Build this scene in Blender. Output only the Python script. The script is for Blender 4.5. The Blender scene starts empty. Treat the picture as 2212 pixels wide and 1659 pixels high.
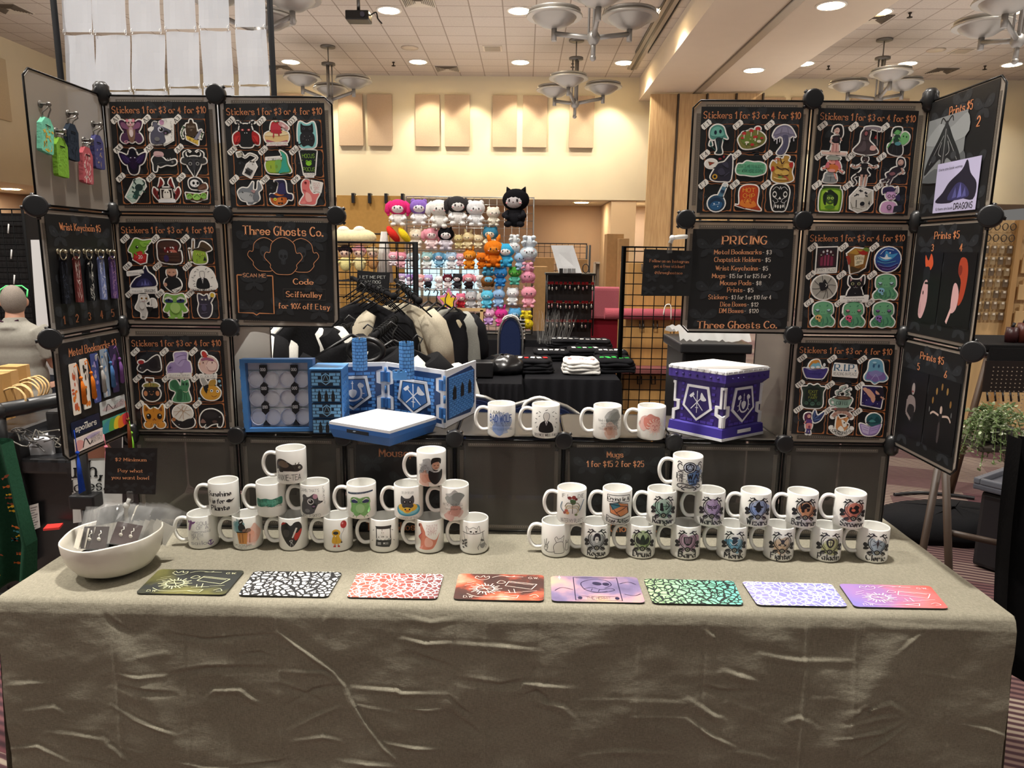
import bpy, bmesh, math, random
from mathutils import Vector as V, Matrix
random.seed(7)
ORD='first second third fourth fifth sixth seventh eighth ninth tenth eleventh twelfth thirteenth fourteenth fifteenth'.split()
PI=math.pi
# ---------------------------------------------------------------- camera (photo frame 2212 x 1659)
FPX=1536.0; YAW,PITCH,ROLL=.0155,.1838,.0116; CAM=V((0,0,1.586))
cF=V((-math.sin(YAW)*math.cos(PITCH),math.cos(YAW)*math.cos(PITCH),-math.sin(PITCH)))
_R=V((math.cos(YAW),math.sin(YAW),0)); _U=_R.cross(cF)
cR=_R*math.cos(ROLL)+_U*math.sin(ROLL); cU=-_R*math.sin(ROLL)+_U*math.cos(ROLL)
scene=bpy.context.scene; COL=scene.collection
cd=bpy.data.cameras.new('camera'); cam=bpy.data.objects.new('camera',cd); COL.objects.link(cam)
cd.sensor_width=36; cd.lens=36*FPX/2212; cd.clip_start=.05; cd.clip_end=80
mt=Matrix((cR,cU,-cF)).transposed().to_4x4(); mt.translation=CAM; cam.matrix_world=mt
scene.camera=cam
scene.view_settings.view_transform='Standard'; scene.view_settings.look='None'
scene.view_settings.gamma=1; scene.view_settings.use_curve_mapping=False
scene.view_settings.exposure=-.3
CZ=5.97      # ceiling height
WY=19.2      # back wall
# ---- world: dim warm hall light coming from the unbuilt part of the hall
w=bpy.data.worlds.new('world'); scene.world=w; w.use_nodes=True
w.node_tree.nodes['Background'].inputs[0].default_value=(1,.96,.9,1)
w.node_tree.nodes['Background'].inputs[1].default_value=.2
# ---- ray helpers: a pixel of the photograph -> a point on a real plane
def ray(px,py): return cF*FPX+cR*(px-1106)-cU*(py-829.5)
def PY(px,py,Y):
    d=ray(px,py); return CAM+d*(Y/d.y)
def PZ(px,py,z):
    d=ray(px,py); return CAM+d*((z-CAM.z)/d.z)
def PXX(px,py,x):
    d=ray(px,py); return CAM+d*(x/d.x)
def PL(px,py,p0,n):
    d=ray(px,py); return CAM+d*((p0-CAM).dot(n)/d.dot(n))
def NEAR(px,py,p0,L):
    d=ray(px,py).normalized(); o=CAM-p0; b=o.dot(d); c=o.dot(o)-L*L; q=b*b-c
    return CAM+d*(-b-math.sqrt(max(q,0)))
# ---------------------------------------------------------------- lights
def lamp(kind,loc,energy,col=(1,.95,.87),size=.2,rot=(0,0,0),**k):
    l=bpy.data.lights.new('lamp',kind); l.energy=energy; l.color=col
    if kind=='AREA': l.shape='DISK'; l.size=size
    else: l.shadow_soft_size=size
    for a,b in k.items(): setattr(l,a,b)
    o=bpy.data.objects.new('lamp_light',l); o.location=loc; o.rotation_euler=rot; COL.objects.link(o); return o
DL=[]   # downlight places in view, from the photo
for px,py in ((840,23),(1122,24),(1403,25),(628,134),(903,134),(1124,135),(1348,136),(1900,27),(2178,28),(1738,138),(1960,138),(2186,140)):
    DL.append(PZ(px,py,CZ-.012))
for px,py in ((1795,18),(1628,156)): DL.append(PZ(px,py,5.36))
for p in DL: lamp('AREA',(p.x,p.y,p.z-.03),75,size=.26,spread=2.2)
for X in (-7.2,-3.6,-.2,3.2,7.0):
    for Y in (-2.5,1.6,5.2,9.6): lamp('AREA',(X,Y,CZ-.05),(35 if Y<0 else 250 if Y<4 else 110),size=.3,spread=2.3)
for px in (740,925,1020,1118,1215,1322,1850,2080): 
    x=PY(px,200,WY-.55).x; lamp('SPOT',(x,WY-.75,CZ-.1),200,size=.06,rot=(math.radians(16),0,0),spot_size=1.25,spot_blend=.45,col=(1,.9,.66))
lamp('AREA',PY(1256,438,20.3)-V((0,0,.03)),25,size=.2); lamp('AREA',(3.2,20.6,2.9),60,size=.4); lamp('AREA',(-4.5,20.6,2.9),40,size=.4); lamp('AREA',(8.5,20.6,2.9),60,size=.4)
for X in (-6.5,-.5,7.5):
    for Y in (-.5,4.5,10,15.5): lamp('AREA',(X,Y,3.3),85,size=5,rot=(PI,0,0),col=(1,.93,.86))  # added upward fill discs brightening the ceiling in place of booth bounce; not fixtures
# ---------------------------------------------------------------- materials
def lin(c): return c/12.92 if c<=.04045 else ((c+.055)/1.055)**2.4
_hx={}
def hx(s):
    if s in _hx: return _hx[s]
    n=[int(ch*2,16) for ch in s] if len(s)==3 else [int(s[i:i+2],16) for i in (0,2,4)]
    r=tuple(lin(c/255) for c in n)+(1.,); _hx[s]=r; return r
def nt(name):
    m=bpy.data.materials.new(name); m.use_nodes=True; t=m.node_tree
    return m,t.nodes,t.links,t.nodes['Principled BSDF']
MATS={}
def mat(name,rough=.5,metal=0,spec=.5,noise=0,scale=40,bump=0,trans=0,transl=0,coat=0,col=None,emit=0,stretch=None,bscale=None):
    """principled surface whose colour is the face colour of the mesh, with a little procedural unevenness"""
    m,N,L,B=nt(name); MATS[name]=m
    B.inputs['Roughness'].default_value=rough; B.inputs['Metallic'].default_value=metal
    B.inputs['Specular IOR Level'].default_value=spec; B.inputs['Coat Weight'].default_value=coat
    if col: c=N.new('ShaderNodeRGB'); c.outputs[0].default_value=hx(col); out=c.outputs[0]
    else: c=N.new('ShaderNodeAttribute'); c.attribute_name='Col'; out=c.outputs['Color']
    if noise or bump:
        tc=N.new('ShaderNodeTexCoord'); mp=N.new('ShaderNodeMapping'); L.new(tc.outputs['Object'],mp.inputs[0])
        if stretch: mp.inputs['Scale'].default_value=stretch
        nz=N.new('ShaderNodeTexNoise'); nz.inputs['Scale'].default_value=scale; nz.inputs['Detail'].default_value=4; L.new(mp.outputs[0],nz.inputs['Vector'])
    if noise:
        mr=N.new('ShaderNodeMapRange'); mr.inputs[1].default_value=.25; mr.inputs[2].default_value=.75; mr.inputs[3].default_value=1-noise; mr.inputs[4].default_value=1+noise; L.new(nz.outputs[0],mr.inputs[0])
        mx=N.new('ShaderNodeVectorMath'); mx.operation='SCALE'; L.new(out,mx.inputs[0]); L.new(mr.outputs[0],mx.inputs['Scale']); out=mx.outputs[0]
    L.new(out,B.inputs['Base Color'])
    if bump:
        if bscale: nz=N.new('ShaderNodeTexNoise'); nz.inputs['Scale'].default_value=bscale; nz.inputs['Detail'].default_value=3; L.new(mp.outputs[0],nz.inputs['Vector'])
        b=N.new('ShaderNodeBump'); b.inputs['Strength'].default_value=bump; b.inputs['Distance'].default_value=.01; L.new(nz.outputs[0],b.inputs['Height']); L.new(b.outputs[0],B.inputs['Normal'])
    if emit: L.new(out,B.inputs['Emission Color']); B.inputs['Emission Strength'].default_value=emit
    if trans or transl:
        o=N['Material Output']; src=B.outputs[0]
        if transl:
            t=N.new('ShaderNodeBsdfTranslucent'); L.new(out,t.inputs[0]); x=N.new('ShaderNodeMixShader'); x.inputs[0].default_value=transl; L.new(src,x.inputs[1]); L.new(t.outputs[0],x.inputs[2]); src=x.outputs[0]
        if trans:
            t=N.new('ShaderNodeBsdfTransparent'); x=N.new('ShaderNodeMixShader'); x.inputs[0].default_value=trans; L.new(src,x.inputs[1]); L.new(t.outputs[0],x.inputs[2]); src=x.outputs[0]
        L.new(src,o.inputs[0])
    return m
mat('paper',.42); mat('sticker',.35); mat('ceramic',.18,spec=.5,coat=.2); mat('print',.3); mat('plastic',.35,noise=.03,scale=30); mat('glossblack',.25)
mat('fabric',.9,spec=.1,noise=.1,scale=120,bump=.15); mat('plush',.95,spec=.05,noise=.12,scale=60,bump=.5,bscale=180); mat('metal',.28,metal=.9); mat('dullmetal',.45,metal=.6)
mat('board',.7,spec=.2,noise=.08,scale=25); mat('wood',.5,noise=.18,scale=14,stretch=(1,1,.12)); mat('leaf',.5,noise=.2,scale=30,transl=.3)
mat('panel',.34,spec=.45,trans=.3,transl=.25); mat('clear',.12,spec=.8,trans=.93); mat('frost',.4,trans=.1,transl=.35,spec=.3); mat('hair',.9,spec=.1,noise=.35,scale=300,bump=.5); mat('skin',.55,noise=.04,scale=20,col='b98a72'); mat('tee',.92,spec=.1,noise=.08,scale=90,col='8f8c83'); mat('matteblack',.7,spec=.08)
mat('lamp',.5,emit=14); mat('wall',.85,spec=.15,noise=.015,scale=3,bump=.02,bscale=300); mat('paint3d',.42,noise=.03,scale=60); mat('window',.3,emit=1.6); mat('bowl',.32,noise=.03,scale=9,bump=.6,bscale=9)
# ---------------------------------------------------------------- mesh builder
def catmull(p,closed,n=5):
    out=[]; k=len(p)
    if k<3: return [tuple(q) for q in p]
    rng=range(k) if closed else range(k-1)
    for i in rng:
        if closed: a,b,c,d=p[i-1],p[i],p[(i+1)%k],p[(i+2)%k]
        else: a=p[max(i-1,0)];b=p[i];c=p[i+1];d=p[min(i+2,k-1)]
        for j in range(n):
            t=j/n; t2=t*t; t3=t2*t
            out.append(tuple(.5*(2*b[q]+(c[q]-a[q])*t+(2*a[q]-5*b[q]+4*c[q]-d[q])*t2+(3*b[q]-a[q]-3*c[q]+d[q])*t3) for q in range(len(b))))
    if not closed: out.append(tuple(p[-1]))
    return out
class MB:
    def __init__(s): s.v=[];s.f=[];s.c=[];s.s=[];s.T=None
    def vert(s,p):
        p=V(p)
        if s.T is not None: p=s.T@p
        s.v.append(p); return len(s.v)-1
    def poly(s,pts,col,smooth=False):
        s.face([s.vert(p) for p in pts],col,smooth)
    def face(s,ids,col,smooth=False): s.f.append(ids); s.c.append(col); s.s.append(smooth)
    def box(s,c,d,col,rz=0,bev=0,M=None):
        c=V(c); R=M or Matrix.Rotation(rz,3,'Z'); x,y,z=[q/2 for q in d]
        if not bev:
            i=[s.vert(c+R@V((a*x,b*y,g*z))) for a in(-1,1) for b in(-1,1) for g in(-1,1)]
            for q in ((0,1,3,2),(4,6,7,5),(0,4,5,1),(2,3,7,6),(0,2,6,4),(1,5,7,3)): s.face([i[k] for k in q],col)
            return
        bm=bmesh.new(); bmesh.ops.create_cube(bm,size=1); bmesh.ops.scale(bm,vec=d,verts=bm.verts); bmesh.ops.bevel(bm,geom=bm.edges[:]+bm.verts[:],offset=bev,segments=2,affect='EDGES',profile=.6)
        s.bm(bm,Matrix.Translation(c)@R.to_4x4(),col)
    def bm(s,bm,M,col,smooth=False):
        bm.verts.index_update(); i0=[s.vert(M@v.co) for v in bm.verts]
        for f in bm.faces: s.face([i0[v.index] for v in f.verts],col,smooth)
        bm.free()
    def tube(s,pts,r,col,seg=8,caps=True,closed=False):
        pts=[V(p) for p in pts]; n=len(pts); rings=[]; up=None
        for i,p in enumerate(pts):
            a=pts[i-1] if (i>0 or closed) else p; b=pts[(i+1)%n] if (i<n-1 or closed) else p
            d=(b-a).normalized()
            if up is None: up=d.orthogonal().normalized()
            up=(up-d*up.dot(d)); up=up.normalized() if up.length>1e-6 else d.orthogonal().normalized()
            w=d.cross(up); rr=r[i] if isinstance(r,(list,tuple)) else r
            rings.append([s.vert(p+(up*math.cos(2*PI*k/seg)+w*math.sin(2*PI*k/seg))*rr) for k in range(seg)])
        for i in range(n if closed else n-1):
            A,B=rings[i],rings[(i+1)%n]
            for k in range(seg): s.face([A[k],A[(k+1)%seg],B[(k+1)%seg],B[k]],col,True)
        if caps and not closed: s.face(rings[0][::-1],col); s.face(rings[-1],col)
    def lathe(s,prof,col,c=(0,0,0),seg=32,sx=1,sy=1,M=None,cf=None):
        c=V(c); R=M or Matrix.Identity(3); rings=[]
        for r,z in prof: rings.append([s.vert(c+R@V((r*sx*math.cos(2*PI*k/seg),r*sy*math.sin(2*PI*k/seg),z))) for k in range(seg)])
        for i in range(len(rings)-1):
            A,B=rings[i],rings[i+1]
            for k in range(seg): s.face([A[k],A[(k+1)%seg],B[(k+1)%seg],B[k]],(cf[i] if cf else col),True)
        if prof[0][0]>1e-5: s.face(rings[0][::-1],cf[0] if cf else col)
        if prof[-1][0]>1e-5: s.face(rings[-1],cf[-1] if cf else col)
    def ball(s,c,r,col,M=None,seg=12,rg=8):
        r=(r,r,r) if isinstance(r,(int,float)) else r; R=(M or Matrix.Identity(3))@Matrix.Diagonal(r)
        s.lathe([(max(math.sin(PI*i/rg),1e-6),-math.cos(PI*i/rg)) for i in range(rg+1)],col,c,seg,M=R)
    def prism(s,poly,fr,h0,h1,col,side=None,smooth=False):
        """2d polygon mapped by fr(x,y,h) and extruded"""
        a=[s.vert(fr(x,y,h0)) for x,y in poly]; b=[s.vert(fr(x,y,h1)) for x,y in poly]; n=len(poly)
        s.face(b,col); 
        for i in range(n): s.face([a[i],a[(i+1)%n],b[(i+1)%n],b[i]],side or col,smooth)
        s.face(a[::-1],side or col)
    def build(s,name,m,parent=None,kind=None,loc=None,label=None,cat=None,group=None,data=None,xf=None):
        if parent is not None: off=parent['_o'] if '_o' in parent else (0,0,0); off=V(off)
        elif loc is not None: off=V(loc)
        else:
            xs=[p.x for p in s.v]; ys=[p.y for p in s.v]; off=V(((min(xs)+max(xs))/2,(min(ys)+max(ys))/2,min(p.z for p in s.v)))
        me=bpy.data.meshes.new(name); me.from_pydata([tuple(p-off) for p in s.v],[],s.f)
        ca=me.color_attributes.new('Col','FLOAT_COLOR','CORNER'); buf=[]
        for f,c in zip(s.f,s.c): buf.extend((hx(c) if isinstance(c,str) else c)*len(f))
        if len(buf)==4*len(me.loops): ca.data.foreach_set('color',buf)
        me.polygons.foreach_set('use_smooth',s.s)
        me.materials.append(MATS[m] if isinstance(m,str) else m); me.update()
        o=bpy.data.objects.new(name,me); COL.objects.link(o)
        if parent is not None: o.parent=parent; o['_o']=tuple(off)
        else: o.location=off; o['_o']=tuple(off)
        if parent is not None and label: o['label']=label
        if kind: o['kind']=kind
        if cat: tag(o,label,cat,group)
        return o
def tag(o,label,cat,group=None):
    o['label']=label; o['category']=cat
    if group: o['group']=group
    return o
def thing(name,label,cat,loc,group=None):
    o=bpy.data.objects.new(name,None); o.empty_display_size=.05; COL.objects.link(o); o.location=loc; o['_o']=tuple(loc)
    return tag(o,label,cat,group)
# frames: (x,y,h) -> world, x and y 0..100, h in metres off the surface
def quadmap(bl,br,tr,tl):
    bl,br,tr,tl=V(bl),V(br),V(tr),V(tl); n=(br-bl).cross(tl-bl).normalized()
    def f(x,y,h=0):
        u,v=x/100,y/100; return bl*(1-u)*(1-v)+br*u*(1-v)+tr*u*v+tl*(1-u)*v+n*h
    return f
def cell(f,cx,cy,sx,sy=None,rot=0):
    sy=sy or sx; c,s_=math.cos(rot),math.sin(rot)
    def g(x,y,h=0):
        a,b=(x-50)/100*sx,(y-50)/100*sy; return f(cx+a*c-b*s_,cy+a*s_+b*c,h)
    return g
# ---------------------------------------------------------------- lettering: a stroke alphabet drawn with a pen
GL={k:v.split() for k,v in (l.split(' ',1) for l in '''A 023962 1454
B 0209 ~0949574606 ~0646544202
C ~5849290704224253
D 0209 ~093957543202
E 0209 0959 0646 0252
F 0209 0959 0646
G ~584929070422425455 5535
H 0209 5259 0656
I 1219
J ~3934221203
K 0209 5905 1652
L 0209 0252
M 0209346962
N 02095259
O ~290704224254574929
P 0209 ~0949574505
Q ~290704224254574929 3451
R 0209 ~0949574505 2552
S ~58492907164554422203
T 3239 0969
U ~090422425459
V 093269
W 0922385269
X 0259 0952
Y 0935 693532
Z 09590252
a ~462605032243 4642
b 0902 ~052645432203
c ~452605032243
d 4942 ~452605032243
e 0444 ~44452605032243
f ~38291812 0636
g ~452605032243 ~4641301001
h 0902 ~05264542
i 1216 .18
j ~26211000 .28
k 0902 4604 1542
l 1219
m 0206 ~05163532 ~35466562
n 0206 ~05264542
o ~26050322434526
p 0600 ~052645432203
q 4640 ~452605032243
r 0206 ~04163635
s ~45361605143443321203
t ~18132233 0636
u ~0603223243 4642
v 062246
w 0612355266
x 0246 0642
y 0623 461000
z 06460242
0 ~29070422444729
1 072922
2 ~0729473502 0242
3 ~08294726 ~26442203
4 32390454
5 490906 ~063644321203
6 ~3915032243452504
7 094912
8 ~260729472604224426
9 ~46250729474512
$ ~47381807163544331304 2921
% 0249 .08 .43
- 0535
. .02
, 1200
! 1914 .12
' 1917
@ ~352413334554573817040341
/ 0029
& ~4207283807 ~0703224244'''.split('\n'))}
_gc={}
def glyph(ch,curve=True):
    k=(ch,curve)
    if k in _gc: return _gc[k]
    st=[]; mx=0
    for t in GL.get(ch,[]):
        cu=t[0]=='~'; dot=t[0]=='.'; d=t.lstrip('~.')
        p=[(int(d[i]),int(d[i+1])) for i in range(0,len(d)-1,2)]; mx=max(mx,max(q[0] for q in p))
        if dot: st.append(('d',p)); continue
        ends=[p[0],p[-1]] if not(cu and p[0]==p[-1]) else []
        st.append(('c' if cu else 'l',catmull(p,False,3) if cu and curve else p,ends))
    _gc[k]=(st,mx); return _gc[k]
def textw(s,track=0):
    return sum((3 if c==' ' else glyph(c)[1]+1.7+track) for c in s)-1.7
def text(mb,s,cx,cy,h,fr,col,style='T',rot=0,hz=0,width=None,align='c',wt=1,arc=0):
    """h = cap height in frame units; T bold serif, t plain, b black letter, n narrow hand lettering"""
    u=h/7.; track={'T':.55,'t':.2,'b':.1,'n':0}[style]; w=textw(s,track); sx=u*({'T':.92,'t':.8,'b':.8,'n':.7}[style])
    if width: sx=width/w
    x0={'c':-w*sx/2,'l':0,'r':-w*sx}[align]; ca,sa=math.cos(rot),math.sin(rot)
    def put(x,y):
        if arc: a=x/arc; return (cx+arc*math.sin(a)-(y*math.sin(a)), cy+arc*(math.cos(a)-1)+y*math.cos(a)) if arc>0 else (cx+arc*math.sin(a)-(y*math.sin(a)),cy+arc*(math.cos(a)-1)+y*math.cos(a))
        return (cx+x*ca-y*sa, cy+x*sa+y*ca)
    def q(pl): mb.poly([fr(*put(x,y),hz) for x,y in pl],col)
    thick,thin={'T':(1.45,.55),'t':(1.05,.95),'b':(.9,.3),'n':(.7,.6)}[style]; thick*=wt; thin*=wt
    pen=x0
    for ch in s:
        if ch==' ': pen+=3*sx; continue
        st,mx=glyph(ch,style!='b')
        for k,*r in st:
            pts=[(pen+px*sx,(py-5.5)*u) for px,py in r[0]]
            if k=='d':
                x,y=pts[0]; rr=thick*u*.62; q([(x+rr*math.cos(a*PI/3),y+u*.3+rr*math.sin(a*PI/3)) for a in range(6)]); continue
            if style=='b':
                nx,ny=.8*sx,.55*u
                for a,b in zip(pts,pts[1:]):
                    q([(a[0]-nx,a[1]-ny),(a[0]+nx,a[1]+ny),(b[0]+nx,b[1]+ny),(b[0]-nx,b[1]-ny)])
                for e in (pts[0],pts[-1]): q([(e[0]-.9*sx,e[1]),(e[0],e[1]-.8*u),(e[0]+.9*sx,e[1]),(e[0],e[1]+.8*u)])
                continue
            L=[];Rr=[]
            for i,p in enumerate(pts):
                a=pts[max(i-1,0)]; b=pts[min(i+1,len(pts)-1)]; dx,dy=b[0]-a[0],b[1]-a[1]; l=math.hypot(dx,dy) or 1
                wd=(thin+(thick-thin)*abs(dy/l)**1.3)/2
                if k=='l': wd=None
                else: L.append((p[0]-dy/l*wd*sx,p[1]+dx/l*wd*u)); Rr.append((p[0]+dy/l*wd*sx,p[1]-dx/l*wd*u))
            if k=='l':
                for a,b in zip(pts,pts[1:]):
                    dx,dy=b[0]-a[0],b[1]-a[1]; l=math.hypot(dx,dy) or 1; wd=(thin+(thick-thin)*abs(dy/l))/2; ex,ey=dx/l*thin*.4*u,dy/l*thin*.4*u
                    a=(a[0]-ex,a[1]-ey); b=(b[0]+ex,b[1]+ey)
                    q([(a[0]-dy/l*wd*sx,a[1]+dx/l*wd*u),(b[0]-dy/l*wd*sx,b[1]+dx/l*wd*u),(b[0]+dy/l*wd*sx,b[1]-dx/l*wd*u),(a[0]+dy/l*wd*sx,a[1]-dx/l*wd*u)])
            else:
                for i in range(len(pts)-1): q([L[i],L[i+1],Rr[i+1],Rr[i]])
            if style=='T':
                seq=r[0]
                for e,o in ((r[1][0],seq[1]),(r[1][1],seq[-2])) if r[1] else ():
                    if abs(o[1]-e[1])>abs(o[0]-e[0]) and e[1] in (0,2,6,9):
                        x,y=pen+e[0]*sx,(e[1]-5.5)*u; q([(x-1.15*sx,y-.3*u),(x+1.15*sx,y-.3*u),(x+1.15*sx,y+.3*u),(x-1.15*sx,y+.3*u)])
        pen+=(mx+1.7+track)*sx
# ---------------------------------------------------------------- little drawing language for prints (stickers, mugs, mats)
def ell(cx,cy,rx,ry,rot=0,n=20):
    c,s_=math.cos(math.radians(rot)),math.sin(math.radians(rot)); o=[]
    for i in range(n):
        a=2*PI*i/n; x,y=rx*math.cos(a),ry*math.sin(a); o.append((cx+x*c-y*s_,cy+x*s_+y*c))
    return o
def stroke(pts,w):
    L=[];R=[]
    for i,p in enumerate(pts):
        a=pts[max(i-1,0)]; b=pts[min(i+1,len(pts)-1)]; dx,dy=b[0]-a[0],b[1]-a[1]; l=math.hypot(dx,dy) or 1
        L.append((p[0]-dy/l*w/2,p[1]+dx/l*w/2)); R.append((p[0]+dy/l*w/2,p[1]-dx/l*w/2))
    return L,R
def hull(P):
    P=sorted(set(P))
    def half(P):
        h=[]
        for p in P:
            while len(h)>1 and (h[-1][0]-h[-2][0])*(p[1]-h[-2][1])-(h[-1][1]-h[-2][1])*(p[0]-h[-2][0])<=0: h.pop()
            h.append(p)
        return h[:-1]
    return half(P)+half(P[::-1])
def draw(mb,dsl,fr,h0=0.,dh=.00004,border=0,bcol='f4f2ec',thick=0,wm=1):
    items=[i.strip() for i in dsl.split(';') if i.strip()]; sil=[]; jobs=[]; insil='|' in items
    for it in items:
        if it=='|': insil=False; continue
        if it[0]=='M': it=it[1:]; mir=(0,1)
        else: mir=(0,)
        tk=it.split(); op=tk[0]
        if op in 'tTbn' :
            x,y,h=map(float,tk[1:4]); txt=' '.join(tk[5:]); wd=None
            if txt.startswith('<'): wd,txt=txt[1:].split('>',1); wd=float(wd)
            jobs.append(('T',x,y,h,tk[4],txt,op,wd)); continue
        col=tk[-1]; a=[float(q) for q in tk[1:-1]]
        for m in mir:
            fx=(lambda x:100-x) if m else (lambda x:x)
            if op=='e': pl=ell(*a); pl=[(fx(x),y) for x,y in pl]
            elif op in 'ps':
                pl=[(fx(a[i]),a[i+1]) for i in range(0,len(a),2)]
                if op=='s': pl=catmull(pl,True,4)
            if op in 'eps':
                if m: pl=pl[::-1]
                ar=sum(pl[i-1][0]*pl[i][1]-pl[i][0]*pl[i-1][1] for i in range(len(pl)))
                if ar<0: pl=pl[::-1]
                jobs.append(('P',pl,col)); 
                if insil: sil.append(('P',pl))
            else:
                pts=[(fx(a[i]),a[i+1]) for i in range(1,len(a),2)]
                if op=='c': pts=catmull(pts,False,4)
                jobs.append(('L',pts,a[0]*wm,col))
                if insil: sil.append(('L',pts,a[0]))
    def flat(pl,col,h): mb.poly([fr(x,y,h) for x,y in pl],col)
    if border:
        for s_ in sil:
            if s_[0]=='P':
                pl=s_[1]; n=len(pl); out=[]
                for i in range(n):
                    a,b,c=pl[i-1],pl[i],pl[(i+1)%n]
                    d1=(b[0]-a[0],b[1]-a[1]); d2=(c[0]-b[0],c[1]-b[1]); l1=math.hypot(*d1) or 1; l2=math.hypot(*d2) or 1
                    n1=(d1[1]/l1,-d1[0]/l1); n2=(d2[1]/l2,-d2[0]/l2); cr=d1[0]*d2[1]-d1[1]*d2[0]; dt=n1[0]*n2[0]+n1[1]*n2[1]
                    if dt<.5 and cr>0: out+= [(b[0]+n1[0]*border,b[1]+n1[1]*border),(b[0]+(n1[0]+n2[0])*border*.72,b[1]+(n1[1]+n2[1])*border*.72),(b[0]+n2[0]*border,b[1]+n2[1]*border)] if dt>-.7 else [(b[0]+n1[0]*border,b[1]+n1[1]*border),(b[0]+n2[0]*border,b[1]+n2[1]*border)]
                    else:
                        k=border/max(.5,1+dt)*1.; out.append((b[0]+(n1[0]+n2[0])*k,b[1]+(n1[1]+n2[1])*k))
                if thick: mb.prism(out,fr,h0-thick,h0,bcol)
                else: flat(out,bcol,h0)
            else:
                L,R=stroke(s_[1],s_[2]+2*border)
                for i in range(len(L)-1): flat([R[i],R[i+1],L[i+1],L[i]],bcol,h0)
                for e in (s_[1][0],s_[1][-1]): flat(ell(e[0],e[1],s_[2]/2+border,s_[2]/2+border,0,10),bcol,h0)
    h=h0+dh
    for j in jobs:
        h+=dh
        if j[0]=='P': flat(j[1],j[2],h)
        elif j[0]=='L':
            L,R=stroke(j[1],j[2])
            for i in range(len(L)-1): flat([R[i],R[i+1],L[i+1],L[i]],j[3],h)
        else: text(mb,j[5],j[1],j[2],j[3],fr,j[4],j[6],hz=h,width=j[7])
# ================================================================ the hall
def tex(m,N,L):
    tc=N.new('ShaderNodeTexCoord'); mp=N.new('ShaderNodeMapping'); L.new(tc.outputs['Object'],mp.inputs[0]); return mp
def mathn(N,L,op,a,b=None,c=None):
    n=N.new('ShaderNodeMath'); n.operation=op
    for i,x in enumerate((a,b,c)):
        if x is None: continue
        if isinstance(x,(int,float)): n.inputs[i].default_value=x
        else: L.new(x,n.inputs[i])
    return n.outputs[0]
def ramp(N,L,f,stops):
    r=N.new('ShaderNodeValToRGB'); e=r.color_ramp.elements
    while len(e)<len(stops): e.new(.5)
    for q,(p,c) in zip(e,stops): q.position=p; q.color=hx(c)
    if f is not None: L.new(f,r.inputs[0])
    return r
# ceiling tiles
m,N,L,B=nt('ceiling_tiles'); MATS['tiles']=m; mp=tex(m,N,L); mp.inputs['Location'].default_value=(.464,-18.19,0)
br=N.new('ShaderNodeTexBrick'); L.new(mp.outputs[0],br.inputs[0]); br.offset=0; br.inputs['Scale'].default_value=1
br.inputs['Brick Width'].default_value=.6096; br.inputs['Row Height'].default_value=.606; br.inputs['Mortar Size'].default_value=.012; br.inputs['Mortar Smooth'].default_value=.1
br.inputs['Color1'].default_value=hx('d3c8bc'); br.inputs['Color2'].default_value=hx('cdc2b5'); br.inputs['Mortar'].default_value=hx('a09284')
nz=N.new('ShaderNodeTexNoise'); L.new(mp.outputs[0],nz.inputs[0]); nz.inputs['Scale'].default_value=30; nz.inputs['Detail'].default_value=5
mx=N.new('ShaderNodeMix'); mx.data_type='RGBA'; mx.blend_type='MULTIPLY'; mx.inputs[0].default_value=.25; L.new(br.outputs[0],mx.inputs[6]); L.new(nz.outputs[0],mx.inputs[7]); L.new(mx.outputs[2],B.inputs['Base Color']); B.inputs['Roughness'].default_value=.95
# patterned carpet: bands of fine stripes, maroon and grey
m,N,L,B=nt('hall_carpet'); MATS['carpet']=m; mp=tex(m,N,L); mp.inputs['Rotation'].default_value=(0,0,.35)
sp=N.new('ShaderNodeSeparateXYZ'); L.new(mp.outputs[0],sp.inputs[0])
bk=N.new('ShaderNodeTexBrick'); L.new(mp.outputs[0],bk.inputs[0]); bk.offset=.37; bk.inputs['Scale'].default_value=1; bk.inputs['Brick Width'].default_value=.75; bk.inputs['Row Height'].default_value=.26; bk.inputs['Mortar Size'].default_value=0
bk.inputs['Color1'].default_value=hx('000'); bk.inputs['Color2'].default_value=hx('fff')
wv=N.new('ShaderNodeTexWave'); wv.bands_direction='Y'; wv.inputs['Scale'].default_value=9; wv.inputs['Distortion'].default_value=1.2; wv.inputs['Detail'].default_value=3; L.new(mp.outputs[0],wv.inputs[0])
a=ramp(N,L,wv.outputs[0],[(0,'3a2226'),(.45,'55383a'),(.55,'85786a'),(1,'94897a')]); b=ramp(N,L,wv.outputs[0],[(0,'2e1a20'),(1,'54262f')])
mx=N.new('ShaderNodeMix'); mx.data_type='RGBA'; L.new(bk.outputs[0],mx.inputs[0]); L.new(a.outputs[0],mx.inputs[6]); L.new(b.outputs[0],mx.inputs[7]); L.new(mx.outputs[2],B.inputs['Base Color']); B.inputs['Roughness'].default_value=1
def struct(mb,name,m): o=mb.build(name,m,kind='structure'); return o
def sbox(name,x0,x1,y0,y1,z0,z1,col,m='wall'):
    b=MB(); b.box(((x0+x1)/2,(y0+y1)/2,(z0+z1)/2),(x1-x0,y1-y0,z1-z0),col); return struct(b,name,m)
LX=-11.22
b=MB(); b.poly([(-14,-4,0),(16,-4,0),(16,24,0),(-14,24,0)],'555'); o=b.build('floor','carpet',kind='structure',loc=(0,0,0))
b=MB(); b.box((2,8,CZ+.1),(28,24,.2),'ccc'); o=b.build('ceiling','tiles',kind='structure',loc=(0,0,0))
UP='d9cdb0'; PEACH='c4a88c'
sbox('wall_back',LX,2.9,WY,WY+.3,2.944,CZ,UP); sbox('trim_1',LX-2.6,14,21.75,21.95,0,2.95,PEACH)
sbox('trim_2',LX-2.6,14,WY+.3,21.95,2.95,3.1,'d5c9b2')
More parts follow.
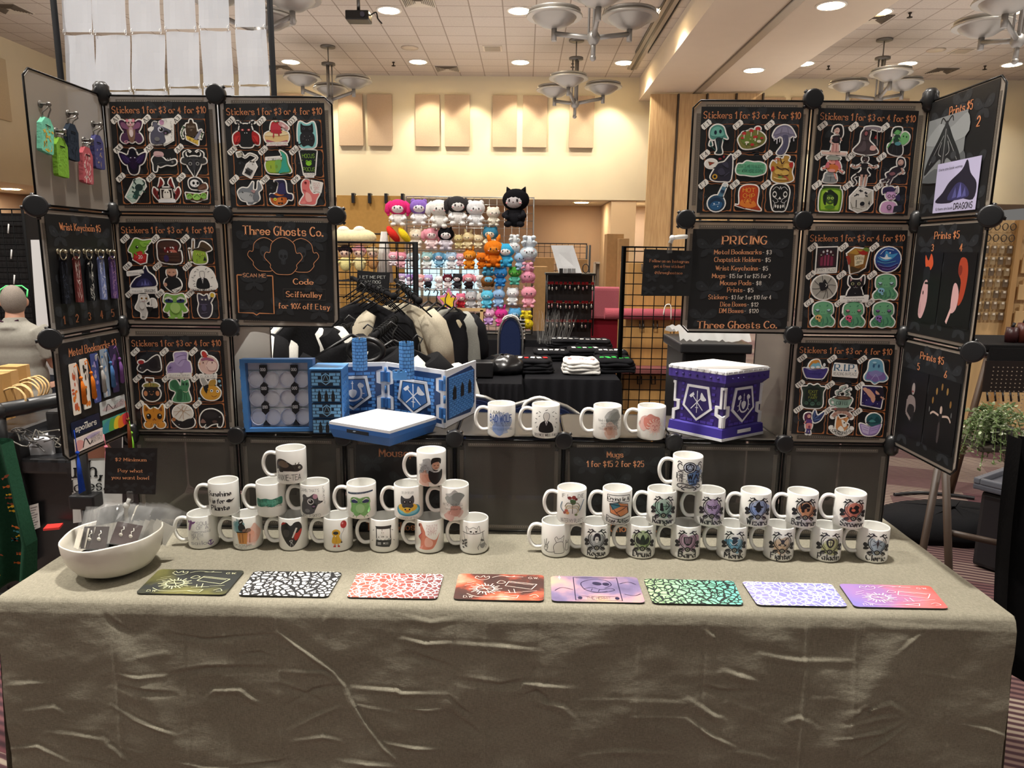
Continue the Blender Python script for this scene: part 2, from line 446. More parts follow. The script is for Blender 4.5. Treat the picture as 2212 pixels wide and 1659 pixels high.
sbox('wall_back_right',2.9,14,WY,WY+.3,2.944,CZ,UP)
sbox('wall_left',LX-.3,LX,-3,WY+.3,2.94,CZ,UP); sbox('trim_3',LX-2.6,LX-2.4,-3,22,0,2.95,'cba987'); sbox('trim_4',LX-2.6,LX-.3,-3,22,2.95,3.1,'d5c9b2')
# recess side walls seen left of the plush stand and right of the opening
sbox('trim_5',-5.0,-4.6,WY+.05,21.8,0,2.94,PEACH); sbox('trim_6',2.25,2.9,WY+.02,21.8,0,2.94,'d8bd98')
# beam with the track of the folding wall
sbox('trim_7',2.85,5.62,-3,WY,5.406,CZ-.01,'dccfbb')
b=MB(); b.box((4.12,8,5.4),(.16,22,.02),'a59a88'); b.box((4.02,8,5.395),(.02,22,.03),'5f574c'); struct(b,'trim_8','plastic')
b=MB(); b.box((2.52,15,CZ-.015),(.22,6.6,.03),'8d8274'); b.box((2.52,15,CZ-.035),(.05,6.6,.02),'3a352f'); b.box((2.66,14.2,CZ-.03),(.02,5.2,.04),'2d2925'); b.box((2.38,14.2,CZ-.03),(.02,5.2,.04),'2d2925'); struct(b,'trim_9','plastic')
# folded partition leaves below the beam
m,N,L,B=nt('oak_veneer'); MATS['veneer']=m; mp=tex(m,N,L); mp.inputs['Scale'].default_value=(18,18,.9); nz=N.new('ShaderNodeTexNoise'); nz.inputs['Scale'].default_value=3; L.new(mp.outputs[0],nz.inputs[0]); r=ramp(N,L,nz.outputs[0],[(.3,'b08e62'),(.7,'c9a97c')]); L.new(r.outputs[0],B.inputs['Base Color']); B.inputs['Roughness'].default_value=.5
th=thing('folding_partition','tall oak veneer folding wall leaves stacked under the beam at the hall back','partition',(3.9,17.9,0))
for i,(x0,x1) in enumerate(((2.98,3.62),(3.66,4.3),(4.34,4.98),(5.02,5.6))):
    for k in range(1):
        b=MB(); b.box(((x0+x1)/2,18.2-.05*i,2.68),(x1-x0,.1,5.36),'c29f72',bev=.01); b.build('leaf',MATS['veneer'],th)
        b=MB(); b.box((x1+.02,18.16-.05*i,2.68),(.03,.14,5.36),'3b3026'); b.build('edge_seal','plastic',th)
# acoustic panels
g='fabric acoustic panels on the back wall'
xs=[(-7.2,-6.55),(-6.4,-5.75),(-4.834,-4.206),(-4.089,-3.449),(-2.857,-2.227),(-2.102,-1.456),(-.875,-.251),(-.101,.526),(1.092,1.722),(5.9,6.55),(6.7,7.35),(8.2,8.85),(9.0,9.65),(10.5,11.1),(11.3,11.9)]
for x0,x1 in xs:
    b=MB(); b.box(((x0+x1)/2,WY-.055,4.868),(x1-x0,.06,1.268),'b39c84',bev=.008); b.build('acoustic_panel','fabric',label='brown fabric covered acoustic panel high on the back wall',cat='wall panel',group=g)
for i in range(7):
    y=17.6-i*1.45-(.5 if i%2 else 0); b=MB(); b.box((LX+.03,y,4.868),(.06,.75,1.268),'c2b192',bev=.008); b.build('acoustic_panel','fabric',label='pale fabric covered acoustic panel high on the left side wall',cat='wall panel',group='panels on the left wall')
# recess behind left: door-like pilaster
# downlights
for i,p in enumerate(DL):
    z=CZ if i<12 else 5.406
    b=MB(); b.lathe([(.235,0),(.235,-.012),(.2,-.018),(.2,0)],'e9e4da',(p.x,p.y,z),24); r_=thing('recessed_downlight',('round lit downlight, '+('nearer ceiling row' if p.y<16 else 'ceiling row nearest the back wall')) if i<12 else 'round downlight in the plain beam, '+('nearer' if i==12 else 'farther')+' one','ceiling light',(p.x,p.y,z),'downlights in the ceiling')
    b.build('trim_ring','plastic',r_); b=MB(); b.lathe([(0.0001,-.012),(.2,-.012)],'fff4dc',(p.x,p.y,z),24); b.build('lens','lamp',r_)
p=PY(1256,439,20.3); r_=thing('recessed_downlight','round lit downlight under the low recess ceiling above the plush stand','ceiling light',(p.x,20.3,2.944)); b=MB(); b.lathe([(.0001,-.012),(.19,-.012)],'fff4dc',(p.x,20.3,2.95),20); b.build('lens','lamp',r_)
p=PXX(10,290,LX-1.3); r_=thing('recessed_downlight','round lit downlight under the low soffit along the left wall','ceiling light',(p.x,p.y,2.944)); b=MB(); b.lathe([(.0001,-.012),(.19,-.012)],'fff4dc',(p.x,p.y,2.95),20); b.build('lens','lamp',r_)
lamp('AREA',(p.x,p.y,2.9),120,size=.3); lamp('AREA',(p.x,p.y-4,2.9),120,size=.3)
# vents, speaker grille, sprinklers
def vent(px,py,lab,w=.58,d=.58,slats=7,ctr=False,col='c9c0b2'):
    p=PZ(px,py,CZ); t=thing('ceiling_vent',lab,'vent',(p.x,p.y,CZ))
    b=MB(); b.box((p.x,p.y,CZ-.006),(w,d,.012),col); b.build('frame','plastic',t)
    b=MB()
    for k in range(slats):
        s=.9-k*.8/slats; 
        for sx,sy,lx,ly in ((0,-1,1,0),(-1,0,0,1),(1,0,0,1)):
            b.box((p.x+sx*w/2*s,p.y+sy*d/2*s,CZ-.016),((w*s if lx else .012),(d*s if ly else .012),.02),'5a5047')
    b.build('louvre','plastic',t)
vent(903,2,'square louvred ceiling vent nearest the projector'); vent(1335,22,'square louvred ceiling vent behind the nearest chandelier'); vent(966,148,'square louvred ceiling vent close to the back wall'); vent(20,18,'square louvred vent at the far left of the ceiling'); vent(605,146,'square louvred ceiling vent beside the hanging sleeves')
vent(1888,40,'square louvred ceiling vent just right of the beam'); vent(2035,152,'square louvred ceiling vent in the right ceiling bay near the wall')
for px,py,n in ((1064,104,'small grey return grille in the middle of the ceiling'),(2078,109,'small grey return grille in the right ceiling bay')):
    p=PZ(px,py,CZ); t=thing('return_grille',n,'grille',(p.x,p.y,CZ)); b=MB(); b.box((p.x,p.y,CZ-.008),(.42,.42,.016),'c8bdae'); b.build('frame','plastic',t); b=MB(); b.box((p.x,p.y,CZ-.018),(.34,.34,.01),'8f857a'); b.build('mesh_screen','plastic',t)
for px,py,n in ((885,103,'round flush speaker grille in the ceiling tiles'),(2022,108,'round flush speaker grille in the right ceiling bay')):
    p=PZ(px,py,CZ); b=MB(); b.lathe([(.19,0),(.19,-.012),(.14,-.02),(.0001,-.018)],'b9aa98',(p.x,p.y,CZ),24); b.build('ceiling_speaker','plastic',label=n,cat='speaker')
for px,py in ((850,134),(1237,137),(1270,1),(1790,142),(2128,142),(1966,27)):
    p=PZ(px,py,CZ); b=MB(); b.lathe([(.03,0),(.03,-.02),(.015,-.03),(.015,-.07),(.05,-.08),(.05,-.09),(.0001,-.1)],'3a332c',(p.x,p.y,CZ),10); b.build('sprinkler_head','metal',label='small dark sprinkler head under the ceiling tiles',cat='sprinkler',group='ceiling sprinklers')
# projector
p=PZ(775,40,5.5); t=thing('ceiling_projector','small black projector hanging from a wooden ceiling tile','projector',(p.x,p.y,5.5))
b=MB(); b.box((p.x,p.y+.1,CZ-.006),(.75,.55,.012),'b5905f'); b.build('mount_board','wood',t)
b=MB(); b.tube([(p.x,p.y,5.97),(p.x,p.y,5.62)],.03,'777',8); b.build('pole','metal',t)
b=MB(); b.box((p.x,p.y,5.52),(.4,.3,.15),'1a1a1c',bev=.02); b.build('body','plastic',t); b=MB(); b.tube([(p.x+.1,p.y-.15,5.52),(p.x+.1,p.y-.19,5.52)],.04,'445',12); b.build('lens','glossblack',t)
b=MB(); b.tube(catmull([(p.x+.2,p.y,5.55),(p.x+.3,p.y,5.6),(p.x+.33,p.y,5.5),(p.x+.4,p.y,5.42)],False),.012,'111',6); b.build('cable','plastic',t)
# chandeliers
def chandelier(px,py,Y,lab,rot=0,s=1.0):
    c=PY(px,py,Y); t=thing('chandelier',lab,'chandelier',tuple(c))
    g='8d8a86'
    b=MB(); b.lathe([(.16,0),(.16,-.03),(.0001,-.04)],'77736d',(c.x,c.y,CZ),20); b.lathe([(.0001,.03),(.15,0),(.15,-.04),(.0001,-.05)],'77736d',(c.x,c.y,CZ-.35),20); b.tube([(c.x,c.y,CZ-.35),(c.x,c.y,CZ)],.012,'77736d'); b.build('ceiling_rose','dullmetal',t)
    b=MB()
    for k in range(3):
        a=k*2*PI/3+rot; b.tube([(c.x+.07*math.cos(a),c.y+.07*math.sin(a),c.z+.05),(c.x+.07*math.cos(a),c.y+.07*math.sin(a),CZ-.38)],.016,g,6)
    b.tube([(c.x,c.y,c.z),(c.x,c.y,CZ-.38)],.02,g,6); b.build('hanging_rods','dullmetal',t)
    b=MB(); b.ball(c,(.09*s,.09*s,.1*s),g); b.tube([(c.x,c.y,c.z-.25*s),(c.x,c.y,c.z)],.035*s,g,10); b.ball((c.x,c.y,c.z-.26*s),.045*s,g); b.build('hub','dullmetal',t)
    for k in range(3):
        a=k*2*PI/3+rot+PI/2; d=V((math.cos(a),math.sin(a),0)); e=c+d*.62*s+V((0,0,.14*s))
        b=MB(); b.tube([c,e],.035*s,g,8); b.tube([e-V((0,0,.1*s)),e+V((0,0,.08*s))],.04*s,g,10); ar=b.build('arm','dullmetal',t)
        b=MB(); R=.36*s; prof=[(.03*s,.06*s),(R*.45,.09*s),(R*.8,.17*s),(R,.27*s),(R*1.03,.28*s),(R*1.03,.3*s),(R,.3*s),(R*.78,.2*s),(R*.4,.12*s),(.001,.1*s)]
        b.lathe(prof,'9a9690',tuple(e),24); b.build('bowl_shade','dullmetal',ar)
        b=MB(); b.lathe([(R*1.1,.21*s),(R*1.12,.225*s),(R*1.1,.24*s)],'aaa69f',tuple(e),24); b.build('ring','dullmetal',ar)
chandelier(1282,82,10.6,'large three bowl metal chandelier, nearest one in front of the beam',rot=PI/3.0)
chandelier(1242,224,16.0,'three bowl metal chandelier over the plush stand near the back wall',rot=.75)
chandelier(712,217,16.6,'three bowl metal chandelier partly hidden behind the left display panels',rot=.2)
chandelier(2198,88,10.4,'three bowl metal chandelier cut by the right edge of the photo',rot=2.3)
chandelier(1898,214,15.8,'three bowl metal chandelier above the right display panels',rot=.9)
chandelier(560,70,10.8,'three bowl metal chandelier mostly behind the hanging sleeves',rot=.1)
# ================================================================ table, cloth and the panel rack
TZ=.743; FY=2.02; RZ=[1.995,1.679,1.364,1.046,.757]; CX=[-1.154,-.839,-.523,-.197,.122,.442,.762,1.074]
PW=.316
# --- trestle table under the cloth
TX0,TX1,TY0,TY1=-1.262,1.172,1.575,2.33
t=thing('folding_table','long folding table hidden under the grey linen cloth','table',(-.04,1.95,0))
b=MB(); b.box((-.04,1.955,TZ-.026),(2.36,.68,.03),'c9c4b8',bev=.008); b.build('tabletop','plastic',t)
for x in (-1.0,.92):
    for y in (1.72,2.2): b=MB(); b.tube([(x,y,0),(x,y,.71)],.014,'777',8); b.build('leg','dullmetal',t)
# --- the linen cloth: top, rounded edge and drops with fold creases and wrinkles
m,N,L,B=nt('grey_linen'); MATS['linen']=m; mp=tex(m,N,L)
def nz_(sc,st,det=2):
    q=N.new('ShaderNodeMapping'); q.inputs['Scale'].default_value=st; L.new(mp.outputs[0],q.inputs[0]); n=N.new('ShaderNodeTexNoise'); n.inputs['Scale'].default_value=sc; n.inputs['Detail'].default_value=det; L.new(q.outputs[0],n.inputs[0]); return n.outputs[0]
w1=nz_(110,(12,1,1)); w2=nz_(110,(1,9,9)); s_=mathn(N,L,'ADD',w1,w2); s_=mathn(N,L,'MULTIPLY',s_,.5); big=nz_(3.5,(1,1,1),3)
s2=mathn(N,L,'MULTIPLY_ADD',big,.18,mathn(N,L,'MULTIPLY',s_,.82))
r=ramp(N,L,s2,[(.3,'686456'),(.5,'868172'),(.7,'a09a89')]); L.new(r.outputs[0],B.inputs['Base Color']); B.inputs['Roughness'].default_value=.9; B.inputs['Specular IOR Level'].default_value=.15
bp=N.new('ShaderNodeBump'); bp.inputs['Strength'].default_value=.25; bp.inputs['Distance'].default_value=.002; L.new(s_,bp.inputs['Height']); b2=N.new('ShaderNodeBump'); b2.inputs['Strength'].default_value=.5; b2.inputs['Distance'].default_value=.012; L.new(nz_(10,(1,1,1.7),5),b2.inputs['Height']); L.new(b2.outputs[0],bp.inputs['Normal']); L.new(bp.outputs[0],B.inputs['Normal'])
rnd=random.Random(3)
# wrinkles on the front drop: (pixel polyline) ridge lines read off the photo
WR=[((598,1365),(640,1395),(690,1430),(720,1452),(745,1480),(760,1512),(790,1560),(830,1610),(865,1640)),((365,1370),(440,1384),(480,1380),(595,1372)),((870,1381),(920,1390),(975,1388)),((985,1390),(1100,1398),(1165,1405)),((1265,1402),(1355,1400)),((1640,1412),(1720,1426),(1840,1430)),((215,1320),(250,1350),(275,1365)),
 ((20,1482),(70,1476),(130,1478)),((260,1452),(310,1460),(370,1458)),((245,1482),(300,1505)),((370,1458),(450,1445),(600,1446)),((270,1480),(330,1490),(380,1498)),((245,1520),(300,1550),(360,1570),(385,1582)),((605,1450),(700,1455),(745,1482)),((600,1480),(660,1500),(700,1520)),((620,1525),(680,1490),(740,1480)),((630,1575),(690,1545),(740,1525)),((450,1505),(465,1492),(520,1492),(545,1510),(560,1520)),((450,1510),(470,1520)),((760,1485),(860,1490),(865,1495),(965,1496)),((760,1520),(860,1535)),((865,1525),(920,1530),(960,1528)),((965,1530),(1030,1580),(1040,1585)),((970,1500),(1000,1530),(1015,1540)),
 ((985,1465),(1080,1478),(1150,1468)),((1110,1472),(1165,1478),(1245,1485)),((1130,1500),(1160,1490),(1175,1500),(1190,1530)),((1150,1510),(1215,1525),(1240,1550)),((1260,1510),(1360,1508)),((1365,1512),(1480,1520)),((1365,1545),(1475,1550)),((1480,1550),(1530,1585),(1585,1612)),((1485,1510),(1540,1545),(1560,1552)),((1515,1485),(1560,1495),(1625,1492)),((1625,1490),(1700,1500)),((1570,1515),(1640,1540)),((1690,1556),(1720,1545),(1745,1560)),((1690,1558),(1705,1572)),((1740,1552),(1760,1570)),((1830,1535),(1920,1520),(1960,1548)),((1820,1562),(1900,1550),(1955,1545)),((1750,1505),(1830,1508)),((1830,1555),(1860,1530),(1900,1520)),((1800,1590),(1900,1580),(1950,1555)),((1840,1635),(1900,1600),(1960,1562)),((2075,1565),(2130,1575),(2180,1595)),((1520,1360),(1540,1375),(1545,1390)),
 ((30,1620),(90,1610),(150,1640)),((165,1635),(220,1645),(260,1655)),((270,1610),(310,1620)),((390,1640),(450,1655),(510,1658)),((505,1655),(600,1648),(625,1640)),((230,1590),(250,1610),(300,1650)),((60,1535),(120,1528),(140,1540)),((110,1580),(200,1590),(255,1600)),((730,1640),(800,1645),(870,1650)),((830,1600),(900,1610),(960,1615)),((1260,1625),(1340,1620),(1450,1630)),((640,1600),(700,1590),(740,1600)),
 ((860,1330),(930,1345),(1000,1335)),((700,1345),(715,1320),(740,1310)),((1840,1340),(1900,1350),(2000,1358),(2130,1362)),((2000,1365),(1970,1385),(1940,1410)),((500,1418),(560,1412),(600,1425)),((880,1410),(925,1425),(975,1440)),((1270,1455),(1310,1440)),((300,1420),(360,1412)),((1630,1470),(1600,1460),(1560,1450)),((1990,1455),(2060,1465)),((1580,1620),(1680,1640))]
segs=[]
for ln in WR:
    q=[PY(x,y,1.56) for x,y in ln]; a=rnd.choice((1,1,1,-1))*rnd.uniform(.0034,.006)*(1.25 if len(ln)>7 else 1); w_=rnd.uniform(.003,.006)
    m_=len(q)-1
    for i in range(m_): segs.append((q[i].x,q[i].z,q[i+1].x,q[i+1].z,a*(.25 if i==0 else 1),a*(.2 if i==m_-1 else 1),w_))
GRD={}
for s in segs:
    for i in range(int((min(s[0],s[2])-.05)//.1),int((max(s[0],s[2])+.05)//.1)+1): GRD.setdefault(i,[]).append(s)
def wr(x,z):
    d=0
    for x0,z0,x1,z1,a0_,a1_,w_ in GRD.get(int(x//.1),()):
        dx,dz=x1-x0,z1-z0; l2=dx*dx+dz*dz; t_=((x-x0)*dx+(z-z0)*dz)/l2; t_=0 if t_<0 else 1 if t_>1 else t_
        a=a0_+(a1_-a0_)*t_; ex,ez=x-x0-dx*t_,z-z0-dz*t_; r2=ex*ex+ez*ez
        if r2<.0022: 
            sgn=1 if ez>0 else -1; r_=math.sqrt(r2); v=a*math.exp(-r2/(w_*w_*1.5))-.35*a*sgn*math.exp(-((r_-w_*1.7)/w_)**2)*(r_>w_*.6)
            d=v if abs(v)>abs(d) else d
    return d
def fold(x,p0,w_=.004): return math.exp(-((x-p0)/w_)**2)
from mathutils import noise as NZ
VF=[PY(x,1400,1.56).x for x in (485,508,250,400,600,985,1050,1160,1380,1520,1740,1742,1850,2060)]
b=MB(); 
# front drop grid
nx,nz2=600,210; ids=[]
zb_=.03
for j in range(nz2+1):
    v=j/nz2; row=[]; z=TZ+.004-(TZ-zb_)*v
    for i in range(nx+1):
        x=TX0+(TX1-TX0)*i/nx; e=min((x-TX0),(TX1-x)); flare=.0
        y=TY0-.012*min(1,v*25)**.5-.012*v
        amp=min(1,v*12)
        n_=NZ.noise(V((x*3.1,z*2.3,.3)))*.01+NZ.noise(V((x*9,z*12,1.7)))*.005+NZ.noise(V((x*24,z*38,2.7)))*.0009
        soft=0
        for cx_,sl in ((-1.02,.75),(.93,-.75)): # soft diagonal swags from the corners
            q=(x-cx_)-sl*(TZ-z)*.62; soft+=.016*math.exp(-(q/.045)**2)*min(1,(TZ-z)*6)*math.exp(-((TZ-z)/.3)**2)
        f=sum(.0016*(1-2*(k%2))*fold(x,p) for k,p in enumerate(VF))+.0045*fold(x,VF[11],.003)
        y-=amp*(n_+soft+wr(x,z)+f)
        xx=x+(-.05 if i==0 else 0)*0+ (x+.04)*.012*v
        row.append(b.vert((xx,y,z)))
    ids.append(row)
for j in range(nz2):
    for i in range(nx): b.face([ids[j][i],ids[j+1][i],ids[j+1][i+1],ids[j][i+1]],'aaa',True)
# top grid (rounded into the front edge)
ty=[TY0,TY0+.004,TY0+.012]+[TY0+.03+k*(TY1-TY0-.03)/30 for k in range(31)]; top=[]
for j,y in enumerate(ty):
    row=[]
    for i in range(0,nx+1,4):
        x=TX0+(TX1-TX0)*i/nx; z=TZ+.0045+(-.0005 if j==0 else .003 if j==1 else .004)+NZ.noise(V((x*5,y*7,4)))*.0016-.004*(j>2)+.004
        z=TZ+.004 if j==0 else (TZ+.0075 if j==1 else TZ+.0085+NZ.noise(V((x*6,y*9,4)))*.0014+.0012*fold(x,VF[5])+.0012*fold(x,VF[7]))
        if j==0: row.append(ids[0][i])
        else: row.append(b.vert((x,y,z)))
    top.append(row)
for j in range(len(ty)-1):
    for i in range(len(top[0])-1): b.face([top[j][i],top[j][i+1],top[j+1][i+1],top[j+1][i]],'aaa',True)
TOPZ=TZ+.0088
# side drops
for X,sg in ((TX0,-1),(TX1,1)):
    g_=[]
    for j in range(41):
        v=j/40; z=TZ+.008-(TZ-.03)*v; row=[]
        for k in range(31):
            y=TY0+(TY1-TY0)*k/30; d=.004+.02*min(1,v*8)+.012*NZ.noise(V((y*5,z*4,X)))*min(1,v*5)
            if k==0: d=(.004+.03*v)
            row.append(b.vert((X+sg*d*(0 if j==0 else 1),y-(.02*v if k==0 else 0),z)))
        g_.append(row)
    for j in range(40):
        for k in range(30): b.face([g_[j][k],g_[j+1][k],g_[j+1][k+1],g_[j][k+1]],'aaa',True)
b.build('tablecloth','linen',label='grey linen cloth draped over the long table, creased along its front',cat='tablecloth',loc=(-.04,1.95,0))
TZ=TOPZ
# --- the rack
rack=thing('display_rack','grey plastic panel display rack with black disc connectors standing on the table','display rack',(-.04,2.02,TZ))
def panel(bl,br,tr,tl,col='a89f94',trim=True,frame=True,nm='panel'):
    f=quadmap(bl,br,tr,tl); b=MB(); i,c=1.8,7
    oc=[(i+c,i),(100-i-c,i),(100-i,i+c),(100-i,100-i-c),(100-i-c,100-i),(i+c,100-i),(i,100-i-c),(i,i+c)]
    b.prism(oc,f,-.001,.001,col)
    if trim:
        for q in (((12,4.5),(88,4.5),(88,8),(12,8)),((12,92),(88,92),(88,95.5),(12,95.5)),((4.5,12),(8,12),(8,88),(4.5,88)),((92,12),(95.5,12),(95.5,88),(92,88))):
            b.prism(q,f,.001,.0022,'7d756c')
        for k in range(38):
            a=14+k*1.92
            for y in (6.2,93.8): b.poly([f(a,y,.0026),f(a+.7,y,.0026),f(a+.7,y+.9,.0026),f(a,y+.9,.0026)],'b5ada2')
            for x in (6.2,93.8): b.poly([f(x,a,.0026),f(x+.9,a,.0026),f(x+.9,a+.7,.0026),f(x,a+.7,.0026)],'8a847b')
    o=b.build(nm,'panel',rack)
    if frame:
        b=MB(); r=1.4; c=6
        b.tube([f(*q,0) for q in ((r+c,r),(100-r-c,r),(100-r,r+c),(100-r,100-r-c),(100-r-c,100-r),(r+c,100-r),(r,100-r-c),(r,r+c))],.0028,'222',6,closed=True)
        b.build('wire_frame','metal',o)
    return o
def G(i,j,y=FY): return V((CX[i],y,RZ[j]))
def pan(i,j,**k): return panel(G(i,j+1),G(i+1,j+1),G(i+1,j),G(i,j),**k)
for i,j in ((0,0),(1,0),(0,1),(1,1),(0,2),(5,0),(6,0),(5,1),(6,1),(6,2)): pan(i,j)
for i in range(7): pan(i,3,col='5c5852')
WLY=1.704
def W(side,j,y=WLY): return V((CX[0] if side==0 else CX[7],y,RZ[j]))
for j in range(3):
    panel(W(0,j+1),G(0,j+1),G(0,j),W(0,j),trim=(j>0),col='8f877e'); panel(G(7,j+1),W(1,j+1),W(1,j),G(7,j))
BY=FY+PW
# shelf tops, backs, sides of the cubes
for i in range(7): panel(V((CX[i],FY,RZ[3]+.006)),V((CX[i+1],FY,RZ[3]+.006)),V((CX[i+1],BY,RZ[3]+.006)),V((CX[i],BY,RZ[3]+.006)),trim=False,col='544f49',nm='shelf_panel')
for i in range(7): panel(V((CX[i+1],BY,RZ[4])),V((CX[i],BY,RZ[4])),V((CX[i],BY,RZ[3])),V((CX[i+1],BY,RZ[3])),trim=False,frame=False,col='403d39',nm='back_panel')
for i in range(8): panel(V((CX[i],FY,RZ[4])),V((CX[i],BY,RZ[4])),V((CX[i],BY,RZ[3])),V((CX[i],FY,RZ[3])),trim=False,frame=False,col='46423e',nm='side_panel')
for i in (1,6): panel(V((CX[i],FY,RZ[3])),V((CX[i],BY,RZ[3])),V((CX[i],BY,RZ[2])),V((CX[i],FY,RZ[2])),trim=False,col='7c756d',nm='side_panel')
def conn(p,n,r=.0262,half=False):
    b=MB(); M=V((0,0,1)).rotation_difference(V(n)).to_matrix()
    b.lathe([(r*.96,-.011),(r,-.008),(r,.006),(r*.94,.01),(r*.8,.0105),(r*.3,.0108),(.0001,.0108)],'18181a',tuple(p),22,M=M)
    for k in range(4):
        a=k*PI/2+.78; d=M@V((math.cos(a),math.sin(a),0)); b.tube([V(p)+d*r*.7-M@V((0,0,.004)),V(p)+d*r*1.18-M@V((0,0,.004))],.005,'18181a',6)
    b.build('connector','plastic',rack)
nf=V((0,-1,0))
for i,j in ((1,0),(1,1),(1,2),(1,3),(2,1),(2,3),(3,3),(4,3),(5,3),(6,3),(6,0),(6,1),(6,2),(5,1)): conn(G(i,j)+nf*.006,nf)
for j in range(4):
    for i,sx in ((0,1),(7,-1)): 
        conn(G(i,j)+V((sx*.002,-.004,.0)),V((sx*.9,-1,0)),.021); b=MB(); p=G(i,j); b.lathe([(.012,-.03),(.02,-.02),(.02,.02),(.012,.03)],'151516',tuple(p),12); b.build('corner_hub','plastic',rack)
for j in (1,2): conn(W(0,j),(.75,-1,.1),.0262); conn(W(1,j),(-.75,-1,.1),.0262)
for i in range(1,7): 
    if i!=10: conn(V((CX[i],FY,RZ[4]+.022)),nf,.018)
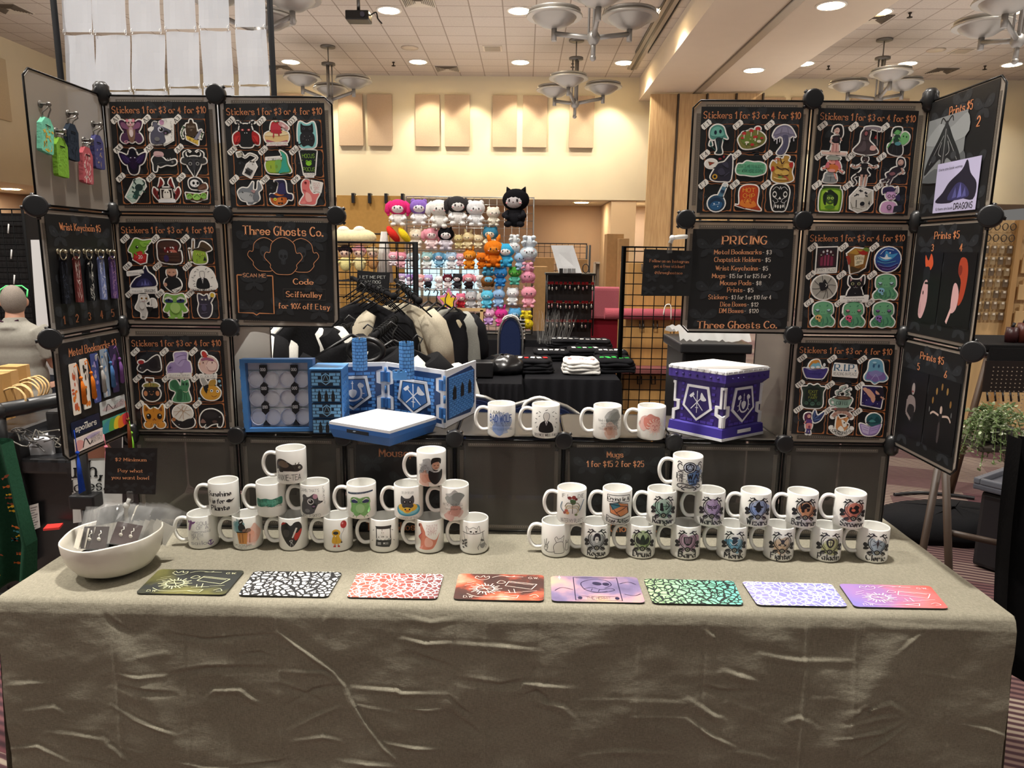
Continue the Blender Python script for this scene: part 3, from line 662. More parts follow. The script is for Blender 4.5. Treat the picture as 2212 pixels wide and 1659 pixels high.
# ================================================================ posters in the panels, stickers on them
OR='cc8459'; OL='efa676'
ST={
'A1':("gargoyle like pink and grey possum with purple fairy wings","Ms 48 60 24 92 6 88 14 62 30 48 424;Ms 46 48 18 44 8 20 26 8 46 32 535;s 38 80 62 80 66 50 58 14 42 14 34 50 865;e 50 82 16 11 dbb;| ;Ms 44 60 26 84 12 82 18 64 857;e 50 50 9 20 caa;e 50 44 7 14 edd;Me 38 92 6 6 e9a;Me 44 84 2.5 3 111;e 50 76 3 2 d68;c 3 40 12 30 6 22 14 34 16 d9a;n 50 99 8 222 <66>SHE WAS A FAIRY"),
'A2':("grey rat with huge eye, hand lettered in black around it","s 12 8 10 44 24 62 26 84 44 76 60 70 88 56 86 46 64 40 66 16 50 6 556;e 30 78 10 10 667;p 4 60 60 95 98 98 94 20 60 2 f3f2ec;|;s 12 8 10 44 24 62 26 84 44 76 60 70 88 56 86 46 64 40 66 16 50 6 556;e 30 78 10 10 667;e 56 86 9 10 c9b;e 50 60 11 11 dde;e 52 60 8 8 111;e 49 63 2.5 3 fff;e 70 48 10 8 222;e 68 46 4 3 868;e 87 54 4 3 333;e 34 24 10 8 777;n 26 92 11 222 <34>DAMN;n 64 92 8 222 <26>THATS;n 92 84 9 222 C;n 93 70 9 222 R;n 93 57 9 222 A;n 92 44 9 222 Z;n 90 30 9 222 Y;n 46 3 9 222 <50>WHO ASKED?"),
'A3':("dark cutting board sticker with cheese wedge and leaf sprigs","s 32 40 30 80 42 86 46 98 54 98 58 86 68 80 68 40 432;p 28 40 74 22 72 4 30 26 db5;c 3 16 30 12 50 24 74 252;c 3 84 28 90 44 92 50 252;p 56 26 82 60 90 62 70 22 889;|;e 50 96 3 3 111;t 50 72 7 a98 BOARD;t 50 60 6 a98 OF;e 42 26 4 3 a82;e 56 20 3 2 a82;e 64 14 3 2 a82;Ml 2 14 40 8 46 252;l 2 16 54 9 62 252;l 2 20 66 13 76 252"),
'A4':("dark indigo moth figure with a blue violet glow","Ms 46 60 20 78 -2 84 8 52 26 40 213;s 40 96 60 96 72 50 64 8 36 8 28 50 112;|;Ms 44 58 22 72 6 76 14 54 30 44 325;e 50 46 16 26 213;Me 42 66 3 2 dde;c 3 44 80 40 94 34 96 112;c 3 56 80 62 92 70 90 112;Mc 1.5 20 74 28 60 40 50 547"),
'A5':("black tardy rat lying flat with a pink hat shape","s 4 58 20 74 44 66 62 52 92 58 96 44 80 36 58 38 34 30 24 36 18 14 8 16 8 40 232428;|;s 14 70 16 88 46 86 48 70 caa;c 2 14 70 30 72 46 70 978;e 82 48 4 4 999;e 82 48 2 2 111;l 3 60 52 66 62 999;l 3 70 54 76 64 999;c 1.5 20 40 40 46 60 44 555"),
'A6':("black ox skull head with curved horns and pale eyes","s 30 66 24 40 40 10 50 -4 60 10 76 40 70 66 50 72 2a2a2e;Ms 34 64 20 76 24 96 40 88 30 94 12 84 18 62 222226;Ms 30 60 8 66 2 50 22 44 333;|;Me 36 44 7 7 999;Me 36 44 4 4 222;s 46 60 44 30 50 16 56 30 54 60 38383e;Me 46 12 2 3 000;Mc 2 30 56 36 62 46 58 555;c 2 50 20 50 0 50 -2 888"),
'A7':("dark horned goat figure in a pale green bottle","p 8 26 30 4 44 8 88 66 84 88 66 98 46 90 b9d2c6;|;p 12 28 30 10 42 14 82 66 78 84 66 92 50 86 c6dcd0;e 62 62 16 14 20 243a38;s 50 52 62 48 52 18 34 24 44 44 2a4a44;l 5 34 48 66 30 2a4a44;c 5 52 74 44 88 52 94 2a4a44;c 5 74 68 86 78 78 90 2a4a44;l 5 44 58 36 66 2a4a44;l 5 76 50 86 44 2a4a44;c 1.5 14 26 30 20 44 30 26 34 14 26 6a9"),
'A8':("white ghost in a picture frame with red brown leaves","p 18 12 82 12 76 62 20 62 211;Ms 18 14 -2 40 2 62 14 48 722;Ms 80 60 74 84 70 98 60 78 722;|;p 24 16 76 16 72 58 26 58 e8e4dc;p 30 22 70 22 70 54 30 54 2a1a16;s 38 22 38 46 50 56 62 46 62 22 eeeae0;Me 45 44 2.4 3 111;p 16 4 84 4 82 18 18 18 eee;Ml 2 14 20 2 56 511;l 2 64 62 68 92 511;Ml 3 10 34 18 50 933"),
'A9':("skeleton riding a green cart of cabbages","s 24 66 26 90 50 98 72 86 76 62 60 54 36 54 222226;s 56 62 86 76 92 56 66 50 643;p 8 40 60 34 92 44 88 18 50 6 12 18 5a3a22;|;e 46 76 18 15 eee;Me 42 77 5 6 111;e 50 67 2 2 111;Mc 2 40 62 46 60 50 61 111;e 22 26 12 11 8b5;e 50 24 16 13 9c6;e 78 28 12 12 8b5;c 2 16 26 24 32 30 24 362;c 2 40 22 52 32 62 22 362;c 2 72 28 80 34 86 26 362;p 60 58 84 68 86 60 64 50 754;l 3 12 12 90 8 432"),
'D1':("round black moth creature with red wings and antennae","s 26 8 24 50 32 84 68 84 76 50 74 8 50 2 1e1e20;Ms 26 60 2 46 4 12 26 22 a22;Mc 5 36 82 24 96 16 94 1e1e20;|;Me 38 66 6 4 c44;Me 38 66 2 2 fff;Ms 24 44 8 40 8 20 24 26 c33;Ml 3 24 92 18 84 222;Ml 3 30 94 28 100 222;Mp 44 56 48 56 46 52 fff;Ml 2 24 40 8 14 711"),
'D2':("slice of strawberry cheesecake with a pink topping","s 8 52 50 64 92 56 90 22 50 10 10 22 e5c48a;s 30 60 34 92 50 96 64 90 66 60 b33;s 60 86 88 66 96 76 70 96 c99;|;s 8 50 50 62 92 54 90 48 50 44 8 44 eedcb0;p 10 30 50 20 90 28 90 22 50 12 10 22 a56;s 32 60 32 80 48 92 64 80 64 60 c03a48;s 28 58 40 66 66 64 70 54 50 52 b22a3a;l 5 40 56 38 38 b22a3a;l 5 58 56 60 44 b22a3a;Ml 3 50 94 42 98 474;e 78 80 8 4 -40 ecc;p 8 6 92 8 88 22 12 20 f4f2ec;n 50 16 6 522 <76>MY BRAIN NEEDS SOME;n 50 8 6 a33 <74>CHEESECAKE OR SOMETHING"),
'D3':("black cat plush figure on a teal night sky shape","s 22 96 14 40 22 4 50 0 80 8 84 60 76 96 50 88 8cc;|;s 28 92 38 84 62 84 72 92 74 62 66 56 34 56 26 62 1c1c20;s 30 56 22 30 32 6 46 10 54 10 68 6 78 30 70 56 242428;Me 38 72 5 5 4a4a52;Me 38 72 2 3 000;Me 34 34 4 5 333338;c 5 30 20 16 12 12 24 1c1c20;Me 40 44 1 1 ccc;Me 46 30 1 1 ccc"),
'D4':("white tea bag with a dark forest print and looped string","p 30 14 58 -2 82 40 76 54 60 58 46 48 dcdcd8;c 3 62 56 86 74 60 88 40 76 28 92 a9a59a;p 14 78 30 82 26 96 10 92 b9b4a4;|;p 34 16 56 4 68 24 48 38 555;p 36 18 54 8 60 20 44 30 222;e 68 50 2.5 2.5 888;l 3 42 34 40 26 333;l 3 54 32 52 22 333;l 3 64 28 60 18 333;l 2 16 88 24 90 665"),
'D5':("green and teal alligator curled upward","s 2 40 8 60 40 66 60 66 66 84 60 100 82 84 88 50 98 20 66 14 36 14 12 18 6b8f3a;p 6 72 66 76 66 66 6 62 f2f0ea;|;s 50 16 62 50 68 72 62 96 80 82 84 50 92 22 68 18 3aa793;s 2 40 8 58 40 60 52 40 44 18 12 20 9ab83c;s 40 60 60 64 62 40 50 20 40 20 7bb35a;l 2 22 44 22 32 353;e 44 40 4 7 7a9c3a;Ml 2 30 64 34 70 463;n 36 69 6 222 <52>I GET KNOCKED DOWN;l 3 54 12 90 12 222"),
'D6':("black takeaway cup lettered HOCUS POCUS with green frog","p 18 96 82 96 70 8 30 8 1c2424;e 50 95 32 5 2c3838;|;e 50 94 30 4 1a1a1a;n 50 78 14 9c4 <46>HOCUS;e 50 50 11 9 8c3;Me 43 58 4 4 8c3;Me 43 58 1.6 2 111;n 50 28 14 9c4 <44>POCUS;Me 26 62 2 2 795;p 30 14 70 14 68 -4 32 -4 f2f0ea;n 50 9 6 222 <36>I SMELL CHILDREN;n 50 1 6 222 <26>TO EAT"),
'D7':("chubby grey shark with a rainbow belly","s 4 50 20 66 44 66 64 90 62 60 78 60 84 92 96 66 82 50 84 24 60 8 40 4 36 14 14 22 7c8288;|;s 6 44 30 50 60 44 80 30 60 14 40 12 16 26 aeb2b4;e 22 50 3.4 3.4 111;e 23 51 1 1 fff;l 2 48 36 52 44 555;l 2 54 34 58 42 555;s 64 44 84 34 74 12 60 24 6f757b;s 40 12 52 2 60 8 6f757b;s 54 56 70 58 66 46 a88"),
'D8':("carved orange pumpkin wearing a crooked navy witch hat","s 14 44 34 40 46 86 30 94 52 98 72 92 76 50 96 42 92 22 60 32 20 28 252342;e 44 24 32 24 c76a2c;|;e 44 22 12 22 d97f3c;c 2 22 8 18 22 24 38 a4521c;c 2 64 6 70 20 66 36 a4521c;s 18 46 46 36 84 44 92 26 60 34 30 28 8 34 252342;s 40 48 50 80 66 84 72 46 332f5c;e 30 24 6 6 dd5;e 30 24 3 3 9a2;p 52 22 60 22 56 32 211;Ml 4 40 10 46 6 211;l 4 40 10 60 10 211;s 32 92 44 88 42 74 34 78 111"),
'D9':("pink dinosaur standing with a speech text block","s 20 84 34 98 50 92 48 66 62 44 84 46 72 24 64 4 34 4 8 6 14 22 26 40 20 56 e27a78;p 54 94 96 84 88 50 62 56 f2f0ea;|;s 34 50 30 30 36 14 54 16 50 40 f3b6ae;e 34 86 5 5 822;e 33 87 2 2 111;l 4 22 60 34 56 c55;s 10 8 26 18 30 6 e98c88;n 74 84 6 b44 <28>THIS IS THE;n 75 76 6 b44 <26>FACE OF A;n 75 68 6 b44 <22>HUNGRY;n 76 60 6 b44 <18>KITTY"),
'B1':("green baby dragon hugging a red twenty sided die","s 4 50 18 76 34 98 62 90 96 92 78 70 74 56 62 44 60 20 22 20 16 40 6fa033;p 24 40 50 50 74 34 68 4 46 -2 20 14 b3282a;|;e 38 64 6 6 111;e 40 66 2 2 fff;s 50 84 74 86 92 90 74 68 60 66 8cc04a;p 30 36 50 46 68 32 62 12 44 6 28 16 d0393a;l 1.5 30 36 62 12 911;l 1.5 68 32 28 16 911;t 48 25 13 fff 20;l 6 24 46 36 34 6fa033;l 6 62 48 60 36 6fa033;l 2 66 78 88 74 4a7a22"),
'B2':("brown treasure chest monster with teeth and a tongue","s 4 54 8 84 30 94 76 92 92 74 84 52 94 48 88 4 12 10 3b2622;|;s 10 78 30 88 74 86 86 74 80 66 20 62 4c3028;p 26 64 82 72 80 44 30 46 6a1a1a;Mp 30 66 36 66 33 56 eee;p 52 68 58 68 55 60 eee;p 60 68 66 69 63 60 eee;p 40 46 46 46 43 54 eee;p 54 46 60 46 57 54 eee;s 50 54 70 56 82 40 76 16 66 18 68 40 c76;p 10 44 88 46 86 8 14 14 4a2f24;l 1.5 12 34 86 36 2a1812;l 1.5 12 24 86 24 2a1812;e 36 22 10 14 3a2a5a"),
'B3':("green slime wearing a brown wizard hat with staff","s 22 8 24 50 46 60 70 50 74 10 50 2 8fb03c;s 20 58 44 62 58 88 78 82 96 60 72 50 50 54 4a3a26;l 5 14 12 10 60 7a5a32;l 5 24 60 28 96 7a5a32;|;Me 40 40 5 4 cd5;Me 40 40 2 2 111;e 48 30 3 2 562;p 60 14 74 14 68 32 222;l 2 36 8 36 20 573;c 4 36 60 56 64 80 54 2e2418;e 28 96 4 4 bbb;l 3 14 18 4 14 8fb03c"),
'B4':("navy mountain dragon shape with lettering about book dragons","s 0 18 22 50 44 62 56 84 64 100 72 78 94 58 100 24 60 18 24 14 211f3c;p -8 76 56 84 56 72 -8 64 f2f0ea;p 0 8 98 14 98 -6 0 -8 f2f0ea;|;s 24 20 36 44 60 52 78 40 82 22 34325e;p 40 22 46 40 52 24 5a5a94;p 52 22 58 48 64 24 66a;p 62 22 70 40 74 24 5a5a94;n 24 74 6 222 <56>there are book worms;n 24 1 6 222 <40>& there are book;t 74 2 11 222 <42>DRAGONS"),
'B5':("bearded man in a black sweater above a small card","e 50 74 20 22 c99a82;s 28 50 72 50 84 20 56 -6 20 22 1c1c1e;|;s 30 84 36 100 64 100 70 84 64 90 36 90 221;s 32 68 38 50 62 50 68 68 58 62 42 62 2a1c18;Ml 2 38 76 46 76 211;l 2 46 60 54 60 a66;s 28 52 72 52 80 22 56 0 24 22 1c1c1e;p 44 4 84 20 74 6 56 -6 f2f0ea;t 64 4 5 222 <20>KING;e 22 26 7 8 c99a82"),
'B6':("black suit and tie among scattered marks, SILENCE WILL FALL","s 4 10 2 50 16 84 50 98 84 84 98 50 96 10 f2f0ea;|;s 26 12 30 46 50 54 70 46 74 12 17171a;e 50 66 10 14 e6e4de;c 1.5 40 66 42 78 50 80 58 78 60 66 58 56 50 51 42 56 40 66 222;p 46 52 54 52 50 30 fff;p 48 50 52 50 50 34 111;l 2 16 60 24 64 333;l 2 12 42 20 38 333;l 2 20 76 28 80 333;l 2 30 88 38 84 333;Ml 2 84 52 92 56 333;l 2 72 76 80 80 333;l 2 64 86 70 92 333;l 2 12 26 20 30 333;Ml 2 14 20 22 18 333;T 50 3 9 111 <92>SILENCE WILL FALL"),
'B7':("pale grey clown like figure holding a white glove","s 30 76 36 96 62 94 66 72 54 62 58 40 50 2 34 0 34 24 14 40 24 62 c9c7c2;s 74 50 76 76 92 74 94 46 60 50 e4e2dc;|;e 46 78 14 14 e4e2dc;Me 41 80 4 4 a72;Me 41 80 2 2 111;c 2 40 70 46 67 54 71 722;p 56 46 84 44 66 16 60 30 1a1a1a;e 40 50 10 14 dedcd6;l 3 36 4 46 4 222;l 5 78 56 80 76 c9c7c2"),
'B8':("green frog standing with heavy lidded eyes","s 6 66 16 96 40 92 60 92 84 96 94 66 84 56 96 30 82 22 74 30 70 4 30 4 26 30 18 22 4 30 16 56 7fb24c;|;Me 26 76 16 14 e9efe0;Ms 12 72 26 76 42 70 40 62 16 62 24305c;Me 27 72 4 5 111;c 3 12 82 26 88 42 80 5a8a34;Mc 3 12 82 26 88 42 80 5a8a34;e 50 40 20 22 a6cc74;Mc 2 46 64 48 62 50 63 486;Ms 30 6 18 -2 44 -4 40 12 8fbf5a"),
'B9':("dark robed cat wizard raising a yellow light","s 28 72 30 96 50 88 64 94 68 70 78 50 74 20 60 2 34 4 24 30 30 56 34303e;l 8 70 62 84 86 34303e;e 84 92 8 9 d9b93a;|;s 34 72 36 86 50 82 60 86 62 70 4a4454;Me 43 74 3.4 3.4 d8d8c8;e 48 40 10 14 4a4660;l 3 36 18 60 22 5a5668;l 4 34 54 62 54 58506a"),
'C1':("black opossum lying down with a red ball cap","s 2 30 16 52 40 58 70 80 90 84 96 50 92 24 60 20 40 30 20 18 2f2b2c;e 18 58 12 8 a33;|;e 18 30 10 9 3d3838;e 14 34 2 2 ddd;s 50 54 72 72 84 60 80 34 56 34 1f1c1e;l 3 30 56 40 60 eee;n 46 68 6 222 <30>LOAF;l 2 86 40 98 30 555"),
'C2':("lilac water bear with lettering below","s 4 34 18 54 36 60 36 92 58 98 88 96 86 66 98 52 92 6 10 6 4 16 a693c4;p 4 12 96 14 96 -8 4 -10 f2f0ea;|;s 36 58 40 88 60 94 80 80 70 50 56 38 b6a5d2;c 2 50 50 66 66 86 68 7b689a;c 2 44 76 62 84 84 86 7b689a;e 16 34 12 11 9a86ba;l 2 10 34 22 34 534a72;l 2 16 28 16 40 534a72;l 2 12 30 20 38 534a72;s 50 30 60 12 70 30 a693c4;p 6 8 94 8 94 -4 6 -4 f2f0ea;n 50 2 7 222 <84>I BELIEVE IN WATER BEARS"),
'C3':("pink round chicken with a red comb, CLUCK YOU","e 52 42 38 38 e2bfb4;s 34 76 28 92 36 100 48 90 48 72 c33a34;p 14 2 80 4 78 -12 16 -12 f2f0ea;|;e 64 38 24 22 ecd0c6;c 2 44 44 54 60 78 58 88 40 78 20 54 20 44 36 a77;s 24 68 48 74 74 66 70 58 46 64 28 60 9a5c7a;Me 32 52 2.5 3 411;p 12 48 20 52 20 44 d9a24a;n 47 -5 9 222 <58>CLUCK YOU"),
'C4':("black cauldron face with fries and a wooden sign","e 50 34 36 32 2b2426;s 20 62 30 76 70 76 80 62 9a8b4c;p 30 98 60 96 60 84 32 86 6b4226;l 3 46 86 48 66 6b4226;|;e 50 34 32 28 1f1a1c;Me 26 34 8 11 c98458;c 2 44 32 50 28 56 32 c98458;Me 42 42 2 2 c98458;l 2 36 92 54 91 2e1a10;l 4 30 66 30 74 7a8a3a;l 4 44 66 46 78 c9a84a;l 4 60 66 62 76 7a8a3a"),
'C5':("green cat with a bushy tail sitting","s 14 4 30 40 8 54 10 84 34 92 50 66 56 92 66 86 80 92 86 70 80 48 88 6 60 -2 4e8c62;|;s 14 66 14 84 34 90 44 66 38 42 26 52 356b48;s 30 10 40 50 56 48 50 4 2f6242;Me 34 70 0 0 000;e 62 74 4 5 1d3a2c;e 76 74 4 5 1d3a2c;s 58 84 58 94 66 86 6fae82;s 76 86 84 92 84 80 6fae82;c 2 60 50 64 30 62 6 2f5a40;l 2 70 40 72 6 2f5a40;c 2 60 44 72 40 80 46 d8e0c0"),
'C6':("yellow and black striped bee fish","s 14 40 26 62 46 72 70 66 92 44 88 20 66 6 36 8 20 22 d39a34;s 18 84 20 100 34 92 46 66 30 62 aaa9a4;s 50 66 54 86 76 90 74 68 b38a3a;|;s 26 60 46 70 44 50 34 36 222;s 44 56 70 54 72 46 48 46 d39a34;e 58 44 6 6 fff;e 58 44 3 3 111;e 82 42 6 6 fff;e 81 42 3 3 111;c 2 56 24 66 18 78 24 622;c 3 30 62 40 50 36 34 222;e 92 84 6 6 8ab8cc;e 96 66 4 4 8ab8cc;e 6 12 5 5 8ab8cc"),
'C7':("orange pumpkin cat face with two round paws","s 14 34 8 66 14 98 34 78 52 84 70 78 88 98 92 66 86 34 70 18 30 18 d08a2c;Me 26 12 18 14 d6923a;|;Ms 16 70 18 88 28 76 8a4e1c;Me 28 48 10 12 211a18;Me 26 53 3 3 fff;l 3 46 84 54 90 5a7a3a;p 47 40 53 40 50 37 622;Mc 2 50 37 46 32 42 34 622;c 2 50 84 50 74 48 66 a4661c;Mc 2 38 20 34 10 36 4 a4661c"),
'C8':("white yarn ball tangle above a black cat","e 50 60 40 36 dedad2;s 6 30 20 36 40 24 70 36 90 36 96 20 84 2 50 -4 26 4 222224;|;l 1.4 20 50 60 92 a97a4a;l 1.4 30 86 80 50 a97a4a;l 1.4 14 66 86 74 a97a4a;l 1.4 50 96 52 34 a97a4a;l 1.4 70 90 34 36 a97a4a;e 12 34 8 8 a96a3a;s 22 20 34 28 60 22 84 26 80 4 40 2 1a1a1c;c 4 78 20 88 40 94 30 1a1a1c;e 32 12 1.6 1.6 ddd"),
'C9':("round black tapir like animal walking","s 2 20 6 50 26 74 60 78 88 62 96 40 92 16 84 4 74 6 74 18 50 14 30 2 22 2 26 16 14 6 8 6 1f1c1e;|;e 46 54 30 16 2e2a2c;e 84 46 4 2 999;s 4 22 14 38 26 22 8a6a62;e 62 26 10 6 5a4440;l 2 10 8 12 0 ccc;l 2 28 6 26 0 ccc;l 2 78 8 80 2 ccc"),
'E1':("teal mushroom ghost with drooping black eyes","s 12 56 14 86 36 100 60 92 70 66 78 50 60 54 50 44 40 54 26 46 4f8f83;s 34 50 42 10 36 -4 60 -4 56 20 58 50 1f2c30;s 12 26 16 42 22 26 2d5a54;|;s 18 60 20 84 40 94 56 84 62 60 6fb3a4;e 32 72 5 8 123;e 50 76 5 7 123;l 3 16 24 36 6 2d5a54;l 2 44 40 44 10 3d5a5e;l 3 60 52 64 40 4f8f83"),
'E2':("oval mossy patch with small red capped mushrooms","s 0 50 20 70 60 80 96 60 96 34 60 14 20 12 4 30 7a7a3c;e 20 66 8 6 b33;e 46 76 8 6 b33;e 70 84 10 7 b33;|;s 8 46 30 60 70 58 88 44 60 28 24 26 6a7f35;l 3 20 62 20 48 e8e0cc;l 3 46 72 46 56 e8e0cc;l 3 70 80 70 62 e8e0cc;Me 14 50 6 4 b33;e 62 54 9 5 b33;l 4 62 50 62 38 e8e0cc;e 32 34 8 4 e0d8c0;e 52 26 7 5 b33;l 4 30 34 30 24 e8e0cc;e 76 38 8 5 e8e0cc;Me 44 46 3 2 c9b080"),
'E3':("grey purple ink cap mushroom with dripping edge","s 8 60 20 86 46 98 72 90 92 58 80 60 70 52 60 60 46 52 34 58 20 50 77738c;s 44 60 46 30 26 -4 50 -8 66 24 64 60 55546e;|;s 14 64 30 86 50 92 74 82 84 64 50 72 8c88a0;l 4 12 58 14 40 c9c7d0;l 4 24 52 24 30 c9c7d0;l 4 34 54 34 36 c9c7d0;l 4 72 56 72 36 c9c7d0;l 4 84 58 86 40 c9c7d0;l 2 52 50 42 6 7a7894;Ml 1.5 40 88 34 66 66647a"),
'E4':("black crow head with a yellow eye thinking of pizza","s 20 16 30 40 46 66 70 74 96 98 96 10 70 2 34 4 2a2836;e 20 66 22 16 e9e6de;|;p 8 74 34 70 14 58 7a4a26;e 18 66 3 3 a33;e 26 68 2 2 a33;e 36 18 10 10 c99a3a;e 36 18 5 5 111;s 46 40 62 50 74 30 56 24 3c3a4c;s 60 66 80 72 84 50 3c3a4c;l 2 70 20 90 36 4a485c;e 52 84 6 4 8a2a34;e 66 92 4 5 8a2a34"),
'E5':("green watercolour patch, DONATE ME TO SCIENCE","s -4 40 2 64 20 66 34 76 60 72 84 72 104 62 104 36 84 26 60 22 30 26 6 28 6bb48c;|;s 20 42 40 60 80 56 90 40 60 32 54a07c;n 50 57 11 181a18 <98>DONATE ME TO SCIENCE;n 50 40 11 181a18 <98>MY WORK HERE IS DONE"),
'E6':("yellow bunny pile of noodles, bacon and peppers","s 16 10 14 40 6 60 14 80 30 70 28 92 50 88 56 100 74 96 70 80 90 70 86 40 92 10 50 0 b58b3e;|;e 46 76 12 10 d9b35a;e 64 62 12 10 d9b35a;e 36 40 14 10 d9b35a;e 62 36 14 10 d9b35a;s 8 50 14 62 22 50 12 40 b8302a;s 74 70 88 76 88 58 80 56 b8302a;c 4 28 60 44 50 62 52 76 44 4a2a1c;c 4 34 30 50 24 74 28 4a2a1c;c 4 20 20 40 14 70 14 e6c987;c 5 60 24 70 16 76 8 b65040;e 44 20 8 4 7a9a4a;c 4 40 92 48 70 56 80 4a2a1c;c 4 18 84 30 90 38 80 c76a5a"),
'E7':("blue round potion flask with sparkling liquid","e 44 28 32 30 2c4c66;p 48 56 66 52 78 88 64 92 56809a;e 74 96 8 7 cfd8dc;|;e 44 26 27 24 1d3550;s 22 24 40 36 66 30 60 8 40 2 24 10 2a5c8a;e 36 26 3 3 cde;e 50 16 2 2 cde;e 54 30 2 3 cde;l 1.5 30 20 56 24 9bd;p 56 70 72 66 74 76 60 80 1d3550"),
'E8':("red melting gravestone with flames, HOT CHIP GIRL","s 16 26 14 70 24 92 56 98 84 86 82 30 98 4 60 8 30 14 0 24 b4431f;|;p 20 30 20 74 30 88 70 88 78 76 76 26 c4441c;s 18 24 26 44 36 28 46 44 58 26 68 40 80 20 50 12 e08030;n 50 79 15 f2c04a <46>HOT;n 50 58 14 f2c04a <42>CHIP;n 50 40 12 f2c04a <32>GIRL;l 3 6 22 40 10 8a2a14;l 3 60 8 94 8 8a2a14"),
'E9':("black sugar skull outline with white patterns","s 18 44 16 78 32 98 68 98 84 78 82 44 72 4 50 0 28 4 161618;|;Me 30 62 8 12 e8e6e0;Ms 30 70 24 62 30 56 36 62 161618;p 44 44 56 44 50 54 e8e6e0;Mc 2 22 78 34 90 46 84 ccc;Mc 2 24 40 34 30 46 36 ccc;Me 36 18 3 6 e8e6e0;Me 45 16 3 7 e8e6e0;Ml 2 28 8 32 30 ccc;Mc 2 30 50 40 44 44 36 ccc;Ml 2 50 92 46 80 ccc"),
'F1':("pale woman in a black dress with long black hair","e 54 82 14 14 d9b4a8;s 40 98 66 100 74 72 68 56 60 70 44 88 34 76 1d181c;s 36 60 66 62 62 34 40 34 241e24;p 38 36 62 36 66 4 34 4 d9a8a0;p 0 4 96 2 92 -8 4 -6 e8c8bc;|;e 52 82 9 11 e2c0b4;Ml 2 45 84 49 84 211;l 2 48 76 54 76 a33;l 5 36 56 28 40 d9b4a8;l 5 28 40 42 34 d9b4a8;l 5 66 56 72 44 d9b4a8;e 50 50 8 10 3a2430;l 2 42 34 42 4 a66;l 2 54 34 54 4 a66;l 2 30 0 70 -1 b87"),
'F2':("hooded reaper figure in a grey cloak with scythe","s 4 8 26 40 30 78 50 92 62 78 60 50 80 30 96 4 50 -4 4a3f42;s 40 96 70 100 98 96 96 84 70 90 46 86 8a8088;|;e 46 74 9 12 2a2226;e 46 74 6 8 9a5a5e;s 14 10 34 30 40 60 52 20 40 6 5c5054;l 3 86 92 92 30 a89a94;s 66 14 84 12 90 26 70 30 e0b0a8;p 78 56 84 70 88 54 a33;l 2 30 50 60 46 332a2e"),
'F3':("green skinned woman with a green ghost and dark skirt","e 44 84 14 12 4e9a58;s 30 96 56 100 60 86 46 90 30 80 26 66 1f2a24;s 34 70 56 70 50 44 34 44 274a38;s 22 40 62 40 70 6 54 -4 20 6 14 30 232326;s 58 50 60 74 74 84 90 72 88 50 70 36 7cc07a;|;e 44 82 9 9 6cb56c;e 68 68 2.4 3 132;e 80 66 2.4 3 132;l 5 50 62 60 50 6cb56c;l 5 34 64 24 46 6cb56c;l 5 24 46 12 24 6cb56c;e 50 40 12 7 5a9aa4;l 2 34 34 30 4 3a3a40;l 2 46 34 50 0 3a3a40"),
'F4':("pink haired cowgirl in jeans shorts","s 26 96 40 100 72 94 70 86 28 88 8f948a;e 46 80 15 12 ed9c90;s 58 88 72 76 80 54 64 50 56 70 d9747e;s 24 60 48 68 70 58 62 38 36 40 d97a3e;s 20 16 24 34 46 38 62 32 66 2 20 2 8a8f90;l 7 30 60 10 50 ed9c90;l 6 70 50 90 38 ed9c90;|;s 30 84 34 94 62 92 66 84 a3a79c;Ml 2 40 80 44 80 622;s 26 76 20 58 34 54 34 72 d9747e;e 46 44 14 6 eaa098;l 2 44 4 44 30 5a5f60;l 2 30 24 60 24 c9ccc8;l 5 56 34 66 12 ed9c90"),
'F5':("goat headed dancer in a short black dress","e 50 92 12 11 2c2426;s 36 74 64 74 60 52 72 32 28 32 40 52 1f1b1e;l 6 36 70 16 60 caa090;l 6 16 60 2 66 caa090;l 6 64 70 84 60 caa090;l 6 84 60 98 66 caa090;p 38 34 48 34 46 -8 40 -8 caa090;p 54 34 64 34 60 -8 54 -8 caa090;c 6 28 34 10 20 22 4 14 -6 241c1e;|;e 50 90 8 8 4a3a3a;Mc 3 44 98 40 104 34 102 221;l 2 44 86 48 86 ccc;c 2 38 60 50 56 62 60 443;l 2 41 10 46 10 8a6a60"),
'F6':("pale woman in black reclining with crossed legs","s 60 98 80 96 86 70 70 60 58 76 241f26;e 70 82 11 12 caa294;s 40 58 64 66 76 50 50 38 36 46 2a2228;s 20 40 50 50 62 40 40 22 26 26 2c242e;l 7 40 36 20 14 3a2c34;l 7 20 14 4 10 3a2c34;l 7 44 30 30 -2 3a2c34;l 6 74 62 84 44 caa294;|;e 68 82 7 9 d9b4a6;Ml 2 64 84 68 84 211;s 30 40 46 46 54 38 40 32 8a5a60;l 5 84 44 66 36 caa294;l 2 66 76 70 76 933"),
'F7':("green jar holding a curly haired green face","p 18 90 82 90 82 98 18 98 35452a;s 10 10 8 70 22 88 78 88 92 70 90 10 76 2 24 2 5d8a1f;|;s 16 14 14 68 26 82 74 82 86 68 84 14 72 8 28 8 9cc83a;e 50 48 18 20 3e5c26;s 24 36 22 66 44 84 64 74 78 60 76 30 64 24 60 60 36 62 34 26 1e2a1a;Me 43 52 6 5 b8d86a;Me 43 52 2.5 2 111;e 50 38 5 3 8a3;s 30 18 50 26 70 18 50 10 5a8a24;e 34 76 4 2 d5e8a0"),
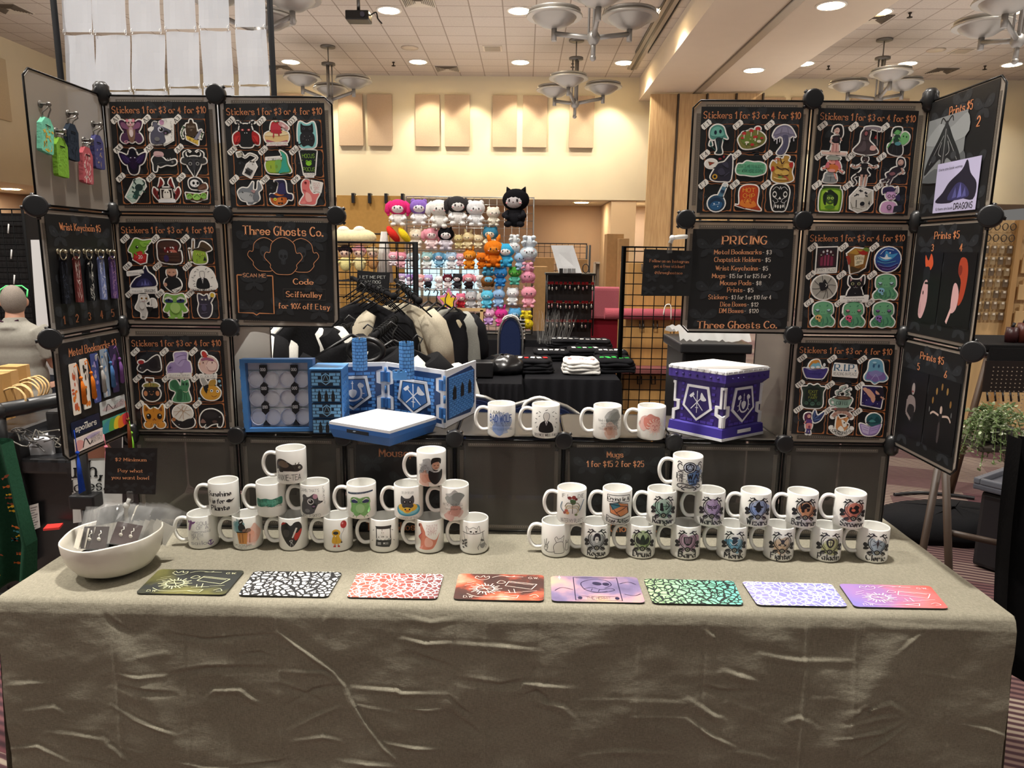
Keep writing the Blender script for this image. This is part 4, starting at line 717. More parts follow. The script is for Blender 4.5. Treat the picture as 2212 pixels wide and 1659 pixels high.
'F8':("bone white die cracked like a skull with black marks","p 10 60 40 96 92 84 96 40 78 14 44 2 14 16 cfccc2;|;p 12 58 40 92 88 82 62 56 e2dfd6;p 62 56 88 82 93 40 74 18 b9b5a8;Ml 4 24 62 34 66 1a1a20;l 4 40 84 56 82 1a1a20;l 4 46 88 48 78 1a1a20;l 4 30 70 42 68 1a1a20;l 4 62 76 74 74 1a1a20;l 4 66 80 70 70 1a1a20;l 3 34 48 36 20 222;e 58 34 9 8 20 1a1a1e;p 80 34 88 30 84 48 1a1a1e;l 2 20 20 60 12 8a8678;l 2 12 40 24 14 8a8678"),
'F9':("lilac skinned horned woman with glasses and a laptop","e 44 66 20 18 c79ac9;s 14 70 14 92 44 98 60 86 54 80 28 78 332a52;s 56 76 66 98 70 78 b7aab0;s 12 4 16 34 40 42 66 34 70 4 40 -2 d4a4cc;|;e 44 62 15 14 d4aad4;Me 36 62 0 0 000;c 2 32 62 38 68 44 62 38 56 32 62 433;c 2 48 62 54 68 60 62 54 56 48 62 433;l 2 42 50 52 50 844;s 20 82 20 94 34 90 332a52;s 62 62 76 70 80 46 66 48 332a52;p 60 24 92 32 88 4 58 0 2a2a34;e 42 20 9 9 333;e 42 20 6 6 d4a4cc;l 2 36 20 48 20 333"),
'G1':("tall arched stained glass window in dark red, FAIRY TALES","p 12 0 88 4 88 100 12 98 262024;|;p 14 0 87 3 87 22 14 18 e9e6de;s 22 26 22 76 50 94 78 78 78 26 3a1a24;p 26 28 36 28 36 66 26 60 7a2a44;p 40 28 48 28 48 70 40 68 8a3450;p 52 28 60 28 60 70 52 72 8a3450;p 64 28 74 28 74 62 64 66 7a2a44;Me 36 82 4 5 bbb;e 50 86 4 5 ddd;e 50 74 3 3 aac;Me 28 70 3 3 998;n 50 11 11 222 <66>FAIRY TALES"),
'G2':("open spell scroll box with red flames and green moss","p 12 74 40 96 76 92 94 82 84 20 60 4 30 -4 24 30 8a5f2c;|;p 16 76 42 94 72 88 50 70 b98c3a;p 40 66 80 74 76 34 44 24 e2d6b4;s 46 92 60 82 84 90 88 72 66 70 a82a24;s 70 92 86 98 96 86 84 82 6d8438;s 14 50 8 62 20 66 28 44 20 30 a33a2a;n 60 56 12 332 <30>OPEN;l 2 50 42 70 44 665;s 30 24 60 16 72 26 60 6 34 0 4a3a24;l 2 48 36 62 38 665"),
'G3':("round badge of a swirling blue and violet galaxy wave","e 50 50 48 48 2a4f96;|;s 6 34 30 30 60 20 90 34 74 10 46 4 22 12 3a2a66;s 10 60 34 54 40 84 60 70 86 74 60 48 30 44 4a9ad0;s 16 62 36 58 44 72 50 60 64 56 40 50 eef4f8;c 2 20 70 40 90 70 86 cfe4f4;c 1.5 10 44 40 36 80 44 7cc;c 1.5 14 30 50 22 90 36 79c;c 1.5 30 14 60 12 84 24 98c;e 56 76 3 3 fff"),
'G4':("round black and white etching of a spiral night sky","e 50 50 48 48 b9b6ac;|;e 50 50 45 45 a8a59c;c 2 50 4 58 30 50 50 333;c 2 20 16 36 34 44 50 333;c 2 5 44 26 44 44 52 333;c 2 12 76 30 60 46 58 333;c 2 40 95 44 76 50 62 333;c 2 76 88 66 70 56 60 333;c 2 95 56 76 60 60 56 333;c 2 86 22 74 40 62 50 333;c 2 66 6 64 30 56 46 333;s 34 50 30 68 44 70 50 82 60 68 66 50 56 40 40 36 1b1b1e;c 2 54 64 60 60 56 52 e8e6de"),
'G5':("black kitten with big ears above small lettering","s 24 96 36 84 64 84 80 98 80 60 70 52 78 30 74 12 24 12 22 34 32 52 22 66 1c1b1f;p -2 14 100 18 98 -4 0 -6 f2f0ea;|;Mp 27 90 36 82 29 74 c99;Me 38 66 6 6 b9b88a;Me 38 66 3 5 111;p 48 58 52 58 50 55 a66;Mc 1.5 50 54 46 50 42 52 999;e 50 28 2 2 777;n 46 9 6 222 <80>are you even paying attention;n 50 0 6 222 <54>to anything"),
'H1':("corgi in a purple bathtub of bubbles","s 4 56 14 24 26 16 74 14 88 24 98 58 60 50 30 50 433a84;s 26 58 34 86 60 92 70 70 76 56 c98a3a;|;s 30 60 46 82 66 78 70 58 7fb6cc;e 48 84 10 7 d9933c;Me 20 58 8 5 e6ecee;e 40 60 8 5 e6ecee;e 60 62 8 5 e6ecee;e 84 72 5 8 e6ecee;c 2 10 56 50 52 92 56 6a60b0;l 3 22 16 20 8 99a;l 3 76 14 80 6 99a;n 50 36 12 2a2466 <50>livedaugh"),
'H2':("two line R.I.P. reading in peace lettering","p 4 30 96 26 98 46 90 74 10 80 4 56 f2f0ea;|;T 50 64 26 3a6a8a <84>R.I.P.;n 50 38 12 222 <92>READING IN PEACE"),
'H3':("pale blue and purple ghost in a draped sheet","s 24 94 50 102 72 90 82 50 98 26 86 12 66 10 50 0 34 12 14 14 8 30 20 56 6fa6c2;|;s 14 26 22 50 50 44 80 48 92 26 84 16 66 14 50 6 34 16 16 18 8069a8;s 24 44 50 56 78 44 60 30 40 30 8a86bc;Me 40 74 4 7 355a80;c 2 50 40 40 24 34 16 b8a8d8;c 2 52 40 62 24 66 14 b8a8d8;e 42 88 8 4 a8cfe0"),
'H4':("dark haunted gate with spikes and green ghosts","s 12 4 10 60 4 84 24 88 34 98 50 92 66 98 78 88 96 84 88 60 88 4 50 -4 23302a;|;s 24 20 24 72 50 86 76 72 76 20 16201c;Ml 3 14 10 12 80 3a5040;Ml 3 30 84 28 96 3a5040;n 50 66 11 a9b04a <36>EXIT;n 50 52 9 a9b04a <30>THE;n 50 40 9 a9b04a <34>FAIRY;Me 26 16 8 8 3c5a4a;Me 25 18 2 2 111;e 50 14 9 9 46685a;Me 47 16 2 2 111;Me 38 28 6 6 2c4a3a"),
'H5':("green coffee cup with steam in ghostly curls","s 16 48 84 50 80 20 66 6 34 6 20 20 8aa898;c 7 18 40 2 36 8 18 24 20 8aa898;s 20 4 82 6 92 -2 50 -8 10 -4 6a5a52;c 8 34 58 24 72 44 78 40 90 60 98 a8b8b0;c 8 60 56 74 64 58 74 76 86 a8b8b0;|;e 50 48 34 8 5a4034;e 50 48 20 4 8a6a50;T 50 26 14 26342e <48>COFFEE;c 3 34 60 30 70 44 78 2a342e;c 3 60 60 70 66 60 76 70 84 2a342e;e 24 -1 5 4 a55"),
'H6':("woman posed inside a square of purple stars","p 8 20 84 8 88 50 80 96 6 98 2e2558;|;s 20 80 34 86 60 56 50 44 30 60 d9a48c;s 8 86 20 92 40 70 28 66 d9a48c;e 70 76 12 12 d9a48c;s 58 86 84 94 92 62 84 54 72 72 26202e;s 60 60 78 60 80 40 62 40 1e1a26;l 6 80 56 96 46 d9a48c;s 20 30 40 50 60 44 56 22 30 16 3a3270;s 40 64 60 50 54 30 44 40 d9a48c;e 16 66 1.4 1.4 fff;e 26 40 1.4 1.4 fff;e 70 26 1.4 1.4 fff;Me 12 28 1.2 1.2 fff"),
'H7':("fairy with blue violet wings and tall boots","s 52 70 60 98 72 74 98 92 84 56 60 44 33406c;e 36 70 12 11 c98a80;s 24 80 44 84 46 62 30 50 20 60 5a2a4a;s 28 54 50 56 48 36 30 38 5a3a78;s 30 38 52 38 48 14 30 16 d98a88;l 7 36 16 34 -6 4a3a7a;l 7 42 16 46 -6 4a3a7a;|;l 2 56 60 62 92 6a8ac0;l 2 60 60 90 86 6a8ac0;l 2 60 54 82 60 6a8ac0;e 38 70 7 8 e0a89c;Ml 1.5 34 71 38 71 211;e 42 24 5 6 7a3a5a;l 4 28 50 20 36 d98a88"),
'H8':("corgi head between curved words, GRUDGE HOLDER","s 34 20 30 50 34 78 44 66 60 70 78 74 70 50 80 42 66 16 d2925a;c 14 14 74 30 92 50 96 70 92 88 74 b98;c 14 12 26 30 8 52 2 74 8 92 26 f0ede6;|;s 50 62 60 60 74 42 62 30 54 44 f0ece2;s 38 22 50 36 64 18 50 12 f0ece2;e 62 50 3 3 211;e 76 42 4 3 211;Mp 36 72 42 66 36 60 a86a3a;n 24 84 10 822 PR;n 42 92 10 822 OF;n 60 92 10 822 ES;n 76 84 10 822 SN;T 26 14 11 111 GR;T 40 5 11 111 UD;T 54 2 11 111 GE;T 68 6 10 111 HO;T 82 16 10 111 LD"),
'H9':("open lilac book under a round teal mountain scene","e 62 68 30 28 2f5f66;s 8 48 28 46 50 38 74 46 92 50 78 10 46 0 20 10 9a84bc;|;s 36 60 52 80 60 66 74 84 88 60 60 54 1f474e;s 42 58 54 70 70 60 4f8f90;p 12 46 30 44 48 36 46 4 22 14 c9bade;p 52 36 70 44 88 48 76 14 50 4 b09ccf;l 1.5 18 38 44 30 7a68a0;l 1.5 22 28 44 20 7a68a0;l 1.5 54 30 82 40 7a68a0;l 1.5 54 20 78 30 7a68a0;e 40 56 8 4 333a44"),
}
def octo(sk,ey): return "s 14 54 14 86 36 100 64 100 84 88 88 58 80 46 96 24 88 4 70 6 50 0 30 6 12 4 6 22 22 44 5f9f76;|;s 20 60 20 84 38 96 62 96 80 84 82 60 50 50 6fb083;Mc 3 22 40 12 22 22 12 3f7a60;Mc 3 34 40 30 18 40 10 3f7a60;c 3 64 40 72 24 66 10 3f7a60;c 3 52 34 54 18 50 8 3f7a60;Me 28 66 8 6 %s;Mc 3 20 68 28 62 36 66 123;Me 46 60 1.5 1.5 243;Me 36 84 3 2 3f7a60;e 66 88 3 2 3f7a60;e 34 38 13 11 %s;e 30 38 3 4 222;e 39 36 3 3 222;p 34 28 44 26 42 20 34 22 %s;c 4 20 40 16 28 28 20 4a8a6a"%(ey,sk,sk)
for k,sk,ey in (('G6','8ec4dc','b8d8e0'),('G7','e0b070','b8d8e0'),('G8','dc5a80','d890a0'),('G9','8d6bb0','8a6aa0')):
    ST[k]=("green baby octopus hugging a small %s skull"%{'G6':'pale blue','G7':'tan','G8':'pink','G9':'purple'}[k],octo(sk,ey))
LAB={'A':'upper left poster','B':'second poster down on the left','C':'lowest sticker poster on the left','D':'poster right of the upper left one','E':'poster at the upper right','F':'right-hand top sticker poster','G':'poster beside the price list','H':'lowest sticker poster on the right'}
PC={'A':((235,220),(449,220),(464,444),(255,444)),'D':((482.6,224),(700,222.4),(711.8,449.3),(499.3,448.6)),'B':((255.7,480.5),(464.6,480.5),(482.7,692),(275,690.6)),
'C':((278.3,726),(481.2,725.3),(495.7,927.3),(295.8,928.8)),'E':((1515.7,230.4),(1736.5,232),(1720.9,462),(1504.8,459.7)),'F':((1768.6,233),(1985.3,239.6),(1960.5,465.7),(1747,460.7)),
'G':((1746.3,498),(1961.3,497.5),(1943.3,712),(1731.5,711.3)),'H':((1723.5,740.3),(1933.8,744.7),(1914,947.6),(1709.4,936.7)),
'Z':((499.9,476.6),(716.3,481.7),(722.4,697.6),(510.4,690.6)),'P':((1497.6,494.5),(1715.3,494.5),(1699,710.7),(1484,710.7))}
PFY=FY-.0035
def pf(c,Y=PFY): tl,tr,br,bl=[PY(x,y,Y) for x,y in c]; return quadmap(bl,br,tr,tl)
prnd=random.Random(11)
def moths(b,f,n=6,seed=1,h=.00025,col='26282b'):
    r=random.Random(seed)
    spots=[(18,80),(82,80),(50,62),(20,38),(80,38),(50,14),(15,10),(85,10),(50,90)][:n]
    for cx,cy in spots:
        g=cell(f,cx,cy,30); draw(b,"Ms 48 60 24 84 4 80 8 60 30 52 %s;Ms 48 52 26 46 20 26 40 30 %s;e 50 52 4 16 %s;Mc 1.5 48 66 42 80 38 84 %s;Me 24 68 4 4 34373a;Mc 1 44 60 24 76 10 74 33363a"%((col,)*4),g,h,.00002)
def poster(f,lab,name='poster',cat='poster',group=None,body=None,pat=True,seed=1,n=9):
    b=MB(); b.prism([(0,0),(100,0),(100,100),(0,100)],f,-.0008,0,'161617')
    if pat: moths(b,f,n,seed)
    if body: body(b,f)
    return b.build(name,'paper',label=lab,cat=cat,group=group)
def jag(x0,y0,x1,y1,r,n=7):
    p=[(x0+(x1-x0)*i/n+(r.uniform(-.5,.5) if 0<i<n else 0),y0+(y1-y0)*i/n+(r.uniform(-.5,.5) if 0<i<n else 0)) for i in range(n+1)]; return p
def lines(b,f,pts,w,col,h):
    L,R=stroke(pts,w)
    for i in range(len(L)-1): b.poly([f(*R[i],h),f(*R[i+1],h),f(*L[i+1],h),f(*L[i],h)],col)
CELLS=[(20,71),(51,71),(82,71),(20,43),(51,43),(82,43),(20,15),(51,15),(82,15)]
def gridposter(K):
    f=pf(PC[K]); r=random.Random(ord(K))
    def body(b,f):
        text(b,'Stickers 1 for $3 or 4 for $10',50,92.5,6.2,f,OR,'T',hz=.0004,width=95,wt=.95)
        for i,(cx,cy) in enumerate(CELLS):
            b.poly([f(cx-13,cy-12,.0003),f(cx+13,cy-12,.0003),f(cx+13,cy+12,.0003),f(cx-13,cy+12,.0003)],'0e0e10')
            for e,(x0,y0,x1,y1) in enumerate(((cx-14,cy-13,cx+14,cy-13),(cx-14,cy+13,cx+14,cy+13),(cx-14,cy-13,cx-14,cy+13),(cx+14,cy-13,cx+14,cy+13))): lines(b,f,jag(x0,y0,x1,y1,r),.7,'7a4b2e' if cy>50 else 'a8683c',.00035)
            for sx in (-1,1):
                for sy in (-1,1): 
                    x,y=cx+sx*14,cy+sy*13; b.poly([f(x,y,.0004),f(x-sx*2.4,y,.0004),f(x-sx*1.2,y-sy*1.3,.0004),f(x,y-sy*3,.0004)],'b06c3e')
            for sy in (-1,1): lines(b,f,[(cx+14,cy),(cx+15.5,cy)],.5,'b06c3e',.0004)
            tx,ty=cx-14.5,cy+12.5; g=cell(f,tx,ty,11,11,.7); b.poly([g(x,y,.0005) for x,y in ((8,26),(92,26),(100,50),(92,76),(8,76),(0,50))],'efece4')
            text(b,K+str(i+1),50,51,34,g,'1a1a1c','T',hz=.0006,wt=.8)
    poster(f,{'A':'black sticker poster for row A at the upper left of the display','D':'black sticker poster D, right neighbour of the upper left poster','B':'black sticker poster B in the middle row of the left tower','C':'black sticker poster C, lowest in the left tower','E':'black sticker poster E at the top left of the right tower','F':'black sticker poster F, top one next to the right wing','G':'black sticker poster G, right of the pricing list','H':'black sticker poster H, lowest in the right tower'}[K],group='sticker posters',body=body)
    for i,(cx,cy) in enumerate(CELLS):
        k=K+str(i+1); lab,dsl=ST[k]
        g=cell(f,cx+r.uniform(-.6,.6),cy+r.uniform(-.6,.6),26.5,25.5)
        g2=lambda x,y,h=0,g=g: g(x,y,h)
        b=MB(); draw(b,dsl,g2,.0014,.00005,border=4.6,thick=.0008)
        b.build('sticker','sticker',label='sticker '+('of a ' if not lab.startswith('a ') else 'of ')+lab+', tag '+k,cat='sticker',group='stickers on poster '+K)
for K in 'ABCDEFGH': gridposter(K)
def b_shop(b,f):
    text(b,'Three Ghosts Co.',51,91,8.4,f,OL,'T',hz=.0004,width=80,wt=1.05)
    sh=[(0,0),(-8,1),(-14,8),(-14,12),(-20,20),(-18,26),(-14,26),(-12,36),(-6,42),(0,44)]
    for cx,cy,s in ((32,50.5,.9),(69,50.5,.9),(50.5,47.5,1.0)):
        p=[(cx+x*s*.95,cy+y*s*.85) for x,y in sh]; q=[(cx-x*s*.95,cy+y*s*.85) for x,y in sh[::-1]]
        if s==1: b.poly([f(x,y,.00055) for x,y in catmull(p,False,4)+catmull(q,False,4)],'161617')
        lines(b,f,catmull(p,False,4)+catmull(q,False,4),.6,'d99468',.0006 if s==1 else .0005)
        g=cell(f,cx,cy+17,18); draw(b,"s 26 50 26 84 50 96 74 84 74 50 62 36 60 14 40 14 38 36 2f3236;Me 39 58 8 9 17181a;p 46 44 54 44 50 52 17181a;Ml 2 44 16 44 30 17181a",g,.0003 if s<1 else .0006)
    for p in (((3,46),(3,7.5),(18,7.5),(21,5.5),(24,7.5),(39,7.5),(39,46)),((3,46),(8,46)),((33,46),(39,46))): lines(b,f,list(p),1.1,'d08a5a',.0005)
    text(b,'SCAN ME',20.5,46,3.6,f,'e0a078','t',hz=.0005,width=23)
    for y,t_,wd in ((41,'Code',20),(28,'Scifivalley',36),(16,'for 10% off Etsy',52)): text(b,t_,70,y,5.4,f,OL,'T',hz=.0005,width=wd)
    lines(b,f,[(49,33),(92,34),(92,23),(49,22),(49,33)],.3,'55504c',.0004)
poster(pf(PC['Z']),'black shop sign with three outlined ghosts and a discount code','sign','sign',body=b_shop)
def b_price(b,f):
    text(b,'PRICING',52,89,7.6,f,OL,'T',hz=.0005,width=44)
    for y,a,c,wa,wc in ((77.5,'Metal Bookmarks','- $3',47,9),(70,'Chaptstick Holders','- $5',46,9),(61.5,'Wrist Keychains','- $5',42,9),(54,'Mugs','- $15 for 1 or $25 for 2',13,44),(46.8,'Mouse Pads','- $8',31,9),(39.8,'Prints','- $5',15,10),(32.6,'Stickers','- $3 for 1 or $10 for 4',19,43),(25.3,'Dice Boxes','- $12',26,11),(18.8,'DM Boxes','-  $120',24,14)):
        tot=wa+wc+1; x=51-tot/2; text(b,a,x+wa/2,y,4.4,f,OL,'T',hz=.0005,width=wa,wt=.9); text(b,c,x+wa+1+wc/2,y-.3,4,f,'efe6da','T',hz=.0005,width=wc,wt=.85)
    text(b,'Three Ghosts Co.',50,4.4,6.8,f,OL,'T',hz=.0005,width=80)
poster(pf(PC['P']),'black PRICING list with orange lettering and faint moths','sign','sign',body=b_price)
# ---- wings
nL=V((1,0,0)); pL=V((CX[0]+.0035,0,0)); pR=V((CX[7]-.0035,0,0))
def wf(c,p0): tl,tr,br,bl=[PL(x,y,p0,nL) for x,y in c]; return quadmap(bl,br,tr,tl)
def clampw(c,side,j,ux0,ux1,v0,v1):
    """a poster on wing panel j (row), given as fractions of the panel, u from the outer edge on the left wing"""
    x=CX[0]+.0035 if side==0 else CX[7]-.0035
    def P(u,v): 
        y=WLY+(FY-WLY)*u if side==0 else FY-(FY-WLY)*u
        return V((x,y,RZ[j+1]+(RZ[j]-RZ[j+1])*v))
    return quadmap(P(ux0,v0),P(ux1,v0),P(ux1,v1),P(ux0,v1))
fwk=clampw(0,0,1,.07,.95,.06,.95)
def b_wrist(b,f):
    text(b,'Wrist Keychain $5',50,90,6,f,OR,'T',hz=.0005,width=62)
    for i,x in enumerate((12,31,50,70,89)): text(b,str(i+1),x,8,7,f,OR,'T',hz=.0005)
poster(fwk,'black Wrist Keychain poster on the left wing',body=b_wrist)
fbm=clampw(0,0,2,.07,.95,.04,.95)
poster(fbm,'black Metal Bookmarks poster on the lower left wing',body=lambda b,f:text(b,'Metal Bookmarks $3',52,91,7,f,OR,'T',hz=.0005,width=76))
fp2=clampw(0,1,0,.04,.93,.04,.97)
poster(fp2,'black Prints poster at the top of the right wing',body=lambda b,f:(text(b,'Prints $5',50,87,7,f,OR,'T',hz=.0005,width=34),text(b,'2',78,72,8,f,OR,'T',hz=.0005)))
def b_p(a,c):
    def q(b,f): text(b,'Prints $5',50,91,6,f,OR,'T',hz=.0005,width=38); text(b,a,30,80,6,f,OR,'T',hz=.0005); text(b,c,74,80,6,f,OR,'T',hz=.0005)
    return q
fp3=clampw(0,1,1,.05,.95,.05,.96); poster(fp3,'black Prints poster numbered 3 and 4 on the right wing',body=b_p('3','4'))
fp5=clampw(0,1,2,.05,.95,.05,.96); poster(fp5,'black Prints poster numbered 5 and 6 on the lower right wing',body=b_p('5','6'))
def printo(f,x0,y0,x1,y1,dsl,lab,bg,h=.0016):
    g=lambda x,y,z=0: f(x0+(x1-x0)*x/100,y0+(y1-y0)*y/100,h+z)
    b=MB(); b.prism([(0,0),(100,0),(100,100),(0,100)],g,-.0006,0,bg); draw(b,dsl,g,.0001)
    return b.build('art_print','paper',label=lab,cat='print')
printo(fp2,2,30,62,84,"s 0 0 30 20 60 10 100 40 100 0 55585a;s 0 60 30 90 60 80 100 96 100 60 8a8d8e;Ms 49 86 30 64 8 34 2 12 20 22 40 34 49 30 1f2022;Mc 2 48 90 38 98 34 90 222;s 46 88 54 88 58 50 50 10 42 50 2a2b2d;Mc 1.5 46 70 30 50 14 28 777;Me 24 36 7 6 35373a;Mc 1.5 42 60 36 44 44 38 888;l 2 50 80 50 20 777","grey art print of a large death head moth","787b7c")
printo(fp2,26,2,90,44,"s 4 22 20 40 34 60 60 80 70 98 80 72 96 50 92 20 60 26 40 18 201d2c;s 34 24 46 50 60 56 76 44 80 26 35335c;p 44 26 50 48 54 28 55558c;p 56 26 61 56 66 28 66a;p 66 26 72 46 76 28 55558c;n 32 88 6 222 <56>there are book worms;n 28 8 6 222 <40>& there are book;t 72 10 11 222 <42>DRAGONS","lilac art print of a spiky dark dragon cave, DRAGONS","b5b0cf",.0032)
BKP='0b0b0d'
printo(fp3,2,12,49,76,"s 44 80 40 96 52 88 60 98 70 84 60 74 c4512c;s 40 76 60 78 62 56 44 54 1a1c20;s 46 58 58 58 62 30 50 6 36 10 38 40 c39a9c;l 3 48 56 60 56 111;s 40 30 44 14 38 12 b48a8e;e 46 42 2 3 211","dark art print numbered 3 of a flame haired figure",BKP)
printo(fp3,51,12,98,76,"s 50 74 54 92 72 90 80 70 74 40 60 30 62 60 a33e26;e 56 76 6 7 7a2a1c;s 40 54 50 58 60 44 56 24 40 20 cba0a0;l 6 42 24 30 4 d3aaa6","dark art print numbered 4 of a long red haired figure",BKP)
printo(fp5,2,12,49,76,"s 42 66 44 84 58 84 62 66 161416;e 52 72 6 9 8f8482;s 34 56 46 62 62 58 66 40 44 34 786c6a;s 40 46 62 46 60 24 44 24 1c1a1c;l 5 34 54 34 34 786c6a;l 5 34 34 52 26 786c6a;l 2 48 68 54 68 722","dark art print numbered 5 of a pale woman in black",BKP)
printo(fp5,51,12,98,76,"e 50 56 4 6 b09a8e;s 44 50 56 50 54 40 46 40 161416;c 3 44 48 26 50 16 46 b09a8e;c 3 56 48 74 50 84 44 b09a8e;s 46 36 52 36 52 12 46 12 3a3434;e 20 66 3 5 7a5a30;e 30 80 3 5 8a6a3a;e 46 88 3 5 7a5a30;e 64 84 3 5 8a6a3a;e 78 68 3 5 7a5a30;e 84 54 2 4 555;e 12 52 2 4 555","dark art print numbered 6 of a woman juggling small lights",BKP)
# ---- lip balm holders on hooks (upper left wing, plain panel)
def wpt(px,py,h=0): return PL(px,py,V((CX[0]+.002+h,0,0)),nL)
def hook(b,p,n,s=1,col='8c8a86'):
    b.lathe([(.0001,.002),(.008*s,.002),(.009*s,0),(.008*s,-.001)][::-1],col,tuple(p),12,M=V((0,0,1)).rotation_difference(n).to_matrix())
    e=p+n*.02*s; b.tube([p,e],.003*s,col,8); b.ball(e,.006*s,col)
    return e
HD=[((87,225),(98,255),(98,330),'6fb89c','c9a23e','teal and yellow floral'),((121,283),(128,298),(133,382),'6f9a34','7db043','lime green'),((147,245),(152,268),(156,346),'252d38','1a2028','navy blue'),((181,303),(184,318),(187,396),'a8545a','d8b8b4','red and white speckled'),((201,268),(207,292),(213,365),'46456e','9c8a78','purple sky patterned')]
for (kx,ky),(tx,ty),(bx,by),c1,c2,lb in HD:
    p=wpt(kx,ky); t=wpt(tx,ty,.012); bo=wpt(bx,by,.012); 
    b=MB(); hook(b,p,V((1,0,0))); b.build('cord_hook','metal',label='silver round hook holding the '+lb+' lip balm holder',cat='hook')
    u=(t-bo); L=u.length; u.normalize(); side=V((0,1,0)); side=(side-u*side.dot(u)).normalized(); nn=side.cross(u); nn=nn if nn.x>0 else -nn; w_=.0215
    root=thing('lip_balm_holder',lb+' fabric lip balm holder hanging on the plain grey wing panel','lip balm holder',tuple(bo),'lip balm holders')
    fr=lambda x,y,h=0: bo+side*(x/100-.5)*2*w_+u*(y/100)*L+nn*h
    b=MB(); b.prism([(6,0),(94,0),(100,5),(100,80),(84,90),(70,100),(30,100),(16,90),(0,80),(0,5)],fr,-.006,.006,c1)
    rr=random.Random(kx)
    for q in range(26 if 'speck' in lb or 'floral' in lb else 8):
        x,y=rr.uniform(12,88),rr.uniform(6,76); b.poly([fr(*v_,.0064) for v_ in ell(x,y,rr.uniform(4,12),rr.uniform(1.5,4),rr.uniform(0,180),8)],c2)
    b.poly([fr(*v_,.0068) for v_ in ((28,76),(72,76),(72,79),(28,79))],'111'); b.build('sleeve','fabric',root)
    b=MB(); top=fr(50,97); b.tube([top-side*.008,top+u*.012-side*.011,p+V((.02,0,-.01))-side*.006,p+V((.02,0,.004)),p+V((.02,0,-.01))+side*.006,top+u*.012+side*.011,top+side*.008],.0018,'99968f',6); b.build('wire_loop','metal',root)
# ---- wrist keychains
WC=[('1a1b20','3a3f4c','black and grey'),('6a3432','dfd0c8','dark red and white'),('17181b','e6e3dc','black and white'),('6a74a0','d8dae6','blue and white'),('55406e','a884a0','purple lightning sky')]
for i,(c1,c2,lb) in enumerate(WC):
    x=(12,31,50,69,88)[i]; base=fwk(x,66,.0); fr=cell(fwk,x+1,43,13,42)
    root=thing('wrist_keychain',lb+' wrist strap keychain hanging on the left wing','keychain',tuple(fwk(x,22,.01)),'wrist keychains')
    b=MB(); b.prism([(20,2),(84,0),(90,6),(86,92),(64,100),(44,100),(24,92)],lambda X,Y,h=0: fr(X,Y,.009+h),-.003,.003,c1)
    rr=random.Random(i+40)
    for q in range(34):
        X,Y=rr.uniform(30,76),rr.uniform(6,90); a=rr.uniform(0,6); b.poly([fr(X+dx,Y+dy,.0125) for dx,dy in ell(0,0,rr.uniform(6,13),rr.uniform(.6,1.5),rr.uniform(0,180),7)],c2)
    b.build('strap','fabric',root)
    b=MB(); e=hook(b,fwk(x+1,68,.001),V((1,0,0)),.9,'a49a84'); b.build('hook','metal',root)
    b=MB(); c=fwk(x+1,65.5,.013); b.tube([c+V((0,math.cos(a)*.0125,math.sin(a)*.0125)) for a in [k*PI/7 for k in range(14)]],.0016,'b0a68e',6,closed=True); b.build('split_ring','metal',root)
# ---- metal bookmarks with tassels, vertical ones then horizontal ones
BM=[('e8ded2','c05a3a','d9772a','white and orange mushroom'),('eae6dc','2c2c22','dd7c28','white sunflower'),('44508c','9a8cc0','a8a4a0','blue violet sky'),('93a0ae','c8c0bc','4f7ab0','pale blue glitter'),('352a4a','6a5a86','7b5490','dark purple galaxy')]
for i,(c1,c2,ct,lb) in enumerate(BM):
    x=(17,33,50,66,82)[i]; y=(58,60,62.5,64.5,66)[i]; fr0=cell(fbm,x,y,14,46); fr=lambda X,Y,h=0,fr0=fr0: fr0(X,Y,.0025+h)
    root=thing('bookmark',lb+' metal bookmark with a tassel on the lower left wing','bookmark',tuple(fr(50,0)),'upright metal bookmarks')
    b=MB(); b.prism([(8,0),(80,0),(86,3),(86,97),(80,100),(8,100),(2,97),(2,3)],fr,-.001,0,c1); rr=random.Random(i+9)
    for q in range(12): b.poly([fr(*v_,.0002+q*.00002) for v_ in ell(rr.uniform(20,66),rr.uniform(6,92),rr.uniform(6,16),rr.uniform(2,8),0,9)],c2 if q%3 else ct)
    b.build('plate','sticker',root)
    b=MB(); b.tube([fr(46,93,.002),fr(60,98,.006),fr(80,80,.007),fr(88,70,.007)],.0014,ct,5); b.ball(fr(88,70,.007),.0045,ct); n_=11
    for q in range(n_): a=q/(n_-1)-.5; b.tube([fr(88,69,.007),fr(94+a*30,52,.008+.004*math.cos(a*3)),fr(104+a*44,16+6*abs(a),.007)],.0017,ct,4)
    b.build('tassel','fabric',root)
HB=[(27,23,'17203a','night blue bookmark reading spoilers','1f3f9a',"T 50 50 44 e8e4da <74>spoilers",44,0),(73,32,'c3c6c6','pale marbled bookmark reading GOOD GIRLS READ SMUT','6b3a24',"s 10 30 30 60 50 40 90 70 90 20 b9a6a8;c 3 22 20 30 70 42 40 50 20 60 40 222;n 74 62 22 222 <40>GOOD GIRLS;n 74 34 22 222 <38>READ SMUT",44,0),(30,8,'e2d2cc','pinkish watercolour bookmark reading GOOD GIRLS READ SMUT','21284f',"s 2 10 10 80 30 60 26 20 d89a96;s 30 70 60 90 90 80 60 60 b8a8c4;c 3 26 16 36 76 46 40 50 20 58 40 222;n 74 62 22 222 <40>GOOD GIRLS;n 74 34 22 222 <38>READ SMUT",46,1),(76,14,'4b9a8a','rainbow watercolour bookmark','7cba3a',"s 0 0 0 60 24 90 30 30 3a8a9a;s 20 10 30 90 50 70 44 10 5aa04a;s 40 10 46 80 66 90 62 10 e0c030;s 58 0 60 70 84 90 84 10 e07a2a;s 78 10 76 80 98 90 98 10 d23a4a",46,1)]
